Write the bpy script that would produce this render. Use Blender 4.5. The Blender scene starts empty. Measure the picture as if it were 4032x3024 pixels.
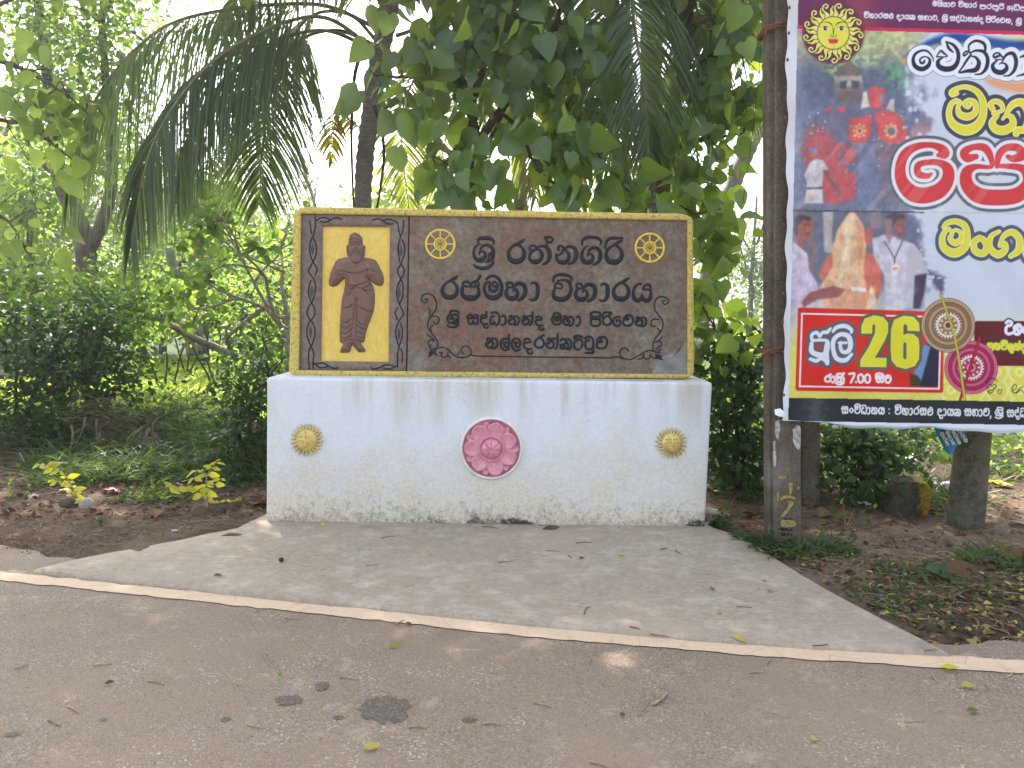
import bpy, math, random
import numpy as np
from mathutils import Vector, Matrix

# ------------------------------------------------------------------ camera, sky, sun, exposure
sc = bpy.context.scene
W, H, F = 4032.0, 3024.0, 3030.0
CAM = np.array([0.0, 0.0, 1.55])
PITCH, ROLL = math.radians(5.6), math.radians(0.7)
_f = np.array([0, math.cos(PITCH), -math.sin(PITCH)])
_u0 = np.array([0, math.sin(PITCH), math.cos(PITCH)])
_r0 = np.array([1.0, 0, 0])
_r = _r0 * math.cos(ROLL) + _u0 * math.sin(ROLL)
_u = _u0 * math.cos(ROLL) - _r0 * math.sin(ROLL)
cd = bpy.data.cameras.new("camera")
cam = bpy.data.objects.new("camera", cd)
sc.collection.objects.link(cam)
cam.matrix_world = Matrix(((_r[0], _u[0], -_f[0], CAM[0]), (_r[1], _u[1], -_f[1], CAM[1]),
                           (_r[2], _u[2], -_f[2], CAM[2]), (0, 0, 0, 1)))
cd.sensor_width = 36.0
cd.lens = 36.0 * F / W
cd.clip_start, cd.clip_end = 0.05, 3000.0
sc.camera = cam

SUN_EL, SUN_AZ = math.radians(46), math.radians(-30)      # azimuth from +Y, positive to +X
sdir = Vector((math.sin(SUN_AZ) * math.cos(SUN_EL), math.cos(SUN_AZ) * math.cos(SUN_EL), math.sin(SUN_EL)))
world = bpy.data.worlds.new("World")
sc.world = world
world.use_nodes = True
wn = world.node_tree.nodes
bg = wn["Background"]
sky = wn.new("ShaderNodeTexSky")
sky.sky_type = 'NISHITA'
sky.sun_disc = False
sky.sun_elevation = SUN_EL
sky.sun_rotation = SUN_AZ
sky.air_density, sky.dust_density, sky.ozone_density = 1.0, 3.0, 1.0
hsv = wn.new("ShaderNodeHueSaturation")
hsv.inputs["Saturation"].default_value = 0.5
world.node_tree.links.new(sky.outputs[0], hsv.inputs["Color"])
world.node_tree.links.new(hsv.outputs[0], bg.inputs[0])
bg.inputs[1].default_value = 0.15
sl = bpy.data.lights.new("sun", 'SUN')
sl.energy, sl.angle, sl.color = 5.0, math.radians(0.5), (1.0, 0.94, 0.82)
so = bpy.data.objects.new("sun", sl)
sc.collection.objects.link(so)
so.rotation_euler = (-sdir).to_track_quat('-Z', 'Y').to_euler()
sc.view_settings.view_transform = 'Standard'
sc.view_settings.look = 'None'
sc.view_settings.gamma = 1.0
sc.view_settings.exposure = 2.1
sc.cycles.use_denoising = True
sc.cycles.max_bounces = 8
sc.cycles.diffuse_bounces = 3
sc.cycles.transmission_bounces = 4
sc.cycles.sample_clamp_indirect = 6.0

# ------------------------------------------------------------------ helpers
rng = np.random.default_rng(7)
random.seed(7)
col = sc.collection

def ray(px, py):
    d = _f + _r * ((px - W / 2) / F) - _u * ((py - H / 2) / F)
    return d

def at(px, py, Y):
    "point seen at photo pixel (px,py) that lies at depth Y"
    d = ray(px, py)
    return CAM + d * ((Y - CAM[1]) / d[1])

def ong(px, py, z=0.0):
    d = ray(px, py)
    return CAM + d * ((z - CAM[2]) / d[2])

def lin(c):
    c = np.asarray(c, float) / 255.0
    return np.where(c <= 0.04045, c / 12.92, ((c + 0.055) / 1.055) ** 2.4)

def tag(o, label=None, cat=None, group=None, kind=None):
    if label: o["label"] = label
    if cat: o["category"] = cat
    if group: o["group"] = group
    if kind: o["kind"] = kind
    return o

def thing(name, label, cat, loc=(0, 0, 0), group=None, rz=0.0):
    o = bpy.data.objects.new(name, None)
    col.objects.link(o)
    o.location = loc
    o.rotation_euler = (0, 0, rz)
    o.empty_display_size = 0.1
    return tag(o, label, cat, group)

def link(o, parent=None):
    col.objects.link(o)
    if parent is not None:
        o.parent = parent
        p = parent
        M = Matrix.Identity(4)
        while p is not None:
            M = (Matrix.Translation(p.location) @ p.rotation_euler.to_matrix().to_4x4()) @ M
            p = p.parent
        o.matrix_parent_inverse = Matrix.Identity(4)
        o.matrix_basis = M.inverted()
    return o

class MB:
    "collects geometry in world coordinates, then links it as ONE mesh"
    def __init__(s):
        s.v, s.f, s.n, s.var, s.mid = [], [], 0, [], {}
    def add(s, verts, faces, var=0.5):
        verts = np.asarray(verts, float).reshape(-1, 3)
        s.v.append(verts)
        if isinstance(faces, np.ndarray):
            s.f.append(faces + s.n)
        else:
            for k in set(len(f) for f in faces):
                s.f.append(np.array([f for f in faces if len(f) == k], int) + s.n)
        vv = np.asarray(var, float)
        s.var.append(np.full(len(verts), float(vv)) if vv.ndim == 0 else vv)
        s.n += len(verts)
        return s
    def build(s, name, mat, parent=None, smooth=True, colors=None):
        me = bpy.data.meshes.new(name)
        V = np.concatenate(s.v)
        me.vertices.add(len(V))
        me.vertices.foreach_set("co", V.astype(np.float32).ravel())
        loops = np.concatenate([f.ravel() for f in s.f])
        sizes = np.concatenate([np.full(len(f), f.shape[1]) for f in s.f])
        starts = np.concatenate(([0], np.cumsum(sizes)[:-1]))
        me.loops.add(len(loops))
        me.loops.foreach_set("vertex_index", loops.astype(np.int32))
        me.polygons.add(len(sizes))
        me.polygons.foreach_set("loop_start", starts.astype(np.int32))
        me.polygons.foreach_set("loop_total", sizes.astype(np.int32))
        me.polygons.foreach_set("use_smooth", np.full(len(sizes), smooth))
        me.update(calc_edges=True)
        a = me.attributes.new("var", 'FLOAT', 'POINT')
        a.data.foreach_set("value", np.concatenate(s.var).astype(np.float32))
        if s.mid:
            md = np.zeros(len(V), np.float32)
            for k_, m_ in s.mid.items(): md[k_:k_ + len(m_)] = m_
            a = me.attributes.new("mid", 'FLOAT', 'POINT'); a.data.foreach_set("value", md)
        if colors is not None:
            a = me.color_attributes.new("print", 'FLOAT_COLOR', 'POINT')
            c4 = np.concatenate([colors, np.ones((len(colors), 1))], 1)
            a.data.foreach_set("color", c4.astype(np.float32).ravel())
        me.validate()
        if mat: me.materials.append(mat)
        o = bpy.data.objects.new(name, me)
        return link(o, parent)

def nrmz(a):
    a = np.asarray(a, float)
    return a / np.maximum(np.linalg.norm(a, axis=-1, keepdims=True), 1e-9)

def crom(P, n=6):
    "Catmull-Rom resampling of an (k,d) array"
    P = np.asarray(P, float)
    if len(P) < 3: return P
    Q = np.vstack([2 * P[0] - P[1], P, 2 * P[-1] - P[-2]])
    out = []
    for i in range(1, len(Q) - 2):
        p0, p1, p2, p3 = Q[i - 1], Q[i], Q[i + 1], Q[i + 2]
        for t in np.arange(n) / n:
            out.append(0.5 * (2 * p1 + (p2 - p0) * t + (2 * p0 - 5 * p1 + 4 * p2 - p3) * t * t + (3 * p1 - p0 - 3 * p2 + p3) * t ** 3))
    out.append(Q[-2])
    return np.array(out)

def tube(mb, pts, rad, k=8, var=0.5, cap=True, flat=None):
    pts = np.asarray(pts, float); n = len(pts)
    rad = np.broadcast_to(np.asarray(rad, float), (n,))
    T = nrmz(np.gradient(pts, axis=0))
    ref = np.array([0, 0, 1.0]) if abs(T[:, 2]).mean() < 0.8 else np.array([1.0, 0, 0])
    A = nrmz(np.cross(T, ref)); B = np.cross(T, A)
    ang = np.arange(k) / k * 2 * math.pi
    V = pts[:, None, :] + rad[:, None, None] * (np.cos(ang)[None, :, None] * A[:, None, :] + np.sin(ang)[None, :, None] * B[:, None, :])
    fs = []
    for i in range(n - 1):
        for j in range(k):
            j2 = (j + 1) % k
            fs.append((i * k + j, i * k + j2, (i + 1) * k + j2, (i + 1) * k + j))
    mb.add(V.reshape(-1, 3), np.array(fs), var)
    if cap:
        b0 = mb.n - n * k
        mb.f.append(np.array([[b0 + j for j in range(k)][::-1], [b0 + (n - 1) * k + j for j in range(k)]]))
    return mb

def box(mb, lo, hi, var=0.5):
    x0, y0, z0 = lo; x1, y1, z1 = hi
    mb.add([(x0, y0, z0), (x1, y0, z0), (x1, y1, z0), (x0, y1, z0), (x0, y0, z1), (x1, y0, z1), (x1, y1, z1), (x0, y1, z1)],
           [(0, 3, 2, 1), (4, 5, 6, 7), (0, 1, 5, 4), (1, 2, 6, 5), (2, 3, 7, 6), (3, 0, 4, 7)], var)
    return mb

def gridf(nu, nv):
    i, j = np.meshgrid(np.arange(nu - 1), np.arange(nv - 1), indexing='ij')
    a = (i * nv + j).ravel()
    return np.stack([a, a + nv, a + nv + 1, a + 1], 1)

def vnoise(x, y, seed=0):
    "smooth value noise on arrays"
    xi, yi = np.floor(x).astype(int), np.floor(y).astype(int)
    def h(a, b):
        v = (a * 374761393 + b * 668265263 + seed * 974711) & 0x7fffffff
        v = ((v ^ (v >> 13)) * 1274126177) & 0x7fffffff
        return ((v ^ (v >> 16)) & 0xffff) / 65535.0
    fx, fy = x - xi, y - yi
    fx, fy = fx * fx * (3 - 2 * fx), fy * fy * (3 - 2 * fy)
    return (h(xi, yi) * (1 - fx) + h(xi + 1, yi) * fx) * (1 - fy) + (h(xi, yi + 1) * (1 - fx) + h(xi + 1, yi + 1) * fx) * fy

def fbm(x, y, seed=0, o=4):
    r, a, t = 0, 1.0, 0
    for k in range(o):
        r = r + a * vnoise(x * 2 ** k, y * 2 ** k, seed + k); t += a; a *= 0.5
    return r / t

def sstep(a, b, x):
    t = np.clip((x - a) / (b - a), 0, 1)
    return t * t * (3 - 2 * t)

# ------------------------------------------------------------------ materials
class NT:
    def __init__(s, name):
        s.m = bpy.data.materials.new(name); s.m.use_nodes = True
        s.t = s.m.node_tree; s.p = s.t.nodes["Principled BSDF"]; s.out = s.t.nodes["Material Output"]
        s.tc = s.t.nodes.new("ShaderNodeTexCoord")
    def n(s, typ, **kw):
        o = s.t.nodes.new(typ)
        for k, v in kw.items(): setattr(o, k, v)
        return o
    def l(s, a, b): s.t.links.new(a, b)
    def noise(s, scale, detail=6, rough=0.6, stretch=None, dist=0.0, seed=0.0):
        o = s.n("ShaderNodeTexNoise")
        o.inputs["Scale"].default_value = scale; o.inputs["Detail"].default_value = detail
        o.inputs["Roughness"].default_value = rough; o.inputs["Distortion"].default_value = dist
        mp = s.n("ShaderNodeMapping"); s.l(s.tc.outputs["Object"], mp.inputs[0])
        mp.inputs["Location"].default_value = (seed, seed * 1.7, seed * 0.3)
        if stretch: mp.inputs["Scale"].default_value = stretch
        s.l(mp.outputs[0], o.inputs["Vector"])
        return o.outputs["Fac"]
    def vor(s, scale, feature='F1', stretch=None):
        o = s.n("ShaderNodeTexVoronoi", feature=feature); o.inputs["Scale"].default_value = scale
        mp = s.n("ShaderNodeMapping"); s.l(s.tc.outputs["Object"], mp.inputs[0])
        if stretch: mp.inputs["Scale"].default_value = stretch
        s.l(mp.outputs[0], o.inputs["Vector"])
        return o
    def ramp(s, fac, stops):
        o = s.n("ShaderNodeValToRGB"); e = o.color_ramp.elements
        while len(e) < len(stops): e.new(0.5)
        for i, (p, c) in enumerate(stops):
            e[i].position = p
            if np.isscalar(c): c = (c, c, c)
            e[i].color = (*c[:3], 1)
        s.l(fac, o.inputs[0]); return o.outputs[0]
    def mix(s, fac, a, b, mode='MIX'):
        o = s.n("ShaderNodeMix", data_type='RGBA', blend_type=mode)
        for sk, v in ((0, fac), (6, a), (7, b)):
            if hasattr(v, "links"): s.l(v, o.inputs[sk])
            elif np.isscalar(v): o.inputs[sk].default_value = v
            else: o.inputs[sk].default_value = (*v[:3], 1)
        return o.outputs[2]
    def math(s, op, a, b=None, c=None):
        o = s.n("ShaderNodeMath", operation=op)
        for i, v in enumerate((a, b, c)):
            if v is None: continue
            if hasattr(v, "links"): s.l(v, o.inputs[i])
            else: o.inputs[i].default_value = v
        return o.outputs[0]
    def base(s, c):
        if hasattr(c, "links"): s.l(c, s.p.inputs["Base Color"])
        else: s.p.inputs["Base Color"].default_value = (*c[:3], 1)
    def rough(s, r, spec=0.4, metal=0.0):
        if hasattr(r, "links"): s.l(r, s.p.inputs["Roughness"])
        else: s.p.inputs["Roughness"].default_value = r
        s.p.inputs["Specular IOR Level"].default_value = spec
        s.p.inputs["Metallic"].default_value = metal
    def bump(s, h, strength=0.3, dist=0.01):
        b = s.n("ShaderNodeBump"); b.inputs["Strength"].default_value = strength; b.inputs["Distance"].default_value = dist
        s.l(h, b.inputs["Height"]); s.l(b.outputs[0], s.p.inputs["Normal"])
    def attr(s, name="var", out="Fac"):
        a = s.n("ShaderNodeAttribute", attribute_name=name); return a.outputs[out]
    def z(s):
        x = s.n("ShaderNodeSeparateXYZ"); s.l(s.tc.outputs["Object"], x.inputs[0]); return x.outputs

def leafmat(name, dark, light, trans, tfac=0.4, rough=0.42, spec=0.45, vein=False):
    m = NT(name)
    v = m.attr()
    c = m.ramp(v, [(0.0, dark), (1.0, light)])
    nz = m.noise(9, 3)
    c = m.mix(m.math('MULTIPLY', nz, 0.35), c, tuple(x * 0.5 for x in dark))
    if vein:
        c = m.mix(m.ramp(m.attr('mid'), [(.90, 0.0), (.99, .4)]), c, tuple(min(1, x * 1.7 + .01) for x in light))
        m.bump(m.noise(38, 4, .6), .55, .012)
    m.base(c); m.rough(rough, spec)
    tr = m.n("ShaderNodeBsdfTranslucent")
    tc_ = m.ramp(v, [(0.0, tuple(x * 0.6 for x in trans)), (1.0, trans)])
    m.l(tc_, tr.inputs[0])
    mx = m.n("ShaderNodeMixShader"); mx.inputs[0].default_value = tfac
    m.l(m.p.outputs[0], mx.inputs[1]); m.l(tr.outputs[0], mx.inputs[2]); m.l(mx.outputs[0], m.out.inputs[0])
    return m.m

def plain(name, c, rough=0.6, spec=0.4, metal=0.0, vary=0.15, scale=20, bump=0.1, bscale=60):
    m = NT(name)
    n_ = m.noise(scale, 5)
    c = np.asarray(c, float)
    m.base(m.ramp(n_, [(0.3, tuple(c * (1 - vary))), (0.7, tuple(np.clip(c * (1 + vary), 0, 1)))]))
    m.rough(rough, spec, metal)
    if bump: m.bump(m.noise(bscale, 4), bump, 0.004)
    return m.m

M = {}
# ------------------------------------------------------------------ Sinhala lettering: pen strokes "x,y,width" traced per letter
# name: (unit = x-height, baseline y, left x, right x, strokes)
GL = {
 'ra': (480, 735, 885, 1385, ["1350,135,45 1270,185,90 1160,245,75 1040,310,70 950,420,85 945,540,110 1010,640,125 1130,668,140 1250,640,125 1325,545,110 1330,430,95 1270,325,70 1190,265,60"]),
 'ja': (395, 640, 505, 980, ["560,355,60 545,430,75 560,530,95 640,590,115 730,595,130 830,585,115 905,520,90 910,430,70 880,360,50", "575,355,50 730,362,35 890,355,50", "575,330,60 560,290,60 610,262,50 670,262,55 715,300,45 735,340,35", "735,320,40 775,275,60 860,245,60 920,180,60 945,130,60", "860,250,50 910,290,40 915,335,50 870,345,40 835,310,40"]),
 'ma': (395, 640, 965, 1410, ["1035,215,55 1100,155,60 1200,140,65 1310,195,70 1365,310,75 1370,430,80 1320,540,100 1190,590,115 1060,550,95 1000,460,75 1000,350,70 1045,280,60 1105,265,50 1125,310,60 1105,370,70 1130,430,80 1200,450,80 1265,410,70 1280,325,55 1235,265,50 1180,275,45 1175,320,40 1215,358,50 1255,350,45"]),
 'ha': (395, 640, 1420, 1935, ["1475,315,60 1480,280,50 1540,268,50 1590,300,55 1610,365,45 1560,370,40 1500,368,50 1470,330,50", "1510,380,50 1455,450,75 1480,560,95 1570,600,110 1670,570,95 1710,490,75 1680,420,60 1630,415,55 1605,460,35", "1615,440,40 1645,350,60 1700,295,75 1780,290,85 1860,340,95 1880,440,95 1850,540,95 1780,610,75 1710,640,50"]),
 'aa': (395, 640, 1910, 2160, ["1955,310,35 1975,280,45 2040,275,60 2090,320,80 2100,420,95 2090,530,85 2040,610,75 1980,630,50 1925,600,35"]),
 'va': (385, 635, 110, 560, ["200,370,50 170,330,45 200,285,45 260,272,45 320,300,45 330,370,40 250,378,35 190,372,50 150,460,75 165,550,95 250,590,105 370,590,105 470,530,95 515,430,75 510,320,70 460,235,65 380,212,50 300,212,45 230,230,40"]),
 'ya': (385, 635, 1675, 2120, ["1880,280,45 1820,275,50 1740,340,60 1710,450,70 1730,560,90 1800,610,90 1870,570,80 1895,480,40", "1895,480,40 1920,570,80 1990,615,90 2065,560,80 2080,460,60 2060,395,50 1990,385,40 1915,385,40 1935,330,45 1990,285,50 2050,290,55 2075,340,50 2070,400,45"]),
 'na': (540, 840, 120, 815, ["250,450,60 220,420,80 230,360,80 290,330,60 350,360,70 370,430,80 300,540,60 210,590,55 150,545,50", "160,550,60 175,660,85 230,750,110 330,780,130 450,750,120 520,650,110 510,540,90 430,450,60 400,420,50", "410,410,50 480,360,75 590,355,95 690,410,110 730,520,135 720,640,130 660,750,100 590,800,80 510,815,60"]),
 'nH': (540, 840, 120, 790, ["250,450,60 220,420,80 230,360,80 290,330,60 350,360,70 370,430,80 300,540,60 210,590,55 150,545,50", "160,550,60 175,660,85 230,750,110 330,780,130 450,750,120 520,650,110 510,540,90 430,450,60 400,420,50", "410,410,50 480,350,75 580,340,95 680,330,100", "715,110,110 715,400,110 700,640,110 640,770,90 560,815,60"]),
 'ga': (540, 840, 830, 1465, ["1075,330,30 1000,345,50 920,430,70 870,540,95 880,670,120 960,760,140 1080,770,140 1170,700,110 1180,600,85 1120,540,60 1060,570,60 1030,610,30", "1030,600,30 1050,500,60 1110,410,80 1220,370,90 1330,410,100 1390,510,130 1390,640,125 1340,750,100 1260,810,80 1180,830,40"]),
 'ta_': (480, 735, 1385, 2005, ["1460,420,60 1440,340,50 1480,290,50 1560,285,55 1605,330,50 1590,372,45 1520,385,40", "1600,375,55 1500,430,65 1440,530,70 1450,620,90 1530,670,120 1650,665,120 1735,590,100 1750,480,90 1690,390,65 1610,368,50", "1600,330,50 1700,300,60 1830,305,80 1920,390,110 1945,500,110 1920,620,100 1850,700,80 1760,730,40"]),
 'tH': (480, 735, 1385, 2045, ["1460,420,60 1440,340,50 1480,290,50 1560,285,55 1605,330,50 1590,372,45 1520,385,40", "1600,375,55 1500,430,65 1440,530,70 1450,620,90 1530,670,120 1650,665,120 1735,590,100 1750,480,90 1690,390,65 1610,368,50", "1600,330,50 1700,300,60 1830,305,80 1920,390,110 1945,500,110 1920,620,100 1850,700,80 1760,730,40", "1872,290,50 1875,180,50 1872,90,50", "1815,140,40 1825,80,50 1870,75,50 1940,75,60 2010,110,60 2010,165,60 1960,205,55 1905,190,40"]),
 'shri': (480, 735, 60, 635, ["200,230,60 215,140,80 320,115,100 470,120,100 570,170,70 580,260,50", "270,265,35 190,275,45 110,370,70 95,500,80 150,620,110 250,645,130 350,590,110 370,490,75 310,430,60 240,460,60 220,510,40", "230,490,40 260,380,60 340,290,70 450,285,80 550,360,90 565,480,110 545,600,90 460,670,60 370,690,40", "440,650,50 455,560,60 490,480,60 540,480,60", "85,750,40 150,800,70 300,840,95 450,810,90 550,730,75 580,660,40"]),
 'sa': (215, 365, 505, 785, ["515,215,45 560,160,45 620,155,45 645,195,40 690,155,45 735,160,45 755,215,45", "515,215,45 640,225,45 755,220,45", "560,225,45 545,290,45 570,345,45 620,345,45 650,280,40", "650,280,40 690,345,45 740,330,45 755,270,45 755,215,45"]),
 'dH': (215, 365, 795, 985, ["930,80,45 932,165,45 930,205,45 880,215,40 825,212,40 830,170,45 880,155,45 932,160,45", "835,215,45 815,270,45 840,330,45 900,345,45 955,335,45", "890,350,45 880,390,45 910,425,45 960,410,45 975,385,40"]),
 'da': (215, 365, 1905, 2115, ["1945,205,45 1950,180,45 2000,170,45 2050,190,45 2062,230,45 2000,243,45 1945,245,45 1930,290,45 1960,340,45 2020,360,45 2085,355,40", "2010,365,45 2005,410,45 2040,450,45 2090,440,45 2105,410,40"]),
 'dha': (215, 365, 980, 1210, ["1010,115,45 1090,95,45 1160,120,45 1190,190,45 1185,290,45 1150,350,45 1110,345,45 1080,290,40", "1080,290,40 1050,345,45 1010,330,45 1000,260,45 1020,190,45 1055,170,45 1075,190,45"]),
 'la': (190, 310, 518, 708, ["685,308,38 620,335,38 560,300,38 533,230,38 550,165,38 620,137,38 675,170,38 685,230,38 650,275,38 605,262,38 598,205,38", "575,203,38 645,203,38"]),
 'lH': (190, 310, 322, 505, ["485,300,38 420,330,38 360,295,38 340,230,38 355,165,38 420,137,38 478,150,38", "482,68,38 482,240,38 450,275,38 410,262,38 402,205,38", "380,203,38 450,203,38"]),
 'ka': (190, 310, 1305, 1525, ["1320,165,35 1350,138,38 1400,145,38 1420,185,38 1390,220,38 1310,238,35", "1330,240,38 1320,285,38 1365,300,38 1388,250,32", "1388,250,32 1410,298,38 1445,285,38 1452,230,38 1420,185,38", "1400,150,38 1450,140,38 1500,170,38 1508,240,38 1490,295,38 1450,308,35"]),
 'tta': (190, 310, 1728, 1905, ["1740,128,36 1800,98,38 1865,120,38 1885,200,38 1860,280,38 1800,310,38 1752,270,38 1748,200,38 1770,165,38 1815,160,36"]),
 'ttH': (190, 310, 1535, 1720, ["1700,112,36 1640,85,38 1565,95,38 1555,130,36 1620,128,38 1690,170,38 1695,240,38 1660,295,38 1610,310,38 1560,270,38 1555,210,38 1580,170,38 1615,165,36"]),
 'ttu': (190, 310, 1728, 1915, ["1740,128,36 1800,98,38 1865,120,38 1887,180,38 1887,300,38 1885,362,36", "1745,362,36 1885,362,36", "1880,285,38 1800,310,38 1752,270,38 1748,200,38 1770,165,38 1815,160,36"]),
 'pa': (205, 370, 865, 1092, ["880,222,36 890,185,38 930,172,38 975,222,34", "975,222,34 1010,178,38 1050,182,38 1072,215,36", "905,225,40 885,290,42 910,350,42 990,365,42 1060,345,42 1075,285,42 1050,225,40", "885,225,36 975,228,34 1068,225,36"]),
 'e': (205, 370, 1335, 1508, ["1480,182,40 1420,175,42 1360,220,42 1345,290,42 1390,355,42 1450,355,42 1488,300,42 1470,242,42 1418,245,42 1415,272,40"]),
 'ng': (100, 100, 0, 100, ["50,18,20 18,50,20 50,82,20 82,50,20 50,18,20"]),
 'tha': (100, 100, 0, 105, ["32,52,18 14,36,18 26,14,18 50,10,18 60,34,18 40,50,16 22,52,18 12,72,20 30,92,20 66,92,20 92,70,20 92,20,20 76,-8,20 50,-12,18"]),
 'bha': (100, 100, 0, 120, ["12,28,18 22,8,18 44,10,18 48,34,16 20,38,16", "20,38,18 10,66,20 28,92,20 52,82,20 48,50,18", "48,40,18 60,10,18 90,8,20 108,40,20 104,74,20 86,96,18"]),
 'u': (100, 100, 0, 95, ["20,-20,16 50,-40,18 84,-22,18 70,6,18 40,10,18 18,40,20 20,80,20 50,96,20 86,86,18"]),
 'dda': (100, 100, 0, 105, ["10,30,18 30,8,18 52,20,18 46,44,18 20,48,18 14,80,20 40,96,20 70,90,18 60,60,16", "60,60,16 90,70,20 96,30,20 80,0,20 54,-6,18"]),
 'a': (100, 100, 0, 120, ["14,24,16 34,8,18 54,26,18 40,46,18 16,44,16", "22,46,18 12,74,20 36,94,20 56,70,18 50,46,18", "54,30,18 80,6,18 104,24,20 108,70,20 96,116,18", "60,60,16 104,60,16"]),
 'ai': (300, 375, 0, 0, []),
}
DIA = {  # vowel signs hung on the letter before: strokes in fractions of (letter width, x-height)
 'i': ["0.08,1.0,.12 0.1,1.24,.15 0.35,1.38,.18 0.72,1.36,.18 0.95,1.2,.15 0.9,1.0,.1"],
 'ii': ["0.08,1.0,.12 0.1,1.24,.15 0.35,1.38,.18 0.72,1.36,.18 0.9,1.2,.13 0.78,1.08,.12 0.95,1.3,.1 1.02,1.5,.1"],
 'ri': ["0.1,.82,.1 0.08,1.0,.12 0.18,1.24,.16 0.42,1.36,.16 0.7,1.34,.14 0.95,1.36,.1"],
 'uu': ["0.9,.2,.18 0.92,-.28,.18", "0.05,-.2,.16 0.4,-.12,.16 0.6,-.3,.16 0.92,-.3,.16"],
 'uq': ["0.92,.3,.16 0.92,-.32,.16 0.55,-.32,.15"],
 'ee': ["0.15,1.0,.12 0.3,1.3,.14 0.75,1.3,.14 0.9,1.1,.12"],
 'H': ["0.88,.9,.16 0.88,1.35,.16"],
 'r': ["0.0,-.05,.12 0.3,-.24,.17 0.7,-.22,.16 0.98,.02,.12"],
}
_gc = {}
def glyph(nm):
    "strokes of a letter as arrays (x, y, width) with x-height 1, and its width"
    if nm in _gc: return _gc[nm]
    u, b, x0, x1, ss = GL[nm]
    out = []
    for s in ss:
        P = np.array([[float(k) for k in q.split(",")] for q in s.split()])
        P = np.stack([(P[:, 0] - x0) / u, (b - P[:, 1]) / u, P[:, 2] / u], 1)
        out.append(P)
    _gc[nm] = (out, (x1 - x0) / u)
    return _gc[nm]

def word(txt, gap=0.06):
    "txt: letter names joined by '.', vowel signs after '+', '_' a blank. Returns strokes with x-height 1 and the width"
    x, S = 0.0, []
    for part in txt.split("."):
        if part == "_": x += 0.6; continue
        if part in PUN:
            ss, w = PUN[part]
            for s in ss: S.append(np.array(s, float) + [x, 0, 0])
            x += w + gap; continue
        nm, *dia = part.split("+")
        ss, w = glyph(nm)
        for s in ss: S.append(s + [x, 0, 0])
        for d in dia:
            for s in DIA[d]:
                P = np.array([[float(k) for k in q.split(",")] for q in s.split()])
                P[:, 0] *= min(w, 1.15)
                S.append(P + [x, 0, 0])
        x += w + gap
    return S, x - gap
PUN = {":": ([[(.1, .15, .2), (.1, .17, .2)], [(.1, .75, .2), (.1, .77, .2)]], .25), ",": ([[(.12, .05, .2), (.05, -.25, .1)]], .3),
       "7": ([[(0, 1.3, .15), (.62, 1.3, .15), (.2, 0, .17)]], .65), "dot": ([[(.1, .08, .18), (.1, .1, .18)]], .25),
       "0": ([[(.35, 1.3, .15), (.08, 1.0, .16), (.08, .3, .16), (.35, 0.02, .15), (.62, .3, .16), (.62, 1.0, .16), (.35, 1.3, .15)]], .75)}

def place(S, w, x0, x1, y0, y1, xh, mono=None):
    "strokes into photo pixels: left x0, right x1, baseline y0 -> y1, x-height xh pixels"
    k = (x1 - x0) / w; out = []
    for s in S:
        P = s.copy()
        px = x0 + s[:, 0] * k
        P[:, 0] = px
        P[:, 1] = y0 + (y1 - y0) * (px - x0) / (x1 - x0) - s[:, 1] * xh
        P[:, 2] = (s[:, 2] * xh) if mono is None else mono
        out.append(P)
    return out
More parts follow.
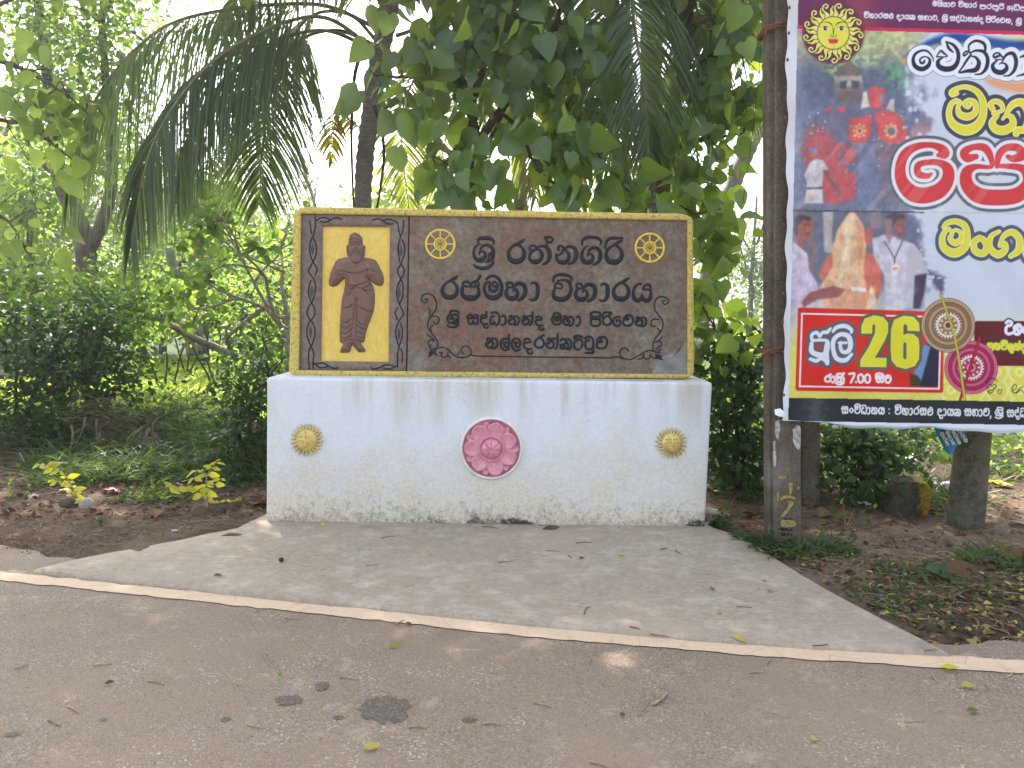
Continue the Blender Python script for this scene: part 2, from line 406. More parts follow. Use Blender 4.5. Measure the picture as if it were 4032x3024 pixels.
# ------------------------------------------------------------------ materials of the place
def mk_mats():
    # soil
    m = NT("soil"); a = m.noise(0.9, 8, .65); b = m.noise(14, 8, .75); g = m.noise(60, 4, .7)
    c = m.ramp(b, [(0.30, (.024, .015, .010)), (0.52, (.085, .055, .038)), (0.75, (.19, .14, .10))])
    c = m.mix(m.ramp(a, [(0.42, 0.0), (0.62, 0.75)]), c, m.ramp(g, [(0.3, (.10, .072, .05)), (0.7, (.26, .20, .145))]))
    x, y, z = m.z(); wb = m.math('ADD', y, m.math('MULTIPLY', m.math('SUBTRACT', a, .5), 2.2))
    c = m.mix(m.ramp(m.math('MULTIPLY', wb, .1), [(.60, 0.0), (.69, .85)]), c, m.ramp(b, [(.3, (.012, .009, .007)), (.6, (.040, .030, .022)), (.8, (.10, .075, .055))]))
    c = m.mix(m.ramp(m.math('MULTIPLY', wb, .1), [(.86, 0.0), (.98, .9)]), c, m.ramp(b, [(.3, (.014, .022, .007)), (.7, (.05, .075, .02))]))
    m.base(c); m.rough(.95, .15); m.bump(m.math('ADD', b, m.math('MULTIPLY', g, .5)), .8, .03); M['soil'] = m.m
    # asphalt, worn brown-grey
    m = NT("asphalt"); v = m.vor(150); v2 = m.vor(80); a = m.noise(1.1, 6, .6); b = m.noise(190, 3, .7); d = m.noise(6, 6, .7, seed=3)
    c = m.ramp(v.outputs["Color"], [(0.1, (0.140, 0.104, 0.076)), (0.6, (0.205, 0.156, 0.113)), (0.95, (0.311, 0.247, 0.184))])
    c = m.mix(m.ramp(a, [(0.36, 0.0), (0.62, .75)]), c, (0.237, 0.179, 0.127))
    c = m.mix(m.ramp(d, [(0.58, 0.0), (0.66, .55)]), c, (0.344, 0.281, 0.213))
    c = m.mix(m.ramp(m.noise(23, 4, .6, seed=9), [(0.66, 0.0), (0.74, .6)]), c, (0.090, 0.068, 0.051))
    c = m.mix(m.ramp(v2.outputs["Distance"], [(0.0, .55), (0.25, 0.0)]), c, (0.082, 0.063, 0.046))
    m.base(c); m.rough(.8, .3)
    fl = m.noise(3.2, 7, .8, seed=21); sp = m.noise(75, 2, .5, seed=4)
    c = m.mix(m.math('MULTIPLY', m.ramp(fl, [(.50, 0.0), (.62, 1.0)]), m.ramp(sp, [(.58, 0.0), (.64, .8)])), c, (0.465, 0.418, 0.346))
    c = m.mix(m.ramp(m.noise(60, 2, .5, seed=14), [(.66, 0.0), (.70, .7)]), c, (0.070, 0.057, 0.046))
    m.base(c)
    h = m.math('ADD', m.math('MULTIPLY', v.outputs["Distance"], -1.0), m.math('MULTIPLY', b, .4)); m.bump(h, .45, .006); M['asphalt'] = m.m
    # stain of oil on the road
    m = NT("oil_stain"); v = m.vor(95); b = m.noise(120, 4, .7)
    m.base(m.ramp(b, [(0.3, (.065, .052, .040)), (0.55, (.12, .098, .078)), (0.72, (.25, .21, .175))])); m.rough(.75, .3); m.bump(v.outputs["Distance"], .6, .008); M['stain'] = m.m
    # road line
    m = NT("line_paint"); a = m.noise(7, 7, .7); b = m.noise(80, 4, .7); cr = m.vor(2.6, 'DISTANCE_TO_EDGE')
    c = m.ramp(b, [(0.25, (.46, .335, .225)), (0.7, (.60, .45, .315))])
    c = m.mix(m.ramp(a, [(0.56, 0.0), (0.72, .55)]), c, (.30, .23, .17))
    c = m.mix(m.ramp(cr.outputs["Distance"], [(0.003, .35), (0.008, 0.0)]), c, (.16, .12, .09))
    m.base(c); m.rough(.85, .3); m.bump(b, .35, .004); M['line'] = m.m
    # concrete apron
    m = NT("concrete"); a = m.noise(1.3, 8, .68, (1, 1.2, 1)); b = m.noise(28, 6, .72, (1, 1.3, 1)); g = m.noise(130, 4, .7); d = m.noise(5, 8, .75, (1, 1.3, 1), seed=5)
    c = m.ramp(b, [(0.25, (0.210, 0.170, 0.125)), (0.5, (0.300, 0.250, 0.189)), (0.78, (0.420, 0.363, 0.290))])
    c = m.mix(m.ramp(a, [(0.42, 0.0), (0.66, .7)]), c, (0.350, 0.282, 0.211))
    c = m.mix(m.ramp(d, [(0.50, 0.0), (0.72, .55)]), c, m.ramp(g, [(.3, (0.460, 0.411, 0.343)), (.7, (0.600, 0.549, 0.480))]))
    c = m.mix(m.ramp(m.noise(3.4, 7, .7, (1, 1.2, 1), seed=11), [(0.58, 0.0), (0.72, .65)]), c, (0.220, 0.172, 0.123))
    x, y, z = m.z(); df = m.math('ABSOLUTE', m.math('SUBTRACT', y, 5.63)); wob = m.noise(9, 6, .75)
    c = m.mix(m.ramp(m.math('ADD', m.math('MULTIPLY', df, 2.2), m.math('MULTIPLY', wob, .5)), [(.33, .85), (.52, 0.0)]), c, m.ramp(g, [(.3, (.05, .042, .032)), (.7, (.13, .105, .08))]))  # dark band along the plinth foot: contact shade painted in, with grime
    c = m.mix(m.ramp(m.noise(38, 3, .6, seed=17), [(.66, 0.0), (.72, .6)]), c, (.12, .095, .07))
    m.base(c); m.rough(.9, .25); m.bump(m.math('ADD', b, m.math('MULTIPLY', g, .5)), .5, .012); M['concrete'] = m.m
    # white plinth: limewash with grime rising from the ground, rain runs from the top edge and black algae specks
    m = NT("white_plaster"); x, y, z = m.z()
    a = m.noise(3.2, 8, .7); b = m.noise(55, 6, .75); g = m.noise(22, 7, .75, seed=4); run = m.noise(5, 5, .6, (1, 1, .10), seed=2)
    c = m.ramp(b, [(0.2, (.51, .535, .57)), (0.6, (.61, .635, .67))])
    up = m.math('SUBTRACT', 1.0, m.math('MULTIPLY', z, 1.6))                     # 1 at the ground, 0 at 0.6 m
    gr = m.math('ADD', m.math('MULTIPLY', up, .30), m.math('MULTIPLY', a, .62))
    c = m.mix(m.ramp(gr, [(0.27, 0.0), (0.56, .9)]), c, m.ramp(b, [(.3, (.45, .40, .30)), (.7, (.68, .62, .50))]))
    gg = m.math('ADD', m.math('MULTIPLY', up, .34), m.math('MULTIPLY', g, .6))
    c = m.mix(m.ramp(gg, [(0.555, 0.0), (0.66, .75)]), c, m.ramp(b, [(.35, (.12, .10, .075)), (.6, (.42, .37, .28))]))
    pat = m.math('ADD', m.math('MULTIPLY', up, .34), m.math('ADD', m.math('MULTIPLY', m.noise(1.9, 3, .5, seed=8), .55), m.math('MULTIPLY', m.noise(34, 6, .8, seed=1), .32)))
    def spot(px, pz, rx, rz):
        a_ = m.math('DIVIDE', m.math('SUBTRACT', x, px), rx); b_ = m.math('DIVIDE', m.math('SUBTRACT', z, pz), rz)
        return m.math('POWER', 2.718, m.math('MULTIPLY', m.math('ADD', m.math('MULTIPLY', a_, a_), m.math('MULTIPLY', b_, b_)), -1.0))
    for q in ((-.02, .03, .16, .10), (.12, .0, .12, .06), (-.17, .34, .06, .07), (1.32, .04, .10, .10), (.34, .37, .03, .06)): pat = m.math('ADD', pat, m.math('MULTIPLY', spot(*q), .115))
    c = m.mix(m.ramp(pat, [(0.80, 0.0), (0.86, .95)]), c, (.028, .027, .023))
    top = m.ramp(z, [(0.62, 0.0), (1.03, 1.0)])
    c = m.mix(m.math('MULTIPLY', m.ramp(run, [(0.48, 0.0), (0.64, .7)]), top), c, (.40, .36, .27))
    c = m.mix(m.ramp(m.noise(42, 2, .5, seed=6), [(0.72, 0.0), (0.76, .6)]), c, (.26, .24, .20))
    c = m.mix(m.ramp(z, [(1.012, 0.0), (1.05, .4)]), c, (.36, .32, .25))
    m.base(c); m.rough(.85, .3); m.bump(m.math('ADD', b, m.math('MULTIPLY', g, .5)), .35, .01); M['plaster'] = m.m
    # yellow frame paint with grey wear
    m = NT("yellow_paint"); a = m.noise(9, 7, .7); b = m.noise(70, 5, .75); x, y, z = m.z()
    c = m.ramp(b, [(0.25, (0.424, 0.319, 0.061)), (0.7, (0.636, 0.506, 0.128))])
    c = m.mix(m.ramp(a, [(0.55, 0.0), (0.75, .6)]), c, (0.403, 0.363, 0.230))
    lo = m.ramp(z, [(1.05, 1.0), (1.25, 0.0)])
    c = m.mix(m.math('MULTIPLY', m.ramp(m.noise(45, 5, .8), [(0.5, 0.0), (0.62, .8)]), lo), c, (0.106, 0.094, 0.068))
    m.base(c); m.rough(.7, .35); m.bump(b, .5, .012); M['yellow'] = m.m
    m = NT("yellow_ground_paint"); b = m.noise(38, 6, .75, (1, 1, .45), dist=1.2); a = m.noise(12, 5)
    c = m.ramp(b, [(0.25, (0.557, 0.388, 0.058)), (0.75, (0.801, 0.604, 0.138))]); m.base(m.mix(m.ramp(a, [(.6, 0.0), (.8, .5)]), c, (0.467, 0.334, 0.081)))
    m.rough(.42, .5); m.bump(b, .8, .012); M['yellow2'] = m.m
    # brown sponge-painted stone
    m = NT("brown_stone_paint"); a = m.noise(2.6, 6, .65); b = m.noise(26, 8, .78); d = m.noise(2.0, 7, .7, seed=3); g = m.noise(9, 8, .75, seed=5)
    c = m.ramp(b, [(0.3, (0.082, 0.060, 0.047)), (0.52, (0.149, 0.114, 0.087)), (0.74, (0.238, 0.212, 0.170))])
    c = m.mix(m.ramp(a, [(0.48, 0.0), (0.62, .8)]), c, m.ramp(b, [(.3, (0.109, 0.055, 0.039)), (.7, (0.204, 0.122, 0.085))]))
    c = m.mix(m.ramp(d, [(0.52, 0.0), (0.68, .7)]), c, m.ramp(b, [(.3, (0.102, 0.101, 0.085)), (.7, (0.273, 0.265, 0.218))]))
    c = m.mix(m.ramp(g, [(0.60, 0.0), (0.70, .5)]), c, (0.303, 0.294, 0.245))
    m.base(c); m.rough(.75, .3); m.bump(b, .4, .008); M['brown'] = m.m
    m = NT("brown_grey_stone_paint"); a = m.noise(3.1, 6, .65); b = m.noise(30, 8, .8)
    c = m.ramp(b, [(0.3, (0.101, 0.076, 0.064)), (0.52, (0.179, 0.140, 0.119)), (0.74, (0.297, 0.261, 0.232))])
    c = m.mix(m.ramp(a, [(0.5, 0.0), (0.7, .5)]), c, (0.179, 0.104, 0.076)); m.base(c); m.rough(.75, .3); m.bump(b, .4, .008); M['brown2'] = m.m
    m = NT("carved_brown_paint"); b = m.noise(34, 8, .8)
    m.base(m.ramp(b, [(0.3, (0.149, 0.078, 0.061)), (0.52, (.145, .09, .070)), (0.74, (.25, .175, .15))])); m.rough(.7, .35); m.bump(b, .3, .005); M['carve'] = m.m
    M['patch'] = plain("bare_cement", (.20, .20, .185), .9, .2, vary=.35, scale=9, bump=.4)
    M['ink'] = plain("blue_black_enamel", (.008, .014, .022), .5, .22, vary=.5, scale=50, bump=.5, bscale=70)
    M['ink2'] = plain("dark_blue_enamel", (.018, .030, .048), .35, .5, vary=.5, scale=50, bump=.3)
    M['groove'] = plain("groove_dark", (.035, .028, .025), .9, .2)
    M['wheel'] = plain("yellow_enamel", (.62, .45, .06), .45, .5, vary=.2, scale=60, bump=.4)
    m = NT("gold_paint"); b = m.noise(30, 5); x = m.attr()
    c = m.ramp(b, [(.3, (.42, .31, .085)), (.7, (.66, .51, .18))]); c = m.mix(m.math('SUBTRACT', 1.0, x), c, (.22, .165, .06))
    m.base(c); m.rough(.42, .5, .25); m.bump(b, .15, .004); M['gold'] = m.m
    for k, cc, c2 in (('pink', (.46, .155, .205), (.63, .28, .345)), ('pinkdark', (.30, .075, .11), (.42, .13, .17))):
        m = NT("gloss_" + k); b = m.noise(22, 5, .6); m.base(m.ramp(b, [(.3, cc), (.7, c2)])); m.rough(.27, .55); m.bump(m.noise(40, 4), .25, .006); M[k] = m.m
    M['ringw'] = plain("cream_cement", (.60, .60, .54), .8, .3, vary=.15, scale=14, bump=.3)
    # old concrete of the poles
    m = NT("pole_concrete"); a = m.noise(7, 8, .8, (1, 1, .7)); b = m.noise(42, 6, .85); x, y, z = m.z(); g = m.noise(3.2, 5, .6, (1, 1, .5), seed=4)
    c = m.ramp(b, [(0.3, (0.052, 0.042, 0.032)), (0.55, (0.130, 0.106, 0.079)), (0.78, (0.246, 0.215, 0.172))])
    c = m.mix(m.ramp(a, [(0.46, 0.0), (0.62, .75)]), c, (0.061, 0.056, 0.045))
    c = m.mix(m.ramp(g, [(0.56, 0.0), (0.68, .5)]), c, (0.209, 0.190, 0.160))
    m.base(c); m.rough(.9, .2); m.bump(m.math('ADD', b, a), .6, .012); M['pole'] = m.m
    m = NT("mossy_concrete"); a = m.noise(6, 8, .75); b = m.noise(60, 6, .8)
    c = m.ramp(b, [(0.3, (.055, .052, .035)), (0.55, (.115, .108, .078)), (0.78, (.24, .225, .18))])
    c = m.mix(m.ramp(a, [(0.48, 0.0), (0.6, .8)]), c, (.035, .040, .022)); m.base(c); m.rough(.95, .2); m.bump(m.math('ADD', b, a), .7, .015); M['moss'] = m.m
    M['rope'] = plain("coir_rope", (.16, .075, .04), .95, .1, vary=.5, scale=200, bump=.8, bscale=250)
    M['wire'] = plain("dark_wire", (.03, .03, .03), .6, .3)
    M['whitewash'] = plain("old_whitewash", (.34, .33, .31), .9, .2, vary=.6, scale=40, bump=.4)
    M['yellowdab'] = plain("old_yellow_paint", (.27, .22, .075), .9, .2, vary=.5, scale=60, bump=.4)
    M['pencil'] = plain("incised_marks", (.012, .011, .010), .95, .1)
    # bark
    for k, c1, c2, sc_ in (('bark', (.055, .046, .036), (.17, .14, .11), (1, 1, .25)), ('barkdark', (.030, .025, .019), (.10, .083, .062), (1, 1, .25)), ('palmbark', (.12, .11, .095), (.33, .31, .27), (1, 1, 3.2))):
        m = NT(k); b = m.noise(16, 7, .75, sc_); a = m.noise(3, 4)
        c = m.ramp(b, [(.3, c1), (.7, c2)]); c = m.mix(m.ramp(a, [(.5, 0.0), (.7, .5)]), c, tuple(q * .55 for q in c1))
        m.base(c); m.rough(.95, .15); m.bump(b, .9, .03); M[k] = m.m
    M['twig'] = plain("dry_twig", (.30, .22, .14), .9, .2, vary=.4, scale=30)
    M['branchgrey'] = plain("grey_dead_wood", (.22, .19, .15), .9, .2, vary=.4, scale=14, bump=.5)
    M['rachis'] = plain("palm_rachis", (.12, .125, .045), .5, .4, vary=.3)
    M['deadfrond'] = plain("dead_frond", (.10, .075, .052), .9, .15, vary=.5, scale=9)
    # foliage
    M['big'] = leafmat("broad_leaf", (.018, .046, .020), (.085, .165, .052), (.46, .62, .06), .42, .30, .65, True)
    M['bigpale'] = leafmat("broad_leaf_pale", (.06, .11, .03), (.16, .25, .07), (.50, .66, .11), .50, .5, .4, True)
    M['heart'] = leafmat("hanging_heart_leaf", (.035, .075, .022), (.11, .19, .05), (.46, .62, .06), .46, .38, .55, True)
    M['small'] = leafmat("small_tree_leaf", (.030, .065, .018), (.10, .17, .045), (.32, .50, .07), .48, .6, .18)
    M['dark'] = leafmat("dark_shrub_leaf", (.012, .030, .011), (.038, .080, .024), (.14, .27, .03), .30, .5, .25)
    M['bright'] = leafmat("bright_young_leaf", (.08, .15, .025), (.18, .28, .045), (.40, .58, .06), .50, .6, .18)
    M['lime'] = leafmat("lime_yellow_leaf", (.34, .37, .03), (.62, .56, .035), (.80, .78, .04), .42, .5, .35)
    M['palm'] = leafmat("palm_leaflet", (.040, .075, .035), (.12, .18, .075), (.36, .50, .11), .44, .36, .55)
    M['palmyel'] = leafmat("palm_leaflet_yellowing", (.09, .12, .03), (.22, .24, .045), (.36, .42, .06), .42, .45, .4)
    M['limefrond'] = leafmat("yellow_palm_leaflet", (.20, .18, .02), (.36, .28, .02), (.50, .40, .02), .42, .45, .35)
    M['grass'] = leafmat("grass_blade", (.08, .14, .025), (.20, .30, .045), (.62, .80, .07), .55, .5, .3)
    M['grassdark'] = leafmat("verge_grass_blade", (.018, .038, .014), (.055, .095, .03), (.18, .28, .05), .35, .5, .3)
    M['litter'] = leafmat("dry_leaf", (.060, .032, .018), (.26, .165, .085), (.20, .10, .04), .20, .8, .15)
    M['fallen'] = leafmat("fallen_yellow_leaf", (.20, .17, .05), (.50, .42, .10), (.40, .34, .06), .25, .6, .3)
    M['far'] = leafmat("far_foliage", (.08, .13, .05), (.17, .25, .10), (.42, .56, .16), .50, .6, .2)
mk_mats()

# ------------------------------------------------------------------ ground, road, line, apron
LINE_UP = [(0, 2255), (1000, 2357), (2016, 2463), (3000, 2543), (4032, 2603)]
LINE_LO = [(0, 2288), (1000, 2395), (2016, 2505), (3000, 2589), (4032, 2655)]
lu = np.array([ong(*p) for p in LINE_UP]); ll = np.array([ong(*p) for p in LINE_LO])
def extend(P, a=60.0):
    d0 = nrmz(P[0] - P[1]); d1 = nrmz(P[-1] - P[-2])
    return np.vstack([P[0] + d0 * a, P[0] + d0 * 8, P, P[-1] + d1 * 8, P[-1] + d1 * a])
lu, ll = extend(lu), extend(ll)
def linedist(x, y):
    "how far behind the road edge line (positive = verge side)"
    return y - np.interp(x, lu[:, 0], lu[:, 1])
def gz(x, y):
    x, y = np.asarray(x, float), np.asarray(y, float)
    d = linedist(x, y)
    bank = sstep(6.2, 8.6, y + 0.25 * np.minimum(x + 1, 0)) * .22 * (1 - sstep(11, 15, y))
    bank = bank * sstep(-1.3, -2.3, x) + .05 * sstep(2.2, 4.0, x) * sstep(4.2, 6, y)
    n = (fbm(x * 1.7, y * 1.7, 3) - .5) * .07 + (fbm(x * 7, y * 7, 9, 3) - .5) * .03
    near = sstep(.05, .5, d) * (1 - sstep(20, 30, np.abs(x)) * .5)
    return -.03 + near * (.03 + bank + n)
def soil():
    xs = np.unique(np.concatenate([np.linspace(-400, -14, 20), np.arange(-14, 14, .07), np.linspace(14, 400, 20)]))
    ys = np.unique(np.concatenate([np.linspace(-120, 2, 8), np.arange(2, 12, .07), np.linspace(12, 30, 40), np.linspace(30, 900, 24)]))
    X, Y = np.meshgrid(xs, ys, indexing='ij')
    Z = gz(X, Y)
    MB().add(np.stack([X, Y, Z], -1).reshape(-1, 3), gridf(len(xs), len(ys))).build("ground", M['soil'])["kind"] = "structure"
soil()
def strip(name, A, B, z, mat):
    n = len(A); mb = MB()
    V = np.vstack([np.c_[A[:, :2], np.full(n, z)], np.c_[B[:, :2], np.full(n, z)]])
    mb.add(V, np.array([(n + i, n + i + 1, i + 1, i) for i in range(n - 1)]))
    o = mb.build(name, mat, smooth=False); o["kind"] = "structure"; return o
nrm_up = np.array([.2, 1, 0])
edge_jit = np.array([np.interp(x, ll[:, 0], ll[:, 1]) for x in lu[:, 0]])
def fine(P, n=900):
    t = np.linspace(-14, 12, n); return np.c_[t, np.interp(t, P[:, 0], P[:, 1]), np.zeros(n)]
ul = np.array([lu[0], *fine(lu), lu[-1]]); lo_ = np.array([ll[0], *fine(ll), ll[-1]])
shoulder = ul + np.array([0, .12, 0]); shoulder[1:-1, 1] += (fbm(shoulder[1:-1, 0] * 3, shoulder[1:-1, 0] * 0, 5) - .3) * .2 + .25 * sstep(-1.6, -3.4, shoulder[1:-1, 0])
strip("road", shoulder, np.c_[shoulder[:, 0], shoulder[:, 1] - 13, shoulder[:, 2]], .002, M['asphalt'])
ulj, loj = ul.copy(), lo_.copy()
ulj[1:-1, 1] += (fbm(ul[1:-1, 0] * 14, ul[1:-1, 0] * 0, 2) - .5) * .035; loj[1:-1, 1] += (fbm(ul[1:-1, 0] * 14, ul[1:-1, 0] * 0 + 7, 4) - .5) * .03
strip("edge_line", ulj, loj, .007, M['line'])

def apron():
    up = [(128, 2236), (260, 2205), (420, 2172), (640, 2132), (800, 2100), (920, 2076), (960, 2058), (1050, 2018), (1120, 1985), (1180, 1960)]
    rt = [(2700, 1985), (2790, 2062), (2880, 2095), (2960, 2132), (3060, 2195), (3180, 2268), (3290, 2330), (3420, 2398), (3560, 2470), (3660, 2520), (3730, 2556)]
    P = np.array([ong(*p, .03) for p in up + rt]); P = crom(P, 7)
    j = (fbm(P[:, 0] * 6, P[:, 1] * 6, 8) - .5) * .05
    P[:, 1] += j
    lo = np.array([ong(*p, .03) for p in [(3740, 2566), (3000, 2526), (2016, 2441), (1400, 2376), (800, 2316), (400, 2272)]])
    lo = crom(lo, 8)
    lo[:, 1] += (fbm(lo[:, 0] * 5, lo[:, 0], 3) - .5) * .03
    ring = np.vstack([P, lo]); n = len(ring)
    mb = MB()
    c = ring.mean(0)
    V = [np.c_[ring[:, :2] + (ring[:, :2] - c[:2]) * .006, np.full(n, -.03)], np.c_[ring[:, :2], np.full(n, .012)]]
    for k, s in enumerate((.993, .8, .5, .2)):
        q = c[:2] + (ring[:, :2] - c[:2]) * s
        V.append(np.c_[q, .024 + (fbm(q[:, 0] * 1.5, q[:, 1] * 1.5, 4) - .5) * .008])
    V.append(np.array([[c[0], c[1], .024]]))
    fs = [(k * n + i, k * n + (i + 1) % n, (k + 1) * n + (i + 1) % n, (k + 1) * n + i) for k in range(5) for i in range(n)]
    fs += [(5 * n + i, 5 * n + (i + 1) % n, 6 * n) for i in range(n)]
    mb.add(np.vstack(V), fs)
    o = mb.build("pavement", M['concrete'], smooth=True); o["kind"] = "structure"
apron()
# ------------------------------------------------------------------ the temple sign
YF = float(ong(1900, 2062, .024)[1])          # front of the plinth
YB = YF + .20                                  # front of the brown panel
def xz(px, py, Y):
    p = at(px, py, Y); return p[0], p[2]

def seg_d(X, Y, P, closed=False):
    d = np.full(X.shape, 1e9)
    n = len(P)
    for i in range(n if closed else n - 1):
        a, b = P[i][:2], P[(i + 1) % n][:2]
        ab = b - a; L = max(float(ab @ ab), 1e-9)
        t = np.clip(((X - a[0]) * ab[0] + (Y - a[1]) * ab[1]) / L, 0, 1)
        d = np.minimum(d, np.hypot(X - a[0] - t * ab[0], Y - a[1] - t * ab[1]))
    return d
def inside(X, Y, P):
    r = np.zeros(X.shape, bool); n = len(P)
    for i in range(n):
        x0, y0 = P[i][:2]; x1, y1 = P[(i + 1) % n][:2]
        c = ((y0 > Y) != (y1 > Y)) & (X < (x1 - x0) * (Y - y0) / ((y1 - y0) or 1e-9) + x0)
        r ^= c
    return r
def pts(s):
    return np.array([[float(k) for k in q.split(",")] for q in s.split()])

def dome(mb, P, Y, h=.006, n=5, smooth=True, var=.5):
    "a raised painted stroke: P = (px, py, width px) on the plane at depth Y"
    P = np.asarray(P, float)
    if smooth: P = crom(P, n)
    w = np.array([at(p[0], p[1], Y) for p in P]); wd = P[:, 2] * (Y / F) * .5
    T = nrmz(np.gradient(w, axis=0)); N = np.stack([-T[:, 2], T[:, 1] * 0, T[:, 0]], 1)
    # rounded ends
    e0, e1 = w[0] - T[0] * wd[0] * .6, w[-1] + T[-1] * wd[-1] * .6
    w = np.vstack([e0, w, e1]); N = np.vstack([N[0], N, N[-1]]); wd = np.concatenate([[wd[0] * .45], wd, [wd[-1] * .45]])
    prof = [(-1, .004), (-.86, -.62), (-.45, -.93), (0, -1), (.45, -.93), (.86, -.62), (1, .004)]
    V = np.stack([w + N * (wd * a)[:, None] + np.array([0, 1, 0]) * (b * h if b < 0 else b) for a, b in prof], 1)
    m = len(w)
    mb.add(V.reshape(-1, 3), gridf(m, len(prof)), var)

sign = thing("temple_sign", "yellow-framed brown temple name board with black lettering on a white plinth", "sign", (*xz(1920, 2060, YF)[:1], YF, 0.02))

def ringpts(x0, x1, y0, y1, r, k=4, ns=16):
    out = []
    for cx, cy, a0 in ((x0 + r, y0 + r, math.pi), (x1 - r, y0 + r, 1.5 * math.pi), (x1 - r, y1 - r, 0), (x0 + r, y1 - r, .5 * math.pi)):
        c = [(cx + r * math.cos(a0 + t * math.pi / 2 / k), cy + r * math.sin(a0 + t * math.pi / 2 / k)) for t in range(k + 1)]
        if out:
            a, b = np.array(out[-1]), np.array(c[0])
            out += [tuple(a + (b - a) * t / ns) for t in range(1, ns)]
        out += c
    a, b = np.array(out[-1]), np.array(out[0])
    out += [tuple(a + (b - a) * t / ns) for t in range(1, ns)]
    return np.array(out)

def plinth():
    xbl, zb = xz(1046, 2052, YF); xbr, zb2 = xz(2777, 2070, YF); xtl, zt = xz(1050, 1486, YF); xtr, zt2 = xz(2806, 1506, YF)
    top = (zt + zt2) / 2; mb = MB(); zs = np.concatenate([np.linspace(0, top - .02, 24), top - .02 + .02 * np.sin(np.linspace(.2, 1, 5) * math.pi / 2)])
    rings = []
    for z in zs:
        t = z / top; ins = max(0, z - (top - .02)); ins = .02 - math.sqrt(max(0, .02 ** 2 - ins ** 2))
        R = ringpts(xbl + (xtl - xbl) * t + ins, xbr + (xtr - xbr) * t - ins, YF + ins, YF + .78 - ins, .022)
        R = R + ((fbm(R[:, 0] * 2.5 + 9, R[:, 0] * 0 + z * 2.5, 11) - .5) * .012)[:, None] * np.array([.4, 1])
        rings.append(np.c_[R, np.full(len(R), z + (top - z) * 0 + (zt2 - zt) / 2 * np.clip((R[:, 0] - xbl) / (xbr - xbl) * 2 - 1, -1, 1) * t)])
    n = len(rings[0]); c = rings[-1].mean(0)
    for s in (.9, .5): rings.append(c + (rings[-1] - c) * s)
    mb.add(np.vstack(rings), np.array([(k * n + i, k * n + (i + 1) % n, (k + 1) * n + (i + 1) % n, (k + 1) * n + i) for k in range(len(rings) - 1) for i in range(n)]))
    mb.f.append(np.array([[(len(rings) - 1) * n + i for i in range(n)]]))
    return mb.build("plinth", M['plaster'], sign)
plinth()

OUT = [(1158, 814), (2728, 842), (2733, 1492), (1137, 1484)]
INN = [(1187, 842), (2705, 869), (2706, 1474), (1178, 1457)]
def loop(Q, n=70, jit=0.0, seed=0):
    out = []
    for i in range(4):
        a, b = np.array(Q[i], float), np.array(Q[(i + 1) % 4], float)
        for t in range(n):
            p = a + (b - a) * t / n
            if jit: p = p + (np.array([fbm(p[0] / 45, p[1] / 45, seed), fbm(p[0] / 45 + 50, p[1] / 45, seed + 1)]) - .5) * jit
            out.append(p)
    return np.array(out)
def shrink(L, Q, k):
    c = np.mean(Q, 0); d = L - c
    return L - np.sign(d) * np.minimum(np.abs(d), k) * np.where(np.abs(d) / np.array([780, 325]) > .93, 1, 0)
def frame():
    o, i_ = loop(OUT, 70, 7, 1), loop(INN, 70, 3, 5)
    def rnd(L, r):                                   # round the corners
        n = len(L); K = np.ones(7) / 7
        for _ in range(r): L = np.stack([np.convolve(np.r_[L[-3:, k], L[:, k], L[:3, k]], K, 'valid') for k in (0, 1)], 1)
        return L
    o = rnd(o, 1)
    rows = []
    for L, Y in ((o, YB + .26), (o, YB + .0), (o + (i_ - o) * .06, YB - .014), (o + (i_ - o) * .25, YB - .022), (o + (i_ - o) * .85, YB - .022), (i_, YB - .016), (i_, YB + .03)):
        rows.append(np.array([at(p[0], p[1], YB) * [1, 0, 1] + [0, Y, 0] for p in L]))
    n = len(o); mb = MB()
    mb.add(np.vstack(rows), np.array([(k * n + i, k * n + (i + 1) % n, (k + 1) * n + (i + 1) % n, (k + 1) * n + i) for k in range(6) for i in range(n)]))
    mb.f.append(np.array([[i for i in range(n)][::-1]]))
    mb.build("frame", M['yellow'], sign)
frame()

def quadpanel(name, Q, Y, mat, parent, nu=60, nv=30, amp=.003, hole=None):
    u, v = np.meshgrid(np.linspace(0, 1, nu), np.linspace(0, 1, nv), indexing='ij')
    Q = np.array(Q, float)
    P = (Q[0] * ((1 - u) * (1 - v))[..., None] + Q[1] * (u * (1 - v))[..., None] + Q[2] * (u * v)[..., None] + Q[3] * ((1 - u) * v)[..., None]).reshape(-1, 2)
    V = np.array([at(a, b, Y) for a, b in P]); V[:, 1] += (fbm(P[:, 0] / 60, P[:, 1] / 60, 3) - .5) * amp
    f = gridf(nu, nv)
    return MB().add(V, f[:, ::-1]).build(name, mat, parent)
G1, G2 = (1611, 850), (1601, 1466)
quadpanel("inscription_panel", [(1614, 846), (2712, 866), (2714, 1480), (1604, 1466)], YB, M['brown'], sign)
insc = sign.children[-1]
def reliefpanel():
    o = [(1180, 838), (1608, 848), (1598, 1466), (1172, 1460)]; i_ = [(1269, 890), (1536, 892), (1531, 1425), (1263, 1423)]
    O, I = loop(o, 20), loop(i_, 20, 2, 4); n = len(O); rows = []
    for L, Y in ((O, YB + .012), (O, YB), (O + (I - O) * .5, YB), (I, YB), (I, YB + .022)):
        rows.append(np.array([at(p[0], p[1], YB) * [1, 0, 1] + [0, Y, 0] for p in L]))
    mb = MB(); mb.add(np.vstack(rows), np.array([(k * n + i, k * n + (i + 1) % n, (k + 1) * n + (i + 1) % n, (k + 1) * n + i) for k in range(4) for i in range(n)]))
    return mb.build("relief_panel", M['brown2'], sign)
rel = reliefpanel()
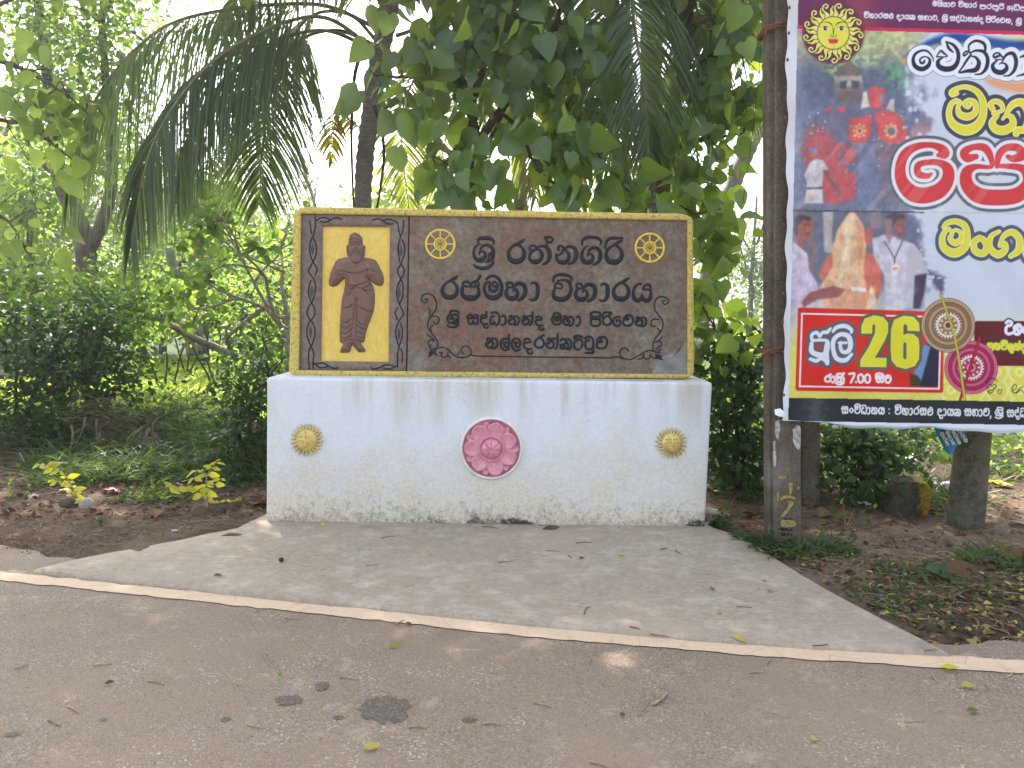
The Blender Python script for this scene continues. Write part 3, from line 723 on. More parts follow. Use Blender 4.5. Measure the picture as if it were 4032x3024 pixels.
quadpanel("yellow_ground", [(1262, 886), (1540, 886), (1536, 1430), (1258, 1430)], YB + .018, M['yellow2'], rel, 40, 70, .006)
quadpanel("groove", [(1600, 842), (1622, 842), (1612, 1472), (1590, 1472)], YB + .008, M['groove'], sign, 3, 20, .001)

def z4(s):            # zoom coordinates of the relief panel -> photo pixels
    P = pts(s); P[:, 0] = 1160 + P[:, 0] / 2.552; P[:, 1] = 830 + P[:, 1] / 2.552
    if P.shape[1] > 2: P[:, 2] /= 2.552
    return P
def figure():
    O = z4("555,238 600,216 645,240 675,278 686,345 705,352 700,440 690,462 720,472 800,492 832,532 885,640 890,722 860,755 800,735 742,682 765,722 795,800 801,900 790,1000 760,1085 718,1200 697,1315 665,1322 672,1352 712,1412 640,1420 575,1348 545,1420 450,1420 487,1340 452,1312 450,1150 470,900 495,790 502,682 470,700 412,755 350,752 340,700 370,590 420,492 470,477 530,462 522,440 516,352 535,345 541,290")
    O = crom(np.vstack([O, O[:1]]), 3)[:-1]
    x = np.linspace(O[:, 0].min() - 2, O[:, 0].max() + 2, 150); y = np.linspace(O[:, 1].min() - 2, O[:, 1].max() + 2, 300)
    X, Y = np.meshgrid(x, y, indexing='ij')
    ins = inside(X, Y, O); d = seg_d(X, Y, O, True) * ins
    h = .030 * np.sqrt(np.clip(d / 22, 0, 1)) + .012 * np.sqrt(np.clip(d / 50, 0, 1))
    def z(x, y): return 1160 + x / 2.552, 830 + y / 2.552
    def bump(cx, cy, rx, ry, a):
        nonlocal h
        cx, cy = z(cx, cy); q = ((X - cx) * 2.552 / rx) ** 2 + ((Y - cy) * 2.552 / ry) ** 2
        h = h + a * np.exp(-q * 1.5) * ins
    def groove(s, w=3.0, a=.010):
        nonlocal h
        P = crom(z4(s), 5); h = h - a * np.exp(-(seg_d(X, Y, P) / w) ** 2) * ins
    bump(612, 400, 22, 40, .018); bump(615, 375, 14, 30, .014); bump(610, 500, 60, 60, .012); bump(440, 640, 60, 80, .016); bump(770, 620, 60, 80, .016)
    bump(585, 335, 24, 14, -.006); bump(645, 335, 24, 14, -.006)
    for s in ("540,300 600,280 680,300", "560,322 590,312 612,322", "622,322 650,312 680,325", "575,345 600,338", "632,345 660,338", "600,382 615,390 632,382", "590,415 615,402 645,415", "585,430 575,460", "650,420 665,450",
              "535,350 540,430 575,500 620,535 670,510 690,460", "533,350 535,440", "688,350 690,440", "470,600 540,625 600,632 670,622 740,600", "430,600 415,640", "450,605 440,650", "465,615 460,655", "735,590 750,620", "760,585 775,620", "780,590 800,615",
              "500,740 600,760 740,715", "505,760 580,785 620,760", "500,800 570,790 520,850", "600,770 560,850", "620,770 690,790 740,840", "690,790 720,770 770,745", "700,810 760,800", "640,880 630,1050 615,1290", "620,880 600,1050 570,1260",
              "500,980 560,970 590,940", "460,1110 520,1130 570,1090", "455,1160 520,1185 570,1150", "455,1220 510,1240 570,1200", "455,1270 520,1285 560,1260", "650,960 710,1000 770,1020", "640,1120 690,1150 730,1150", "635,1160 690,1190 720,1200", "632,1210 680,1240 710,1245", "630,1260 670,1280 700,1280",
              "455,1312 570,1300 695,1312", "470,1395 460,1420", "490,1400 485,1420", "510,1400 508,1420", "650,1400 655,1420", "670,1395 680,1418", "690,1395 700,1415"):
        groove(s)
    h = np.where(ins, np.maximum(h, .004), 0)
    idx = -np.ones(X.shape, int)
    f = gridf(len(x), len(y)); keep = ins.ravel()[f].any(1); f = f[keep]
    V = np.array([at(a, b, YB) for a, b in zip(X.ravel(), Y.ravel())]); V[:, 1] = YB + .018 - h.ravel()
    used = np.unique(f); mp = np.zeros(len(V), int); mp[used] = np.arange(len(used))
    MB().add(V[used], mp[f][:, ::-1]).build("relief_figure", M['carve'], rel)
figure()

for vine_ in (0, 1):
  vine = MB()
  for s in ("205,60 210,150 190,240 160,310 150,380 160,450 185,510 215,560 225,600 205,650", "155,100 160,170 170,230", "190,275 215,340 220,420 195,490 165,550 140,600 160,640 195,690 210,760 205,830 180,910 150,950 125,1010 135,1060 160,1105",
          "165,700 145,760 140,830 165,910 190,960 205,1020 190,1070 150,1120 125,1180 125,1250 150,1330 180,1390 195,1450 185,1520 190,1590", "175,1110 200,1170 205,1240 180,1330 145,1410 140,1500 150,1590",
          "1095,95 1090,180 1065,260 1045,330 1040,400 1055,510", "1035,120 1045,190 1065,260", "1080,290 1105,360 1100,440 1065,540 1035,590 1045,640 1070,690 1090,760 1085,860 1050,950", "1075,540 1100,590 1095,640 1065,690 1035,760 1025,830 1050,930 1080,990 1095,1040 1060,1090 1025,1160 1015,1230 1040,1350",
          "1035,970 1010,1020 1035,1095", "1065,1125 1085,1200 1080,1270 1050,1370 1035,1450 1035,1570", "1065,1385 1085,1440 1080,1520",
          "215,100 270,70 330,75 350,95", "260,105 320,115 380,80 430,70 470,90", "780,95 830,80 880,95 930,130 990,130", "890,95 960,85 1040,125", "190,1525 250,1575 310,1570 340,1555", "210,1535 290,1530 350,1565 400,1585 440,1575", "760,1570 800,1590 860,1570 920,1545 990,1555", "890,1580 950,1590 1030,1555"):
    P = z4(s)
    if (P[0, 0] > 1400) == bool(vine_): dome(vine, np.c_[P, np.full(len(P), 6.0)], YB, .004)
  vine.build("vine_border", M['ink'], rel)
for cx, cy in ((180, 385), (172, 810), (160, 1215), (1068, 405), (1052, 825), (1048, 1235)):
    b = MB(); dome(b, z4(f"{cx},{cy-58},4 {cx},{cy-25},26 {cx},{cy},34 {cx},{cy+25},26 {cx},{cy+58},4"), YB, .005); b.build("lozenge", M['ink2'], rel)

# the four lines of lettering, one part per word
TEXT = [("shri", 1860, 1953, 1039, 1040, 79, None), ("ra.tH.na.ga+i.ra+ri", 1994, 2456, 1040, 1044, 79, None),
        ("ra.ja.ma.ha.aa", 1734, 2128, 1181, 1184, 76, None), ("va+i.ha.aa.ra.ya", 2172, 2570, 1186, 1189, 76, None),
        ("shri", 1759, 1811, 1279, 1279, 43, 9.0), ("sa.dH.dha.aa.na.nH.da", 1836, 2143, 1279, 1283, 41, 9.0), ("ma.ha.aa", 2171, 2290, 1283, 1284, 41, 9.0), ("pa+i.ra+ri.e.va.na", 2322, 2551, 1284, 1287, 41, 9.0),
        ("na.lH.la.da.ra.nH.ka.ttH.ttu.va", 1910, 2395, 1374, 1377, 46, 9.2)]
for t, x0, x1, y0, y1, xh, mono in TEXT:
    S, w = word(t); b = MB()
    for P in place(S, w, x0, x1, y0, y1, xh, mono): dome(b, P, YB, .007, 4)
    b.build("lettering", M['ink'], insc)

def zs(s, w=5.5):
    P = pts(s); return np.c_[1650 + P[:, 0] / 2.1067, 1150 + P[:, 1] / 2.1067, (P[:, 2] / 2.1067 if P.shape[1] > 2 else np.full(len(P), w))]
SC1 = ("45,65 66,58 70,75 50,88 25,75 20,45 45,18 85,14 125,40 145,90 140,140 115,180 90,215 72,260 75,300 105,340 140,385 155,430 140,470 125,500", "78,130 90,160 85,200", "85,215 115,200 150,205 168,230 150,262 130,262 122,250", "118,275 95,295 105,340", "65,350 100,375 130,400",
       "125,410 95,395 75,420 85,445 105,440", "85,455 105,475 140,470", "140,470 200,458 240,475 280,515 330,540 390,540 430,510 425,470 385,445 350,470 355,500 375,515", "310,520 330,510 335,490", "165,500 195,500 182,515 190,535 215,540 235,525 240,500", "235,520 265,545", "420,520 480,530 560,532")
SC2 = ("2045,72 2024,70 2020,90 2040,102 2065,85 2060,55 2020,38 1980,45 1955,85 1955,140 1985,190 2020,240 2020,300 1990,345 1955,390 1940,440 1950,490 2000,500", "1990,228 1950,225 1925,245 1930,280 1965,285", "1975,300 1995,320 1990,345", "2020,370 1990,400 1960,415", "1985,405 2010,420 2005,450 1980,455", "1965,465 1990,480 2005,478",
       "1950,490 1900,485 1850,510 1800,540 1750,560 1690,545 1662,500 1690,465 1725,470 1735,490", "1590,545 1640,537 1700,555", "1815,555 1850,550 1860,520", "1865,515 1870,548 1910,550 1920,510", "1925,530 1950,550 1985,545")
for sc_, blobs in ((SC1, ("72,540,4 95,520,26 118,500,12", "75,505,4 95,505,18 120,500,8", "80,485,4 105,492,18 125,498,8", "150,525,4 138,515,18 128,500,8")), (SC2, ("2022,565,5 1995,545,28 1965,515,10", "2020,530,4 1995,530,20 1968,515,8", "1960,555,4 1965,535,16 1962,515,8"))):
    b = MB()
    for s in sc_: dome(b, zs(s), YB, .004)
    for s in blobs: dome(b, zs(s), YB, .005)
    b.build("scroll_ornament", M['ink'], insc)
b = MB(); dome(b, np.array([[1650 + 540 / 2.1067, 1150 + 531 / 2.1067, 5], [2050, 1404.5, 6], [1650 + 1600 / 2.1067, 1150 + 545 / 2.1067, 5.5]]), YB, .004); b.build("ruled_line", M['ink'], insc)

def wheel(cx, cy, r):
    b = MB()
    def ring(rr, w, n=40):
        a = np.linspace(0, 2 * math.pi, n); dome(b, np.c_[cx + rr * np.cos(a), cy + rr * np.sin(a), np.full(n, w)], YB, .010, smooth=False)
    ring(r * .92, 9.5); ring(r * .38, 7.5, 24); ring(r * .27, 4, 20)
    for k in range(8):
        a = k * math.pi / 4
        dome(b, np.array([[cx + r * q * math.cos(a), cy + r * q * math.sin(a), w] for q, w in ((.42, 5), (.6, 6), (.9, 6.5))]), YB, .008)
        dome(b, np.array([[cx + r * q * math.cos(a + .39), cy + r * q * math.sin(a + .39), w] for q, w in ((.1, 2), (.18, 4.5), (.25, 2))]), YB, .006)
    b.build("dharma_wheel", M['wheel'], insc)
wheel(1733.5, 961.5, 61); wheel(2558.5, 976, 60.5)
b = MB(); u = pts("2585,1430 2620,1398 2660,1392 2690,1360 2706,1352 2708,1480 2590,1478 2570,1462"); u = crom(np.vstack([u, u[:1]]), 4)[:-1]
V = np.array([at(p[0] + (fbm(p[0] / 9, p[1] / 9) - .5) * 14 * (p[0] < 2700), p[1], YB - .003) for p in u]); b.add(np.vstack([V, V.mean(0)]), [((i + 1) % len(V), i, len(V)) for i in range(len(V))])
b.build("cement_patch", M['patch'], insc, smooth=False)

# medallions on the plinth: polar height fields
def polar(name, cx, cy, R, fn, mat, parent, nr=46, nt=420, Y=None):
    Y = YF if Y is None else Y
    r, t = np.meshgrid(np.linspace(0.001, 1, nr), np.linspace(0, 2 * math.pi, nt), indexing='ij')
    h, var = fn(r, t)
    P = np.array([at(cx + R * a * math.cos(c), cy - R * a * math.sin(c), Y) for a, c in zip(r.ravel(), t.ravel())])
    P[:, 1] = Y - h.ravel()
    f = gridf(nr, nt); hv = h.ravel(); f = f[~np.isnan(hv[f]).any(1)]; P[np.isnan(P)] = Y
    return MB().add(P, f, var.ravel()).build(name, mat, parent)
def g2(x, y, cx, cy, sx, sy): return np.exp(-((x - cx) / sx) ** 2 - ((y - cy) / sy) ** 2)
def rays(r, t, N, rf, curl):
    ph = (t * N / (2 * math.pi) + curl * (r - rf) ** 2 * 4) % 1 - .5
    q = np.clip((r - rf) / (1 - rf), 0, 1); wd = .47 * (1 - q) ** .6 + .02
    s = np.clip(1 - np.abs(ph) / np.maximum(wd, .02), 0, 1)
    h = .006 + .016 * np.sqrt(s) * (1 - .35 * q)
    return np.where(s <= 0.0, np.nan, h), .35 + .65 * sstep(0, .3, s)
def sunf(r, t):
    x, y = r * np.cos(t), r * np.sin(t)
    h, var = rays(r, t, 21, .56, .7)
    rf = .60; f = r < rf
    d = .016 + .030 * np.sqrt(np.clip(1 - (r / rf) ** 2, 0, 1))
    X, Y = x / rf, y / rf
    d = d + .012 * g2(X, Y, .03, .0, .1, .30) + .012 * g2(X, Y, .03, -.13, .16, .1) - .010 * (g2(X, Y, -.42, .32, .3, .12) + g2(X, Y, .46, .32, .3, .12)) + .008 * (g2(X, Y, -.40, .2, .2, .10) + g2(X, Y, .44, .2, .2, .10))
    d = d + .009 * g2(X, Y, .03, -.42, .22, .06) + .009 * g2(X, Y, .03, -.55, .2, .06) - .009 * g2(X, Y, .03, -.485, .22, .025) + .008 * g2(X, Y, .03, -.72, .2, .1) - .007 * (g2(X, Y, -.12, .05, .05, .25) + g2(X, Y, .18, .05, .05, .25)) - .006 * g2(X, Y, .03, -.3, .2, .05)
    h = np.where(f, d, h)
    return h, np.where(f, 1, var)
def moonf(r, t):
    x, y = r * np.cos(t), r * np.sin(t)
    h, var = rays(r, t, 22, .64, -.8)
    rf = .64; f = r < rf
    d = .020 + .014 * np.sqrt(np.clip(1 - (r / rf) ** 2, 0, 1)) - .010 * np.exp(-((r - .60) / .018) ** 2)
    X, Y = x / rf, y / rf
    prof = .02 + .18 * np.exp(-((Y + .12) / .17) ** 2) - .05 * np.exp(-((Y + .33) / .07) ** 2) + .10 * np.exp(-((Y + .42) / .09) ** 2) + .08 * np.exp(-((Y + .85) / .2) ** 2) - .12 * (Y > .3) * (Y - .3)
    d = d + .016 * sstep(.04, -.10, X - prof) * (r < .56) - .010 * g2(X, Y, -.36, .22, .28, .12) + .008 * g2(X, Y, -.36, .16, .18, .09) + .008 * g2(X, Y, .0, -.33, .12, .04) + .007 * g2(X, Y, .0, -.45, .12, .04)
    h = np.where(f, d, h)
    return h, np.where(f, 1, var)
polar("sun_medallion", 2642.5, 1743, 65, sunf, M['gold'], sign)
polar("moon_medallion", 1210, 1731, 67, moonf, M['gold'], sign)
LX, LY, LR = 1935, 1764, 124
def ringf(r, t):
    return np.where(r > .985, 0, np.where(r > .90, .022 * np.sqrt(np.clip(1 - ((r - .945) / .05) ** 2, 0, 1)) + .004, .006)), r * 0 + 1
lot = thing("lotus_medallion", None, None, tuple(at(LX, LY, YF))); lot.parent = sign; lot.location = Vector(at(LX, LY, YF)) - sign.location
polar("rim", LX, LY, LR, ringf, M['ringw'], lot)
polar("disc", LX, LY, LR * .905, lambda r, t: (.012 + .004 * r, r), M['pinkdark'], lot, 8, 80)
def petal(ang, r0, r1, wd, lift, mat, sharp=1.0):
    u, v = np.meshgrid(np.linspace(0, 1, 20), np.linspace(-1, 1, 17), indexing='ij')
    wid = wd * np.sin(np.clip(.18 + .82 * u, 0, 1) ** sharp * math.pi) ** .55
    rr = r0 + (r1 - r0) * u; X = rr; Yv = v * wid
    h = lift + .010 * (v ** 2) * np.sin(u * math.pi) + .012 * u ** 2 + .004 - np.where(np.abs(v) > .95, .010, 0)
    h = np.where(u > .99, lift + .004, h)
    ca, sa = math.cos(ang), math.sin(ang)
    P = np.array([at(LX + LR * (a * ca - b * sa), LY - LR * (a * sa + b * ca), YF) for a, b in zip(X.ravel(), Yv.ravel())]); P[:, 1] = YF - h.ravel()
    MB().add(P, gridf(20, 17)).build("petal", mat, lot)
for k in range(7): petal(math.radians(102 + k * 360 / 7), .40, .87, .14, .014, M['pink'], 1.15)
for k in range(7): petal(math.radians(76 + k * 360 / 7), .30, .875 if k % 3 else   .85, .272, .022, M['pink'], 1.35)
def boss(r, t):
    s = np.abs(((t + .25) * 7 / (2 * math.pi)) % 1 - .5) * 2
    h = np.where(r < .70, .034 + .034 * np.sqrt(np.clip(1 - (r / .70) ** 2, 0, 1)) - .012 * np.exp(-((1 - s) / .13) ** 2) * sstep(.12, .22, r), np.where(r < .76, .026, .030 + .012 * np.exp(-((r - .88) / .08) ** 2)))
    h = np.where(r < .13, .066 - .008 * r / .13, h); h = np.where(r > .97, .018, h)
    return h, r * 0 + 1
polar("flower_boss", LX, LY, LR * .44, boss, M['pink'], lot, 40, 140)
# ------------------------------------------------------------------ the printed vinyl banner on its posts
BY = 4.93
def banner():
    gx = np.unique(np.concatenate([np.arange(3086, 4062, 2.1), np.arange(4062, 4760, 14)]))
    gy = np.unique(np.concatenate([np.arange(-330, -24, 14), np.arange(-24, 1702, 2.1)]))
    X0, Y0 = np.meshgrid(gx, gy, indexing='ij')
    # print space: straighten the hang (left print edge leans, bands slope)
    X, Y = X0, Y0
    C = np.zeros(X.shape + (3,)); nz = fbm(X / 60, Y / 60, 21); nf = fbm(X / 14, Y / 14, 31, 3)
    def lerp(m, c):
        nonlocal C
        m = np.clip(m, 0, 1)[..., None]; C = C * (1 - m) + np.asarray(c, float) * m
    def poly(s, c, soft=2.0, op=1.0, jag=0.0):
        P = pts(s) if isinstance(s, str) else np.asarray(s, float)
        lo, hi = P[:, :2].min(0) - soft * 2 - jag - 4, P[:, :2].max(0) + soft * 2 + jag + 4
        i0, i1 = np.searchsorted(gx, (lo[0], hi[0])); j0, j1 = np.searchsorted(gy, (lo[1], hi[1]))
        if i1 <= i0 or j1 <= j0: return
        x, y = X[i0:i1, j0:j1], Y[i0:i1, j0:j1]
        if jag: x = x + (fbm(x / 12, y / 12, 5, 3) - .5) * jag * 2; y = y + (fbm(x / 12, y / 12, 6, 3) - .5) * jag * 2
        sd = seg_d(x, y, P, True) * np.where(inside(x, y, P), -1, 1)
        m = (np.clip(.5 - sd / (2 * soft), 0, 1) * op)[..., None]
        C[i0:i1, j0:j1] = C[i0:i1, j0:j1] * (1 - m) + np.asarray(c, float) * m
    def ell(cx, cy, rx, ry, c, soft=2.0, op=1.0, ring=None):
        i0, i1 = np.searchsorted(gx, (cx - rx - 12 - soft * 2, cx + rx + 12 + soft * 2)); j0, j1 = np.searchsorted(gy, (cy - ry - 12 - soft * 2, cy + ry + 12 + soft * 2))
        if i1 <= i0 or j1 <= j0: return
        x, y = X[i0:i1, j0:j1], Y[i0:i1, j0:j1]
        d = (np.sqrt(((x - cx) / rx) ** 2 + ((y - cy) / ry) ** 2) - 1) * min(rx, ry)
        if ring: d = np.abs(d) - ring
        m = (np.clip(.5 - d / (2 * soft), 0, 1) * op)[..., None]
        C[i0:i1, j0:j1] = C[i0:i1, j0:j1] * (1 - m) + np.asarray(c, float) * m
    def sdf(strokes, pad):
        A = np.vstack([s[:, :2] for s in strokes]); mw = max(s[:, 2].max() for s in strokes) + pad
        i0, i1 = np.searchsorted(gx, (A[:, 0].min() - mw, A[:, 0].max() + mw)); j0, j1 = np.searchsorted(gy, (A[:, 1].min() - mw, A[:, 1].max() + mw))
        x, y = X[i0:i1, j0:j1], Y[i0:i1, j0:j1]; d = np.full(x.shape, 1e9)
        for s in strokes:
            Q = crom(s, 4)
            for k in range(len(Q) - 1):
                a, b = Q[k], Q[k + 1]; r = mw + 2
                u0, u1 = np.searchsorted(gx[i0:i1], (min(a[0], b[0]) - r, max(a[0], b[0]) + r)); v0, v1 = np.searchsorted(gy[j0:j1], (min(a[1], b[1]) - r, max(a[1], b[1]) + r))
                if u1 <= u0 or v1 <= v0: continue
                xx, yy = x[u0:u1, v0:v1], y[u0:u1, v0:v1]
                ab = b[:2] - a[:2]; L = max(float(ab @ ab), 1e-9)
                t = np.clip(((xx - a[0]) * ab[0] + (yy - a[1]) * ab[1]) / L, 0, 1)
                d[u0:u1, v0:v1] = np.minimum(d[u0:u1, v0:v1], np.hypot(xx - a[0] - t * ab[0], yy - a[1] - t * ab[1]) - (a[2] + (b[2] - a[2]) * t) / 2)
        return (i0, i1, j0, j1), d
    def ink(strokes, layers, shade=None):
        "layers: (grow, colour) from the widest outline in"
        if not strokes: return
        pad = max(g for g, _ in layers) * 2 + 6
        (i0, i1, j0, j1), d = sdf(strokes, pad)
        for g, c in layers:
            m = np.clip(.5 - (d - g) / 2.4, 0, 1)[..., None]
            C[i0:i1, j0:j1] = C[i0:i1, j0:j1] * (1 - m) + np.asarray(c, float) * m
    def text(t, x0, x1, y0, y1, xh, layers, mono=None):
        S, w = word(t); ink(place(S, w, x0, x1, y0, y1, xh, mono), layers)

    xl = 3143 + (Y - 0) * (3105 - 3143) / 1600.0              # left edge of the print
    # --- backgrounds
    lerp(X * 0 + 1, (205, 215, 233))
    lerp(sstep(1150, 1320, Y) * .7 * sstep(3500, 3650, X), (214, 224, 205))
    left = 1 - sstep(3560, 3650, X + (nz - .5) * 190)
    photo = left * sstep(95, 140, Y)
    lerp(photo, (74, 84, 112))
    lerp(photo * (1 - sstep(150, 300, Y)) * .85, (196, 196, 118))
    lerp(photo * sstep(330, 480, Y) * .55, (122, 136, 172))
    lerp(photo * np.clip(nf * 1.6 - .7, 0, 1) * .5, (52, 54, 74))
    lerp(photo * sstep(1060, 1230, Y) * .75, (232, 226, 205))
    # tree leaves behind the procession
    g = (nf > .50) * left
    for cx, cy, rx, ry, c in ((3480, 165, 110, 50, (170, 205, 130)), (3400, 215, 70, 45, (160, 205, 130)), (3300, 265, 60, 30, (140, 180, 110)), (3540, 300, 55, 60, (80, 150, 110)), (3590, 180, 70, 60, (200, 214, 150)), (3570, 130, 90, 28, (190, 206, 140))):
        lerp(np.exp(-((X - cx) / rx) ** 2 - ((Y - cy) / ry) ** 2) * 1.3 * g, c)
    # the tiered canopy carried on the back of the elephant
    poly("3281,290 3345,236 3398,288 3390,300 3290,302", (104, 88, 84)); poly("3282,300 3395,300 3400,340 3382,392 3300,392 3282,345", (112, 104, 104), 3)
    poly("3282,300 3395,300 3396,322 3340,345 3285,325", (186, 172, 160), 4, .75, 8); poly("3305,322 3335,316 3332,350 3308,348", (58, 56, 70), 3); poly("3352,316 3384,320 3380,348 3356,352", (58, 56, 70), 3)
    poly("3296,360 3396,352 3400,420 3290,425", (96, 70, 72), 5, .8)
    # elephant body in embroidered red cloth
    poly("3150,650 3160,520 3210,450 3270,410 3400,395 3480,430 3530,470 3575,520 3580,620 3500,650 3490,800 3180,800", (92, 92, 122), 10)
    poly("3152,600 3165,530 3190,490 3250,500 3330,640 3360,800 3220,800 3200,700", (150, 78, 84), 9, .8, 14)
    poly("3420,345 3440,340 3485,350 3478,425 3425,425", (214, 64, 66), 3); poly("3462,362 3476,372 3474,420 3460,400", (128, 124, 150), 2)
    poly("3398,366 3412,358 3424,420 3390,428", (206, 196, 184), 3); poly("3505,392 3520,388 3522,440 3490,430", (196, 188, 182), 3)
    for s in ("3236,438 3275,416 3282,420 3262,436", "3295,432 3322,418 3330,430 3308,444"): poly(s, (216, 66, 68))
    poly("3345,470 3430,450 3432,520 3405,565 3370,568 3338,540", (206, 62, 60), 3, .95, 3); poly("3445,440 3500,432 3550,462 3576,520 3570,560 3500,570 3462,545 3448,490", (208, 66, 62), 3, .95, 3)
    poly("3490,560 3580,565 3600,480 3660,470 3665,520 3600,560", (170, 118, 124), 6, .7, 10)
    rr = np.random.default_rng(3)
    for _ in range(150):
        x, y = rr.uniform(3160, 3570), rr.uniform(440, 800)
        ell(x, y, rr.uniform(1.5, 4.5), rr.uniform(1.5, 4.5), [(236, 214, 200), (240, 200, 120), (220, 70, 60)][rr.integers(3)], 1.5, .85)
    for cx, cy in ((3385, 515), (3508, 515)):
        for k in range(8): ell(cx + 22 * math.cos(k * .785), cy + 24 * math.sin(k * .785), 7, 7, (238, 170, 110), 2, .8)
        ell(cx, cy, 13, 13, (235, 196, 150), 2); ell(cx, cy, 8, 8, (150, 40, 50), 1.5)
    ell(3510, 517, 20, 20, (236, 190, 130), 2); ell(3510, 517, 16, 17, (96, 92, 112), 2)
    for s in ("3230,600 3260,640 3300,800 3250,800", "3310,570 3370,580 3365,640 3330,650", "3290,660 3370,690 3372,780 3310,790"): poly(s, (196, 62, 64), 5, .85, 8)
    for q in ("3165,560 3230,520 3300,560 3330,700 3240,720 3180,660", "3470,590 3540,585 3560,680 3500,700"): poly(q, (184, 66, 70), 7, .75, 14)
    poly("3380,560 3440,570 3470,800 3375,800", (96, 108, 146), 6, .85); poly("3460,600 3560,590 3590,700 3600,800 3470,800", (104, 96, 112), 10, .8, 12)
    # the walking attendant in white
    poly("3190,640 3212,625 3240,630 3262,668 3242,672 3238,735 3236,800 3170,800 3176,720 3165,690", (192, 188, 196), 2.5); poly("3240,672 3252,668 3292,738 3284,744", (120, 66, 62), 2)
    poly("3178,740 3238,738 3242,800 3168,800", (206, 200, 200), 2, .8); poly("3176,738 3240,736 3240,744 3176,746", (60, 60, 76), 1.5)
    ell(3206, 608, 13, 17, (186, 98, 92)); poly("3184,598 3190,582 3216,584 3220,600", (86, 122, 186), 2); poly("3196,640 3206,628 3216,640 3208,680", (220, 214, 218), 1.5)
    # lower picture: a veiled casket carried between attendants
    poly("3105,808 3560,838 3600,1120 3100,1120", (86, 88, 108), 14, .85)
    poly("3180,850 3206,850 3204,1080 3182,1080", (120, 92, 88), 3); poly("3240,830 3280,832 3276,1000 3245,990", (190, 182, 172), 4, .8); poly("3420,820 3470,820 3475,900 3430,900", (150, 120, 116), 6, .6)
    poly("3480,835 3590,850 3640,1010 3630,1215 3560,1215", (84, 92, 122), 16, .8, 10)
    ell(3160, 893, 33, 50, (150, 66, 56)); poly("3124,905 3128,858 3150,846 3190,852 3192,872 3160,866 3142,890 3138,940", (48, 34, 38), 3); poly("3132,930 3170,940 3160,980 3128,975", (150, 68, 58), 3)
    for q in ((3172, 884), (3186, 886)): ell(*q, 5, 2.5, (40, 26, 28), 1.5)
    ell(3180, 920, 9, 3, (96, 34, 34), 1.5); poly("3176,892 3190,914 3176,914", (178, 92, 74), 2)
    poly("3108,960 3130,955 3180,1000 3186,1060 3215,1110 3222,1145 3180,1155 3165,1200 3108,1212", (196, 178, 204), 3); poly("3130,958 3176,1000 3170,1010 3128,985", (222, 208, 224), 2)
    poly("3222,1080 3250,1020 3280,985 3300,1060 3260,1140", (196, 92, 66), 5); poly("3390,990 3440,1000 3470,1060 3474,1130 3440,1215 3390,1215", (206, 94, 74), 5)
    poly("3348,832 3362,828 3400,890 3412,960 3400,1060 3412,1140 3300,1150 3222,1146 3240,1110 3280,1050 3275,980 3300,900", (226, 176, 128), 4)
    poly("3330,860 3352,835 3364,860 3350,940 3345,1060 3300,1110 3320,980", (246, 224, 178), 6, .8); poly("3370,850 3400,900 3405,980 3380,1060", (206, 130, 86), 6, .7)
    poly("3240,1215 3250,1160 3320,1140 3410,1150 3450,1120 3442,1215", (232, 160, 110), 5, .9); poly("3430,1120 3450,1180 3445,1215 3410,1215", (240, 214, 170), 3)
    poly("3155,1190 3190,1150 3280,1125 3330,1140 3300,1170 3220,1180 3165,1210", (140, 66, 58), 4); poly("3350,1128 3410,1134 3412,1150 3352,1144", (238, 234, 220), 2)
    ell(3420, 930, 16, 36, (168, 76, 66)); 
    poly("3436,940 3478,925 3520,932 3560,948 3600,960 3630,1000 3650,1072 3602,1086 3596,1215 3486,1215 3480,1080 3440,1010", (196, 192, 206), 4); poly("3500,960 3540,950 3570,1000 3560,1215 3520,1215", (214, 208, 218), 8, .7)
    ell(3542, 888, 22, 46, (140, 78, 74)); poly("3488,850 3520,838 3560,842 3564,860 3530,866 3516,900 3492,930", (60, 54, 64), 4, .95); poly("3486,862 3512,860 3516,930 3500,960 3488,930", (150, 104, 100), 4, .9)
    ell(3535, 886, 5, 2.5, (44, 30, 34), 1.2); ell(3552, 888, 5, 2.5, (44, 30, 34), 1.2); ell(3542, 920, 8, 3, (90, 44, 46), 1.2)
    ink([np.array([[3482, 950, 5], [3520, 1015, 4.5], [3522, 1040, 4]]), np.array([[3556, 945, 5], [3524, 1015, 4.5], [3522, 1040, 4]])], [(0, (70, 66, 110))])
    poly("3508,1050 3538,1042 3546,1078 3516,1086", (232, 216, 214), 1.5); poly("3514,1054 3532,1050 3534,1060 3516,1064", (214, 110, 100), 1.2)
    poly("3604,1086 3650,1076 3640,1150 3620,1215 3596,1215", (78, 70, 88), 5); poly("3652,1060 3720,1090 3712,1160 3680,1130", (72, 74, 98), 8, .8, 8)
    for _ in range(60):
        x, y = rr.normal(3660, 26), rr.uniform(300, 1120); ell(x - 60 * (y < 600), y, rr.uniform(3, 12), rr.uniform(3, 12), (216, 224, 238), 3, .85)
    lerp(photo * np.exp(-((X - xl) / 30) ** 2) * .3, (190, 196, 214))
    ph = photo[..., None]; Cb = C.copy()
    for _ in range(2): Cb = (Cb + np.roll(Cb, 1, 0) + np.roll(Cb, -1, 0) + np.roll(Cb, 1, 1) + np.roll(Cb, -1, 1)) / 5
    C = C * (1 - ph) + np.clip(Cb * (1 + (fbm(X / 22, Y / 26, 51, 4) - .5)[..., None] * .42 + (fbm(X / 7, Y / 9, 57, 2) - .5)[..., None] * .12), 0, 255) * ph
    lerp(photo * .20, (206, 210, 224))
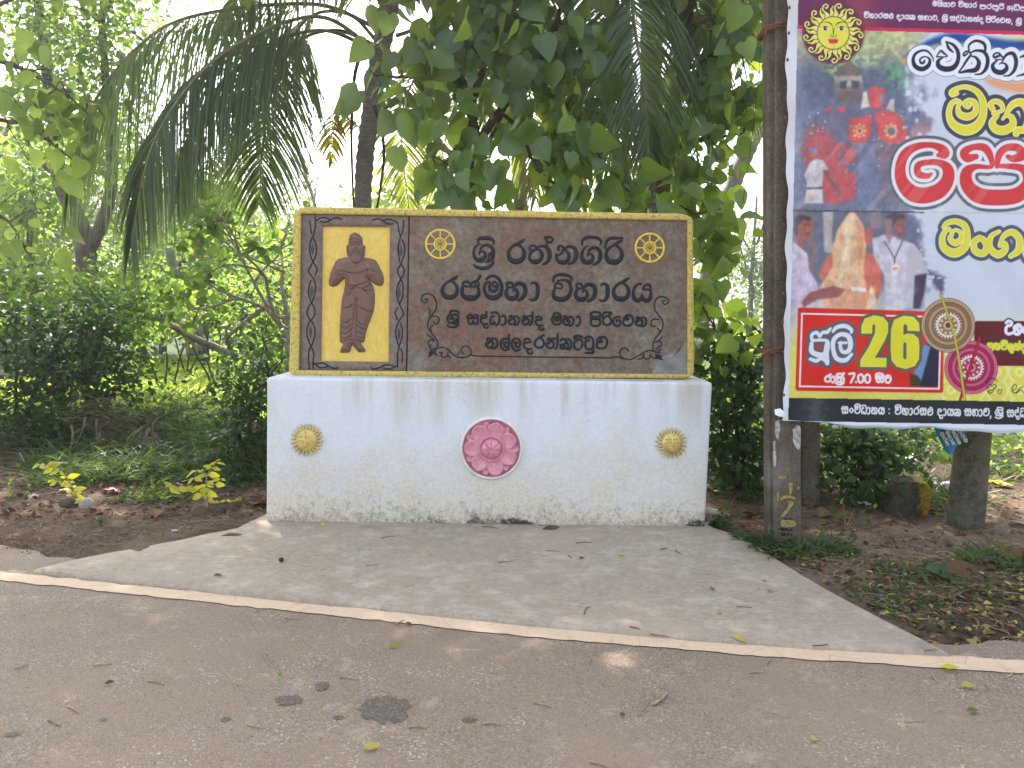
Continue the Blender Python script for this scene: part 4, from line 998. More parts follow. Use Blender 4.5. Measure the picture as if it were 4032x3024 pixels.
    fold = np.abs(Y - (829 + (X - 3115) * .014)); lerp((fold < 3) * (X < 3640) * .8, (42, 44, 56)); lerp((np.abs(Y - (829 + (X - 3115) * .012)) < 2) * .35, (150, 156, 172))
    # flag-coloured ribbons behind the headline
    def ribbon(s, c, op=1.0):
        (i0, i1, j0, j1), d = sdf([pts(s)], 60); m = (1 - sstep(-14, 14, d))[..., None] * op; C[i0:i1, j0:j1] = C[i0:i1, j0:j1] * (1 - m) + np.asarray(c, float) * m
    ribbon("3560,235,16 3640,190,30 3760,165,44 3900,178,44 4060,170,50 4300,160,50", (230, 222, 120)); ribbon("3560,225,6 3660,170,26 3760,150,40 3880,165,40 4000,180,40 4200,170,40", (30, 74, 160)); ribbon("3560,235,8 3620,205,18 3680,195,12", (222, 120, 80), .9)
    ribbon("3870,305,6 3930,330,34 4060,345,44 4300,330,40", (226, 160, 120), .95); ribbon("4060,125,16 4300,125,16", (240, 226, 120))
    # --- top band
    band = lambda y0, y1, k=.0275: (Y >= y0 + (X - 3143) * k) * (Y < y1 + (X - 3143) * k)
    lerp(band(-999, 100), (104, 40, 84)); lerp(band(-999, 100) * np.exp(-((X - 3380 - Y * .3) / 60) ** 2) * .5, (170, 84, 96)); lerp(band(99, 113.5), (206, 38, 84))
    WL = [(7, (84, 30, 74)), (3.6, (236, 232, 244)), (1.0, (236, 234, 246))]
    def white(t, x0, x1, y0, y1, xh, mono=3.6): text(t, x0, x1, y0, y1, xh, [(2.2, (90, 40, 86)), (.4, (236, 236, 248))], mono)
    white("ma.ya+i.ya.aa.va", 3672, 3762, 25, 28, 17); white("va+i.ha.aa.ra", 3774, 3846, 28, 31, 17); white("pa.ra.pa+uq.ra+ee", 3858, 3954, 35, 38, 17); white("a.dha+i.pa", 3964, 4040, 40, 43, 17)
    white("va+i.ha.aa.ra.sa.tha", 3402, 3518, 71, 73, 18); white("da.aa.ya.ka", 3530, 3604, 75, 77, 18); white("sa.bha.aa.va.,", 3614, 3697, 79, 81, 18); white("shri", 3709, 3733, 82, 83, 19); white("sa.dH.dha.aa.na.nH.da", 3740, 3872, 82, 87, 18); white("pa+i.ra+ri.e.va.na.,", 3882, 3988, 88, 92, 18); white("shri", 4000, 4024, 96, 97, 19)
    # --- headline 1
    Bl = [(19, (40, 110, 160)), (17, (232, 238, 248)), (0, (30, 32, 66))]
    z2 = lambda s: np.c_[3560 + pts(s)[:, 0] / 2.267, 120 + pts(s)[:, 1] / 2.267, pts(s)[:, 2] / 2.267]
    ink([z2(s) for s in ("262,275,8 255,240,12 215,190,18 165,178,20 105,205,24 80,260,30 100,320,40 160,345,42 215,315,36 230,265,24 205,238,14 165,238,14 140,265,16 155,292,22 180,280,20 180,262,10", "290,230,10 310,200,14 330,180,18 350,200,20 385,232,10 290,235,14", "350,240,8 305,270,30 310,320,44 370,345,50 440,330,46 480,270,36 480,190,34 440,130,26 375,100,14", "375,100,12 400,160,26 440,195,12",
        "565,205,16 535,225,18 530,205,14 560,185,16 590,200,16 600,220,12", "590,225,20 550,280,20 520,330,16 490,375,14 560,362,30 640,350,44 668,290,36 640,240,22 605,232,14", "590,200,12 640,180,20 710,190,30 745,250,34 735,330,34 690,385,20 635,392,12", "580,190,14 580,130,18 640,92,24 710,115,28 725,170,22 705,195,10",
        "850,225,22 805,240,22 800,215,16 840,200,16 870,230,18 885,255,10 815,262,14", "830,268,12 790,310,30 810,360,44 870,375,46 915,340,36 905,300,20 870,290,12 850,300,10", "870,290,10 910,220,24 970,205,34 1000,270,36 985,350,30 940,400,18 890,405,12", "1035,240,12 1075,230,26 1110,300,36 1085,380,24 1005,408,10")], Bl)
    # --- headline 2 and 4 (yellow with grey halo)
    YL = [(19, (66, 72, 86)), (3, (244, 244, 180)), (-.5, (226, 220, 66))]
    ink([z2(s) for s in ("470,560,30 430,570,40 425,545,34 480,515,30 560,505,34 650,545,42 705,640,52 700,770,60 640,860,80 540,890,84 440,840,66 400,750,44 420,660,40 465,625,34", "465,625,30 500,640,24 480,690,30 500,750,50 570,770,56 635,730,46 635,650,42 580,625,36 540,655,36 570,685,26 600,660,10",
        "790,700,40 770,660,40 810,632,36 860,650,40 880,710,24 800,740,30", "830,760,30 785,820,50 820,880,66 900,890,70 970,840,56 960,775,40 910,760,24 880,790,16", "905,760,20 960,670,50 1040,640,60 1110,700,80 1120,800,80 1080,880,60 1010,890,50 1000,920,50")], YL)
    z3 = lambda s: np.c_[3480 + pts(s)[:, 0] / 1.763, 520 + pts(s)[:, 1] / 1.763, pts(s)[:, 2] / 1.763]
    ink([z3(s) for s in ("415,660,22 440,632,30 500,620,34 560,650,40 578,720,44 560,800,50 490,840,56 420,805,46 405,740,36 425,690,30 450,672,22", "450,672,20 475,700,20 460,740,30 495,770,40 535,745,34 535,700,24 500,680,20 480,690,14", "665,735,36 625,765,38 635,825,42 690,842,42 715,795,40 690,745,36 655,740,30", "800,690,20 745,725,30 735,800,40 790,850,46 840,820,40 840,775,30 805,790,20", "805,780,20 835,720,30 890,695,40 940,740,44 935,820,44 880,862,26", "1010,770,30 985,820,40 1010,880,44 1080,890,44 1110,830,40 1080,760,36")], [(17, (84, 92, 106)), (2.5, (244, 244, 190)), (-.5, (224, 222, 72))])
    # --- headline 3 (red, white rim, grey halo)
    RL = [(26, (108, 116, 126)), (22, (98, 106, 116)), (13.5, (226, 232, 242)), (0, (212, 62, 68))]
    ink([z3(s) for s in ("380,160,30 420,150,70 400,115,60 330,90,40 230,100,50 150,150,66 115,240,72 125,340,86 190,420,110 280,440,112 380,410,106 440,340,90 445,260,76 390,215,50 310,210,40 240,230,46 240,290,50 300,305,40 330,290,20",
        "640,170,40 580,180,60 560,140,60 620,105,44 700,110,56 740,170,46 745,240,30 640,240,40 575,280,76 580,370,92 660,440,110 790,455,110 920,440,106 1000,370,92 1000,290,80 940,245,50 800,235,30", "785,240,30 800,160,50 850,110,50 930,110,56 960,160,70 900,185,50 860,170,30")], RL)
    for sx in (.35,): lerp(sstep(.56, .7, fbm((X + Y * .8) / 40, (X - Y) / 400, 17, 2)) * .16 * (Y > 560) * (Y < 830), (255, 235, 235))
    # --- bottom yellow area, black strip
    yb = 1566 + (X - 3105) * .0165
    yel = sstep(1215, 1420, Y + (X < 3720) * 0) * (Y < yb); lerp(yel * np.where(X < 3720, .85, sstep(1380, 1440, Y)), (226, 222, 92))
    wv = np.abs(np.sin(np.hypot((X - 3700) % 90 - 45, (Y - 1500) % 70 - 35) / 9)); lerp((wv > .86) * yel * sstep(3640, 3720, X) * .6, (246, 244, 190)); lerp((wv > .9) * yel * (1 - sstep(3640, 3720, X)) * .25, (206, 196, 70))
    # maroon plate right
    poly("3836,1270 3846,1264 4760,1266 4760,1444 3836,1440", (100, 28, 34), 2)
    text("u.dda.ra", 3955, 4062, 1316, 1320, 38, [(7, (84, 24, 60)), (1.5, (236, 238, 248))], 9.5)
    text("aa.a.na.va+i.la.uq2.nH.da".replace("aa.a", "a").replace("la.uq2", "la+uq"), 3886, 4040, 1376, 1380, 26, [(8, (60, 66, 40)), (.8, (226, 222, 70))], 7.5)
    # red date plate
    poly("3142,1216 3148,1211 3716,1228 3714,1540 3708,1547 3140,1539 3132,1532", (216, 44, 36), 2)
    for a, b in (((3158, 1235), (3706, 1248)), ((3706, 1248), (3697, 1531)), ((3697, 1531), (3149, 1521)), ((3149, 1521), (3158, 1235))): ink([np.array([[*a, 6.5], [*b, 6.5]])], [(0, (240, 236, 240))])
    poly("3640,1352 3697,1365 3692,1522 3622,1522", (40, 44, 66), 2); poly("3600,1460 3640,1352 3664,1366 3628,1500 3610,1490 3598,1470", (116, 146, 196), 4); poly("3580,1470 3612,1478 3628,1500 3620,1522 3584,1522", (74, 66, 46), 4)
    zd = lambda s: np.c_[3120 + pts(s)[:, 0] / 2.1167, 1220 + pts(s)[:, 1] / 2.1167, pts(s)[:, 2:] / 2.1167]
    ink([zd(s) for s in ("160,240,26 165,205,26 205,190,28 228,225,20 250,190,26 290,185,30 318,155,20", "165,255,24 280,255,24 290,300,44 270,370,44 215,375,44 160,345,40 160,280,30", "285,350,36 290,445,34", "150,410,26 200,425,30 240,405,26 290,430,36", "495,370,22 440,420,36 370,405,36 340,330,34 345,250,36 400,205,34 465,220,40 485,290,40 465,345,36 420,350,30 400,310,28 405,270,20", "390,275,22 450,275,20", "340,180,22 370,145,30 440,135,34 490,165,28 490,190,18")], [(13, (92, 100, 108)), (.5, (226, 230, 242))])
    DG = [(13, (96, 104, 84)), (.5, (228, 226, 58))]
    def shape(ss, c1):
        for grow, c in ((13, (96, 104, 84)), (1.2, (246, 246, 170)), (0, c1)):
            for P, hole in ss:
                P = zd(P); i0, i1 = np.searchsorted(gx, (P[:, 0].min() - 20, P[:, 0].max() + 20)); j0, j1 = np.searchsorted(gy, (P[:, 1].min() - 20, P[:, 1].max() + 20))
                x, y = X[i0:i1, j0:j1], Y[i0:i1, j0:j1]; sd = seg_d(x, y, P, True) * np.where(inside(x, y, P), -1, 1)
                if hole: continue
                for H_, hh in ss:
                    if hh: Q = zd(H_); sd = np.maximum(sd, -seg_d(x, y, Q, True) * np.where(inside(x, y, Q), -1, 1))
                m = np.clip(.5 - (sd - grow) / 2.4, 0, 1)[..., None]; C[i0:i1, j0:j1] = C[i0:i1, j0:j1] * (1 - m) + np.asarray(c, float) * m
    shape([("578,195 580,130 605,75 680,48 755,62 795,110 796,180 770,250 720,340 682,402 782,404 780,475 568,472 570,420 640,310 690,200 695,130 678,110 664,130 662,195", False)], (228, 224, 56))
    shape([("1058,175 962,172 960,130 940,112 922,130 922,215 955,200 1010,205 1048,240 1056,300 1052,410 1020,465 945,490 870,470 830,420 822,330 826,160 850,85 930,52 1010,62 1052,110", False), ("922,280 938,262 954,280 954,400 938,420 920,400", True)], (228, 224, 56))
    for t, x0, x1 in (("ra.aa.ta_+ii+r", 3246, 3326), ("7.dot.0.0", 3344, 3429), ("sa+i.tta", 3447, 3510)): text(t, x0, x1, 1506, 1508, 26, [(1.2, (240, 238, 246))], 6.5)
    # two lace discs with their sticks
    def disc(cx, cy, R, base, dark, light):
        ell(cx, cy, R + 3, R + 3, dark); ell(cx, cy, R, R, light); ell(cx, cy, R - 4, R - 4, base); ell(cx, cy, R * .92, R * .92, light, 1.2, 1, 1.2)
        n = 64
        for k in range(n):
            a = 2 * math.pi * k / n; ell(cx + R * .86 * math.cos(a), cy + R * .86 * math.sin(a), 2.6, 2.6, dark, 1)
            ell(cx + R * .68 * math.cos(a), cy + R * .68 * math.sin(a), 3.6, 3.6, light, 1, .8, 1.0)
        ell(cx, cy, R * .77, R * .77, dark, 1.2, .8, 1.0); ell(cx, cy, R * .60, R * .60, dark, 1.2, .8, 1.2); ell(cx, cy, R * .5, R * .5, (232, 230, 226))
        for k in range(26):
            a = 2 * math.pi * k / 26; poly([(cx + R * .5 * math.cos(a - .08), cy + R * .5 * math.sin(a - .08)), (cx + R * .5 * math.cos(a + .08), cy + R * .5 * math.sin(a + .08)), (cx + R * .42 * math.cos(a), cy + R * .42 * math.sin(a))], dark, 1)
        ell(cx, cy, R * .37, R * .37, base)
        for k in range(10):
            a = 2 * math.pi * k / 10; poly([(cx + R * .34 * math.cos(a - .2), cy + R * .34 * math.sin(a - .2)), (cx + R * .34 * math.cos(a + .2), cy + R * .34 * math.sin(a + .2)), (cx + R * .22 * math.cos(a), cy + R * .22 * math.sin(a))], (224, 216, 200), 1)
        ell(cx, cy, R * .17, R * .17, light); ell(cx, cy, R * .1, R * .1, dark)
    disc(3824, 1447, 102, (176, 40, 88), (130, 22, 62), (228, 150, 186)); ink([np.array([[3858, 1328, 9], [3780, 1576, 9]])], [(1, (110, 16, 30)), (-1, (190, 40, 48))])
    disc(3733, 1281, 104, (150, 116, 86), (92, 66, 48), (214, 190, 160)); ink([np.array([[3704, 1160, 9], [3760, 1330, 9], [3800, 1576, 9]])], [(1, (120, 116, 40)), (-1, (206, 194, 70))])
    ink([np.c_[3600 + pts(s)[:, 0] / 1.984, 1160 + pts(s)[:, 1] / 1.984, pts(s)[:, 2] / 1.984] for s in ("560,690,4 570,665,6 620,655,7 650,680,5", "575,740,5 570,715,5 590,700,5 605,715,5 625,700,5 640,720,6 610,745,5 575,755,8 590,772,7 615,755,5 625,720,4", "660,745,6 655,770,6 675,772,5 680,745,5 665,745,5", "760,740,6 780,705,6 800,710,5 790,740,5 765,750,7 790,770,7 820,735,5 850,720,6", "800,770,6 830,745,6 860,770,5")], [(0, (30, 28, 16))])
    lerp((Y >= yb) * (Y < yb + 92), (42, 48, 52)); lerp((Y >= yb) * (Y < yb + 92) * np.exp(-((X - 3180 - nf * 60) / 40) ** 2) * .35, (130, 138, 146))
    K = lambda t, x0, x1, y0, y1: text(t, x0, x1, y0, y1, 28, [(.4, (236, 242, 250))], 4.9)
    K("sa.ng.va+i.dha.aa.na.ya", 3313, 3483, 1629, 1632); K(":", 3497, 3507, 1632, 1632); K("va+i.ha.aa.ra.sa.tha", 3524, 3674, 1633, 1636); K("da.aa.ya.ka", 3690, 3783, 1636, 1638); K("sa.bha.aa.va.,", 3797, 3905, 1638, 1640); K("shri", 3918, 3952, 1641, 1641); K("sa.dH.dha", 3964, 4040, 1642, 1643)
    # --- sun emblem in the top left corner
    cx, cy = 3281, 130
    a = np.arctan2(-(Y - cy), X - cx); r = np.hypot(X - cx, (Y - cy))
    lerp((1 - sstep(112, 132, r)) * (r > 50), (110, 36, 72))
    for k in range(13):
        a0 = 2 * math.pi * k / 13 + .06; P = []
        def pol(rr_, da): return (cx + rr_ * math.cos(a0 + da), cy - rr_ * math.sin(a0 + da))
        ink([np.array([[*pol(64, .16), 22], [*pol(78, .12), 15], [*pol(92, .15), 9], [*pol(108, .05), 3]])], [(2.4, (34, 34, 34)), (0, (230, 226, 110))])
        ink([np.array([[*pol(64, -.06), 20], [*pol(76, -.10), 15], [*pol(88, -.04), 8], [*pol(100, .0), 6], [*pol(113, -.06), 6], [*pol(117, -.17), 6], [*pol(108, -.23), 6], [*pol(101, -.15), 6], [*pol(106, -.11), 4]])], [(2.2, (34, 34, 34)), (0, (232, 228, 130))])
    ell(cx, cy, 64.5, 66, (34, 34, 30)); ell(cx, cy, 62, 63.5, (224, 222, 78)); lerp((r < 61) * sstep(0, 70, -(X - cx) * .5 - (Y - cy) * -.6) * .45, (240, 240, 170))
    e = lambda s, lay: ink([np.c_[3150 + pts(s)[:, 0] / 3.663, pts(s)[:, 1] / 3.663, pts(s)[:, 2] / 3.663] for s in s.split("|")], lay)
    e("315,325,4 390,318,10 440,340,14 465,375,8|515,370,8 545,335,14 600,318,12 655,325,4", [(0, (24, 22, 18))])
    for q in (365, 600): poly(np.array([(3150 + (q + dx) / 3.663, dy / 3.663) for dx, dy in ((-62, 410), (-20, 382), (30, 385), (58, 412), (20, 440), (-25, 438))]), (240, 240, 238), 1); ell(3150 + q / 3.663, 411 / 3.663, 8, 8, (30, 34, 54), 1); ell(3150 + (q + 10) / 3.663, 409 / 3.663, 2.2, 2.2, (240, 240, 240), .8)
    e("270,390,3 320,390,4 360,378,5 415,395,5|535,405,5 590,378,5 640,390,4 690,395,3|465,380,3 478,450,8 480,520,6|500,385,3 488,450,6 482,520,4|455,497,5 437,510,5 445,532,5 480,530,5 520,532,5 525,505,5 505,497,4|405,570,5 470,562,4 550,572,5", [(0, (26, 24, 18))])
    poly(np.array([(3150 + a_ / 3.663, b_ / 3.663) for a_, b_ in ((410, 572), (450, 566), (480, 572), (515, 564), (552, 574), (540, 622), (480, 634), (420, 622))]), (206, 62, 78), 1.2); e("420,590,3 480,596,5 545,590,3", [(0, (140, 30, 44))]); e("495,640,3 497,680,4 475,705,3", [(0, (150, 140, 40))])
    # --- white hem left and below
    hem = (X < xl) | (Y >= yb + 92); lerp(hem, (214, 220, 230))
    # ---- sheet: hem edge, waves, sag
    A = np.clip(lin(np.clip(C, 0, 255)) * .74, .003, .85)
    edge = 3098 - 0 * Y + np.where(Y < 900, 0, (Y - 900) * -.018) + 4 * np.sin(Y / 55.0) + 3 * np.sin(Y / 23.0)
    XX = np.where(X < xl, xl + (X - xl) * (edge - xl) / np.minimum(3086 - xl, -1e-6), X)
    ymax = yb + 92; ybot = 1662 + 5 * np.sin(X / 75.0) + 3 * np.sin(X / 31.0) + (X - 3105) * .035 + 16 * sstep(3100, 3350, X)
    YY = np.where(Y > ymax, ymax + (Y - ymax) * (ybot - 6 - ymax) / (1701.0 - ymax), Y)
    dirs = _f[None, None] + _r * ((XX - W / 2) / F)[..., None] - _u * ((YY - H / 2) / F)[..., None]
    dep = BY + .018 * (X - 3100) / 900 + .011 * np.sin(X / 130 + Y / 310) + .006 * np.sin(X / 47 - Y / 90) + .020 * (fbm(X / 160, Y / 160, 41) - .5)
    dep = dep + np.where(X < xl, .02 * np.sin(Y / 70) - .012, 0) + np.where(Y > ymax, -.015 * np.sin((Y - ymax) / 12), 0)
    V = CAM + dirs * (dep / dirs[..., 1])[..., None]
    bt = thing("event_banner", "large printed vinyl festival banner tied to concrete posts, red date plate reading 26", "banner", tuple(at(3560, 1680, BY)))
    m = NT("printed_vinyl"); x = m.attr("print", "Color"); m.base(x); m.rough(.5, .18)
    wv = m.n("ShaderNodeTexWave"); wv.inputs["Scale"].default_value = 38; wv.inputs["Distortion"].default_value = .3; m.l(m.tc.outputs["Object"], wv.inputs["Vector"])
    m.bump(m.math('ADD', m.math('MULTIPLY', wv.outputs["Fac"], .25), m.noise(7, 4)), .35, .004)
    f = gridf(len(gx), len(gy))
    MB().add(V.reshape(-1, 3), f[:, ::-1]).build("printed_sheet", m.m, bt, colors=A.reshape(-1, 3))
    # eyelets along the hem
    for (px, py) in ((3108, 30), (3106, 130), (3101, 235), (3096, 345), (3092, 465), (3090, 580), (3086, 884), (3083, 1020), (3083, 1157), (3082, 1269), (3083, 1385), (3085, 1480), (3086, 1555)):
        b = MB(); p = at(px, py, BY - .035); box(b, p - [.006, .002, .009], p + [.007, .002, .009]); b.build("eyelet", M['rope'], bt)
    # folded flap at the lower left corner
    b = MB(); P = [at(*q) for q in ((3050, 1612, BY - .03), (3072, 1608, BY - .05), (3095, 1628, BY - .045), (3092, 1642, BY - .04), (3068, 1640, BY - .06), (3052, 1632, BY - .04))]; b.add(np.array(P + [np.mean(P, 0) - [0, .015, 0]]), [(i, (i + 1) % 6, 6) for i in range(6)])
    b.build("corner_flap", M['vinyl'], bt)
M['vinyl'] = plain("white_vinyl", (.62, .66, .70), .4, .45, vary=.06)
banner()

# ------------------------------------------------------------------ posts and stones
def prismpost(mb, base_px, top_px, Y, prof, ztop=None, n=24):
    "square post: base/top pixel (left,right) spans at depth Y; prof = depth"
    (bl, br, by), (tl, tr, ty) = base_px, top_px
    zb = at((bl + br) / 2, by, Y)[2]; zt = at((tl + tr) / 2, ty, Y)[2]
    rows = []
    for k in range(n):
        t = k / (n - 1); z = zb + (zt - zb) * t
        l = at(bl + (tl - bl) * t, by + (ty - by) * t, Y); r = at(br + (tr - br) * t, by + (ty - by) * t, Y)
        R = ringpts(l[0], r[0], Y, Y + prof, .012, 3, 5)
        R = R + (fbm(R[:, 0] * 9 + z * 6, R[:, 1] * 9 + z * 4, 3)[:, None] - .5) * .008
        rows.append(np.c_[R, np.full(len(R), z)])
    m = len(rows[0])
    mb.add(np.vstack(rows), np.array([(k * m + i, k * m + (i + 1) % m, (k + 1) * m + (i + 1) % m, (k + 1) * m + i) for k in range(n - 1) for i in range(m)]))
    mb.f.append(np.array([[(n - 1) * m + i for i in range(m)]]))
PY = 5.0
pole = thing("utility_pole", "weathered grey concrete utility pole carrying the left edge of the banner", "pole", tuple(at(3090, 2175, PY)))
b = MB(); prismpost(b, (3048, 3158, 2185), (3060, 3150, -700), PY, .17); b.build("shaft", M['pole'], pole)
b = MB(); prismpost(b, (3026, 3050, 2178), (3022, 3062, -700), PY + .035, .10); b.build("flange", M['pole'], pole)
for s in ("3052,1660 3068,1655 3072,1690 3066,1730 3056,1720 3050,1700", "3122,1690 3140,1672 3152,1690 3152,1760 3140,1768 3124,1740", "3044,1740 3052,1740 3056,1830 3046,1828"):
    P = pts(s); c = P.mean(0); P = crom(np.vstack([P, P[:1]]), 4)[:-1]; V = [at(p[0] + (fbm(p[0] / 5, p[1] / 5) - .5) * 8, p[1], PY - .004) for p in P]
    MB().add(np.array(V + [at(*c, PY - .004)]), [((i + 1) % len(V), i, len(V)) for i in range(len(V))]).build("whitewash_patch", M['whitewash'], pole, smooth=False)
for s in ("3062,1874 3092,1874 3092,1886 3062,1884", "3060,1942 3066,1940 3068,1972 3060,1974", "3072,1960 3100,1950 3130,1958 3128,1966 3100,1962 3076,1972", "3104,1905 3118,1900 3120,1930 3112,1950 3106,1930", "3102,1978 3118,1970 3124,1985 3110,2005 3090,2030 3072,2035 3086,2015 3100,2000", "3140,1915 3146,1915 3146,1925 3140,1925", "3078,2046 3130,2050 3134,2062 3128,2074 3080,2074 3074,2058"):
    P = pts(s); c = P.mean(0); P = crom(np.vstack([P, P[:1]]), 4)[:-1]; V = [at(p[0] + (fbm(p[0] / 4, p[1] / 4) - .5) * 7, p[1] + (fbm(p[0] / 4, p[1] / 4, 3) - .5) * 7, PY - .004) for p in P]
    MB().add(np.array(V + [at(*c, PY - .004)]), [((i + 1) % len(V), i, len(V)) for i in range(len(V))]).build("yellow_dab", M['yellowdab'], pole, smooth=False)
b = MB()
zp = lambda s: np.c_[3000 + pts(s)[:, 0] / 1.731, 1650 + pts(s)[:, 1] / 1.731, np.full(len(pts(s)), 2.4)]
for s in ("150,681 208,681", "158,706 180,706 168,726", "196,704 192,726", "125,752 132,744 132,760", "142,744 138,754 150,754", "148,744 148,760", "162,744 158,752 162,760 170,752 162,744", "180,744 178,760 188,760", "198,744 194,760 204,758 202,750 196,750", "212,758 213,760",
          "134,782 144,780 146,786 140,788 146,794 134,798", "158,780 152,788 156,798 164,794 164,784 158,780", "176,798 178,780 188,780", "177,789 186,789", "196,786 198,798 203,788", "210,798 211,799"):
    dome(b, zp(s), PY - .002, .002, 3)
b.build("stamped_marking", M['pencil'], pole)
# rope and wire ties round the pole
def tie(name, label, px0, px1, py0, py1, turns, mat, r):
    z0 = at((px0 + px1) / 2, (py0 + py1) / 2, PY - .02)[2]; xl_, xr_ = at(px0, py0, PY - .01)[0], at(px1, py1, PY - .01)[0]; b = MB()
    for k in range(turns):
        dz = (k - turns / 2) * r * 1.7; P = []
        R = ringpts(xl_ - .008, xr_ + .012, PY - .014, PY + .19, .02, 3, 4)
        for i, q in enumerate(np.vstack([R, R[:1]])): P.append((q[0], q[1], z0 + dz + (q[0] - xl_) * .30 * (1 if k % 2 else .7) + .004 * math.sin(i * 2)))
        tube(b, P, r, 6)
    q = np.array([xl_ - .01, PY - .02, z0])
    tube(b, crom([q, q + [-.02, -.01, -.01], q + [-.035, 0, -.03], q + [-.02, .01, -.045], q + [0, -.01, -.02]], 4), r * 1.2, 6); tube(b, crom([q, q + [-.015, -.01, -.03], q + [-.01, -.01, -.07]], 4), r * .8, 5)
    tag(b.build(name, mat), label, "rope")
tie("rope_tie", "brown coir rope knotted round the concrete pole near the sun emblem", 3026, 3150, 118, 86, 3, M['rope'], .006)
tie("rope_tie", "frayed coir rope wound round the pole beside the red date plate", 3026, 3150, 1386, 1380, 3, M['rope'], .006)
tie("wire_tie", "thin twisted wire loop round the pole halfway up the banner", 3024, 3150, 1118, 1108, 1, M['wire'], .0025)
b = MB()
for x0, y0, x1, y1 in ((3012, -60, 2925, 800), (3024, -60, 3008, 900)):
    A_, B_ = at(x0, y0, 5.3), at(x1, y1, 5.3); tube(b, crom([A_, (A_ + B_) / 2 + [.02, 0, 0], B_], 8), .0022, 5)
tag(b.build("hanging_wire", M['wire']), "pair of thin dark wires hanging slack left of the concrete pole", "wire")

p2 = thing("concrete_post", "dark square concrete post standing in shade behind the lettered pole", "post", tuple(at(3195, 2005, 6.1)))
b = MB(); prismpost(b, (3160, 3232, 2012), (3166, 3230, 300), 6.1, .15); b.build("shaft", M['pole'], p2)
def roundpost(name, label, px0, px1, py, Y, ztop, mat):
    c = at((px0 + px1) / 2, py, Y); r = (px1 - px0) / 2 * Y / F; b = MB(); P, R = [], []
    for t in np.linspace(0, 1, 30): z = c[2] - .03 + (ztop - c[2]) * t; P.append((c[0] + .012 * math.sin(z * 2), c[1] + r, z)); R.append(r * (1.0 - .10 * t + .02 * math.sin(z * 9)))
    tube(b, P, R, 20); th = thing(name, label, "post", tuple(c)); b.build("shaft", mat, th); return th
roundpost("concrete_post", "thick round mossy concrete post under the right part of the banner", 3768, 3906, 2106, 5.35, 2.6, M['moss'])
# blue notice hanging behind the banner
nb = thing("blue_notice", "small blue printed notice hanging crooked below the banner's hem", "notice", tuple(at(3745, 1740, 5.2)))
b = MB(); Q = [(3655, 1640), (3840, 1640), (3830, 1690), (3805, 1705), (3742, 1792), (3722, 1775)]; V = [at(*q, 5.2 + .01 * i) for i, q in enumerate(Q)]; b.add(np.array(V + [v + [0, .004, 0] for v in V]), [tuple(range(6))[::-1], tuple(range(6, 12))] + [(i, (i + 1) % 6, 6 + (i + 1) % 6, 6 + i) for i in range(6)])
b.build("sheet", plain("blue_print", (.02, .16, .34), .4, .45, vary=.25, scale=12), nb, smooth=False)
b = MB()
for k, (x, y) in enumerate(((3700, 1705), (3722, 1700), (3746, 1698), (3770, 1692))):
    S, w = word(("va.ra.na", "ma.ha.aa.ya", "sa.dha.na.ka", "pa.ra.ma")[k]); P0 = place(S, w, 0, 62, 0, 0, 11, 3)
    for s in P0:
        q = s.copy(); c_, s_ = math.cos(1.05), math.sin(1.05); q[:, 0] = x + s[:, 0] * c_ - s[:, 1] * s_; q[:, 1] = y + s[:, 0] * s_ + s[:, 1] * c_; dome(b, q, 5.19, .001, 3)
b.build("notice_lettering", plain("pale_print", (.45, .50, .42), .5), nb)
# kilometre stone with yellow paint
def stone():
    c = at(3590, 2035, 5.75); b = MB(); u, v = np.meshgrid(np.linspace(0, 1, 26), np.linspace(0, 2 * math.pi, 40), indexing='ij')
    w, d, h = .155, .11, .30
    prof = np.where(u < .55, 1, np.sqrt(np.clip(1 - ((u - .55) / .45) ** 2, 0, 1))); zz = np.where(u < .55, u / .55 * .62, .62 + .38 * (u - .55) / .45) * h
    sx = np.sign(np.cos(v)) * np.abs(np.cos(v)) ** .5; sy = np.sign(np.sin(v)) * np.abs(np.sin(v)) ** .5
    P = np.stack([c[0] + sx * w * prof ** .8 + .04 * (zz / h - .3), c[1] + .1 + sy * d, zz - .02 + c[2]], -1); P += (fbm(P[..., 0] * 14, P[..., 2] * 14 + P[..., 1] * 9, 5)[..., None] - .5) * .03
    b.add(P.reshape(-1, 3), gridf(26, 40)[:, ::-1])
    m = NT("painted_stone"); x, y, z = m.z(); n_ = m.noise(16, 7, .75)
    base = m.ramp(m.noise(30, 6, .8), [(.3, (.022, .020, .014)), (.7, (.09, .082, .055))]); yl = m.ramp(m.noise(40, 5, .8), [(.35, (.12, .08, .012)), (.6, (.30, .20, .02))])
    f = m.math('ADD', m.math('MULTIPLY', m.math('SUBTRACT', x, float(c[0])), 3.2), m.math('MULTIPLY', n_, .9)); m.base(m.mix(m.ramp(f, [(.58, 0.0), (.66, 1.0)]), base, yl)); m.rough(.9, .2); m.bump(n_, .6, .02)
    tag(b.build("marker_stone", m.m), "mossy boundary stone with worn yellow paint under the banner", "stone")
stone()
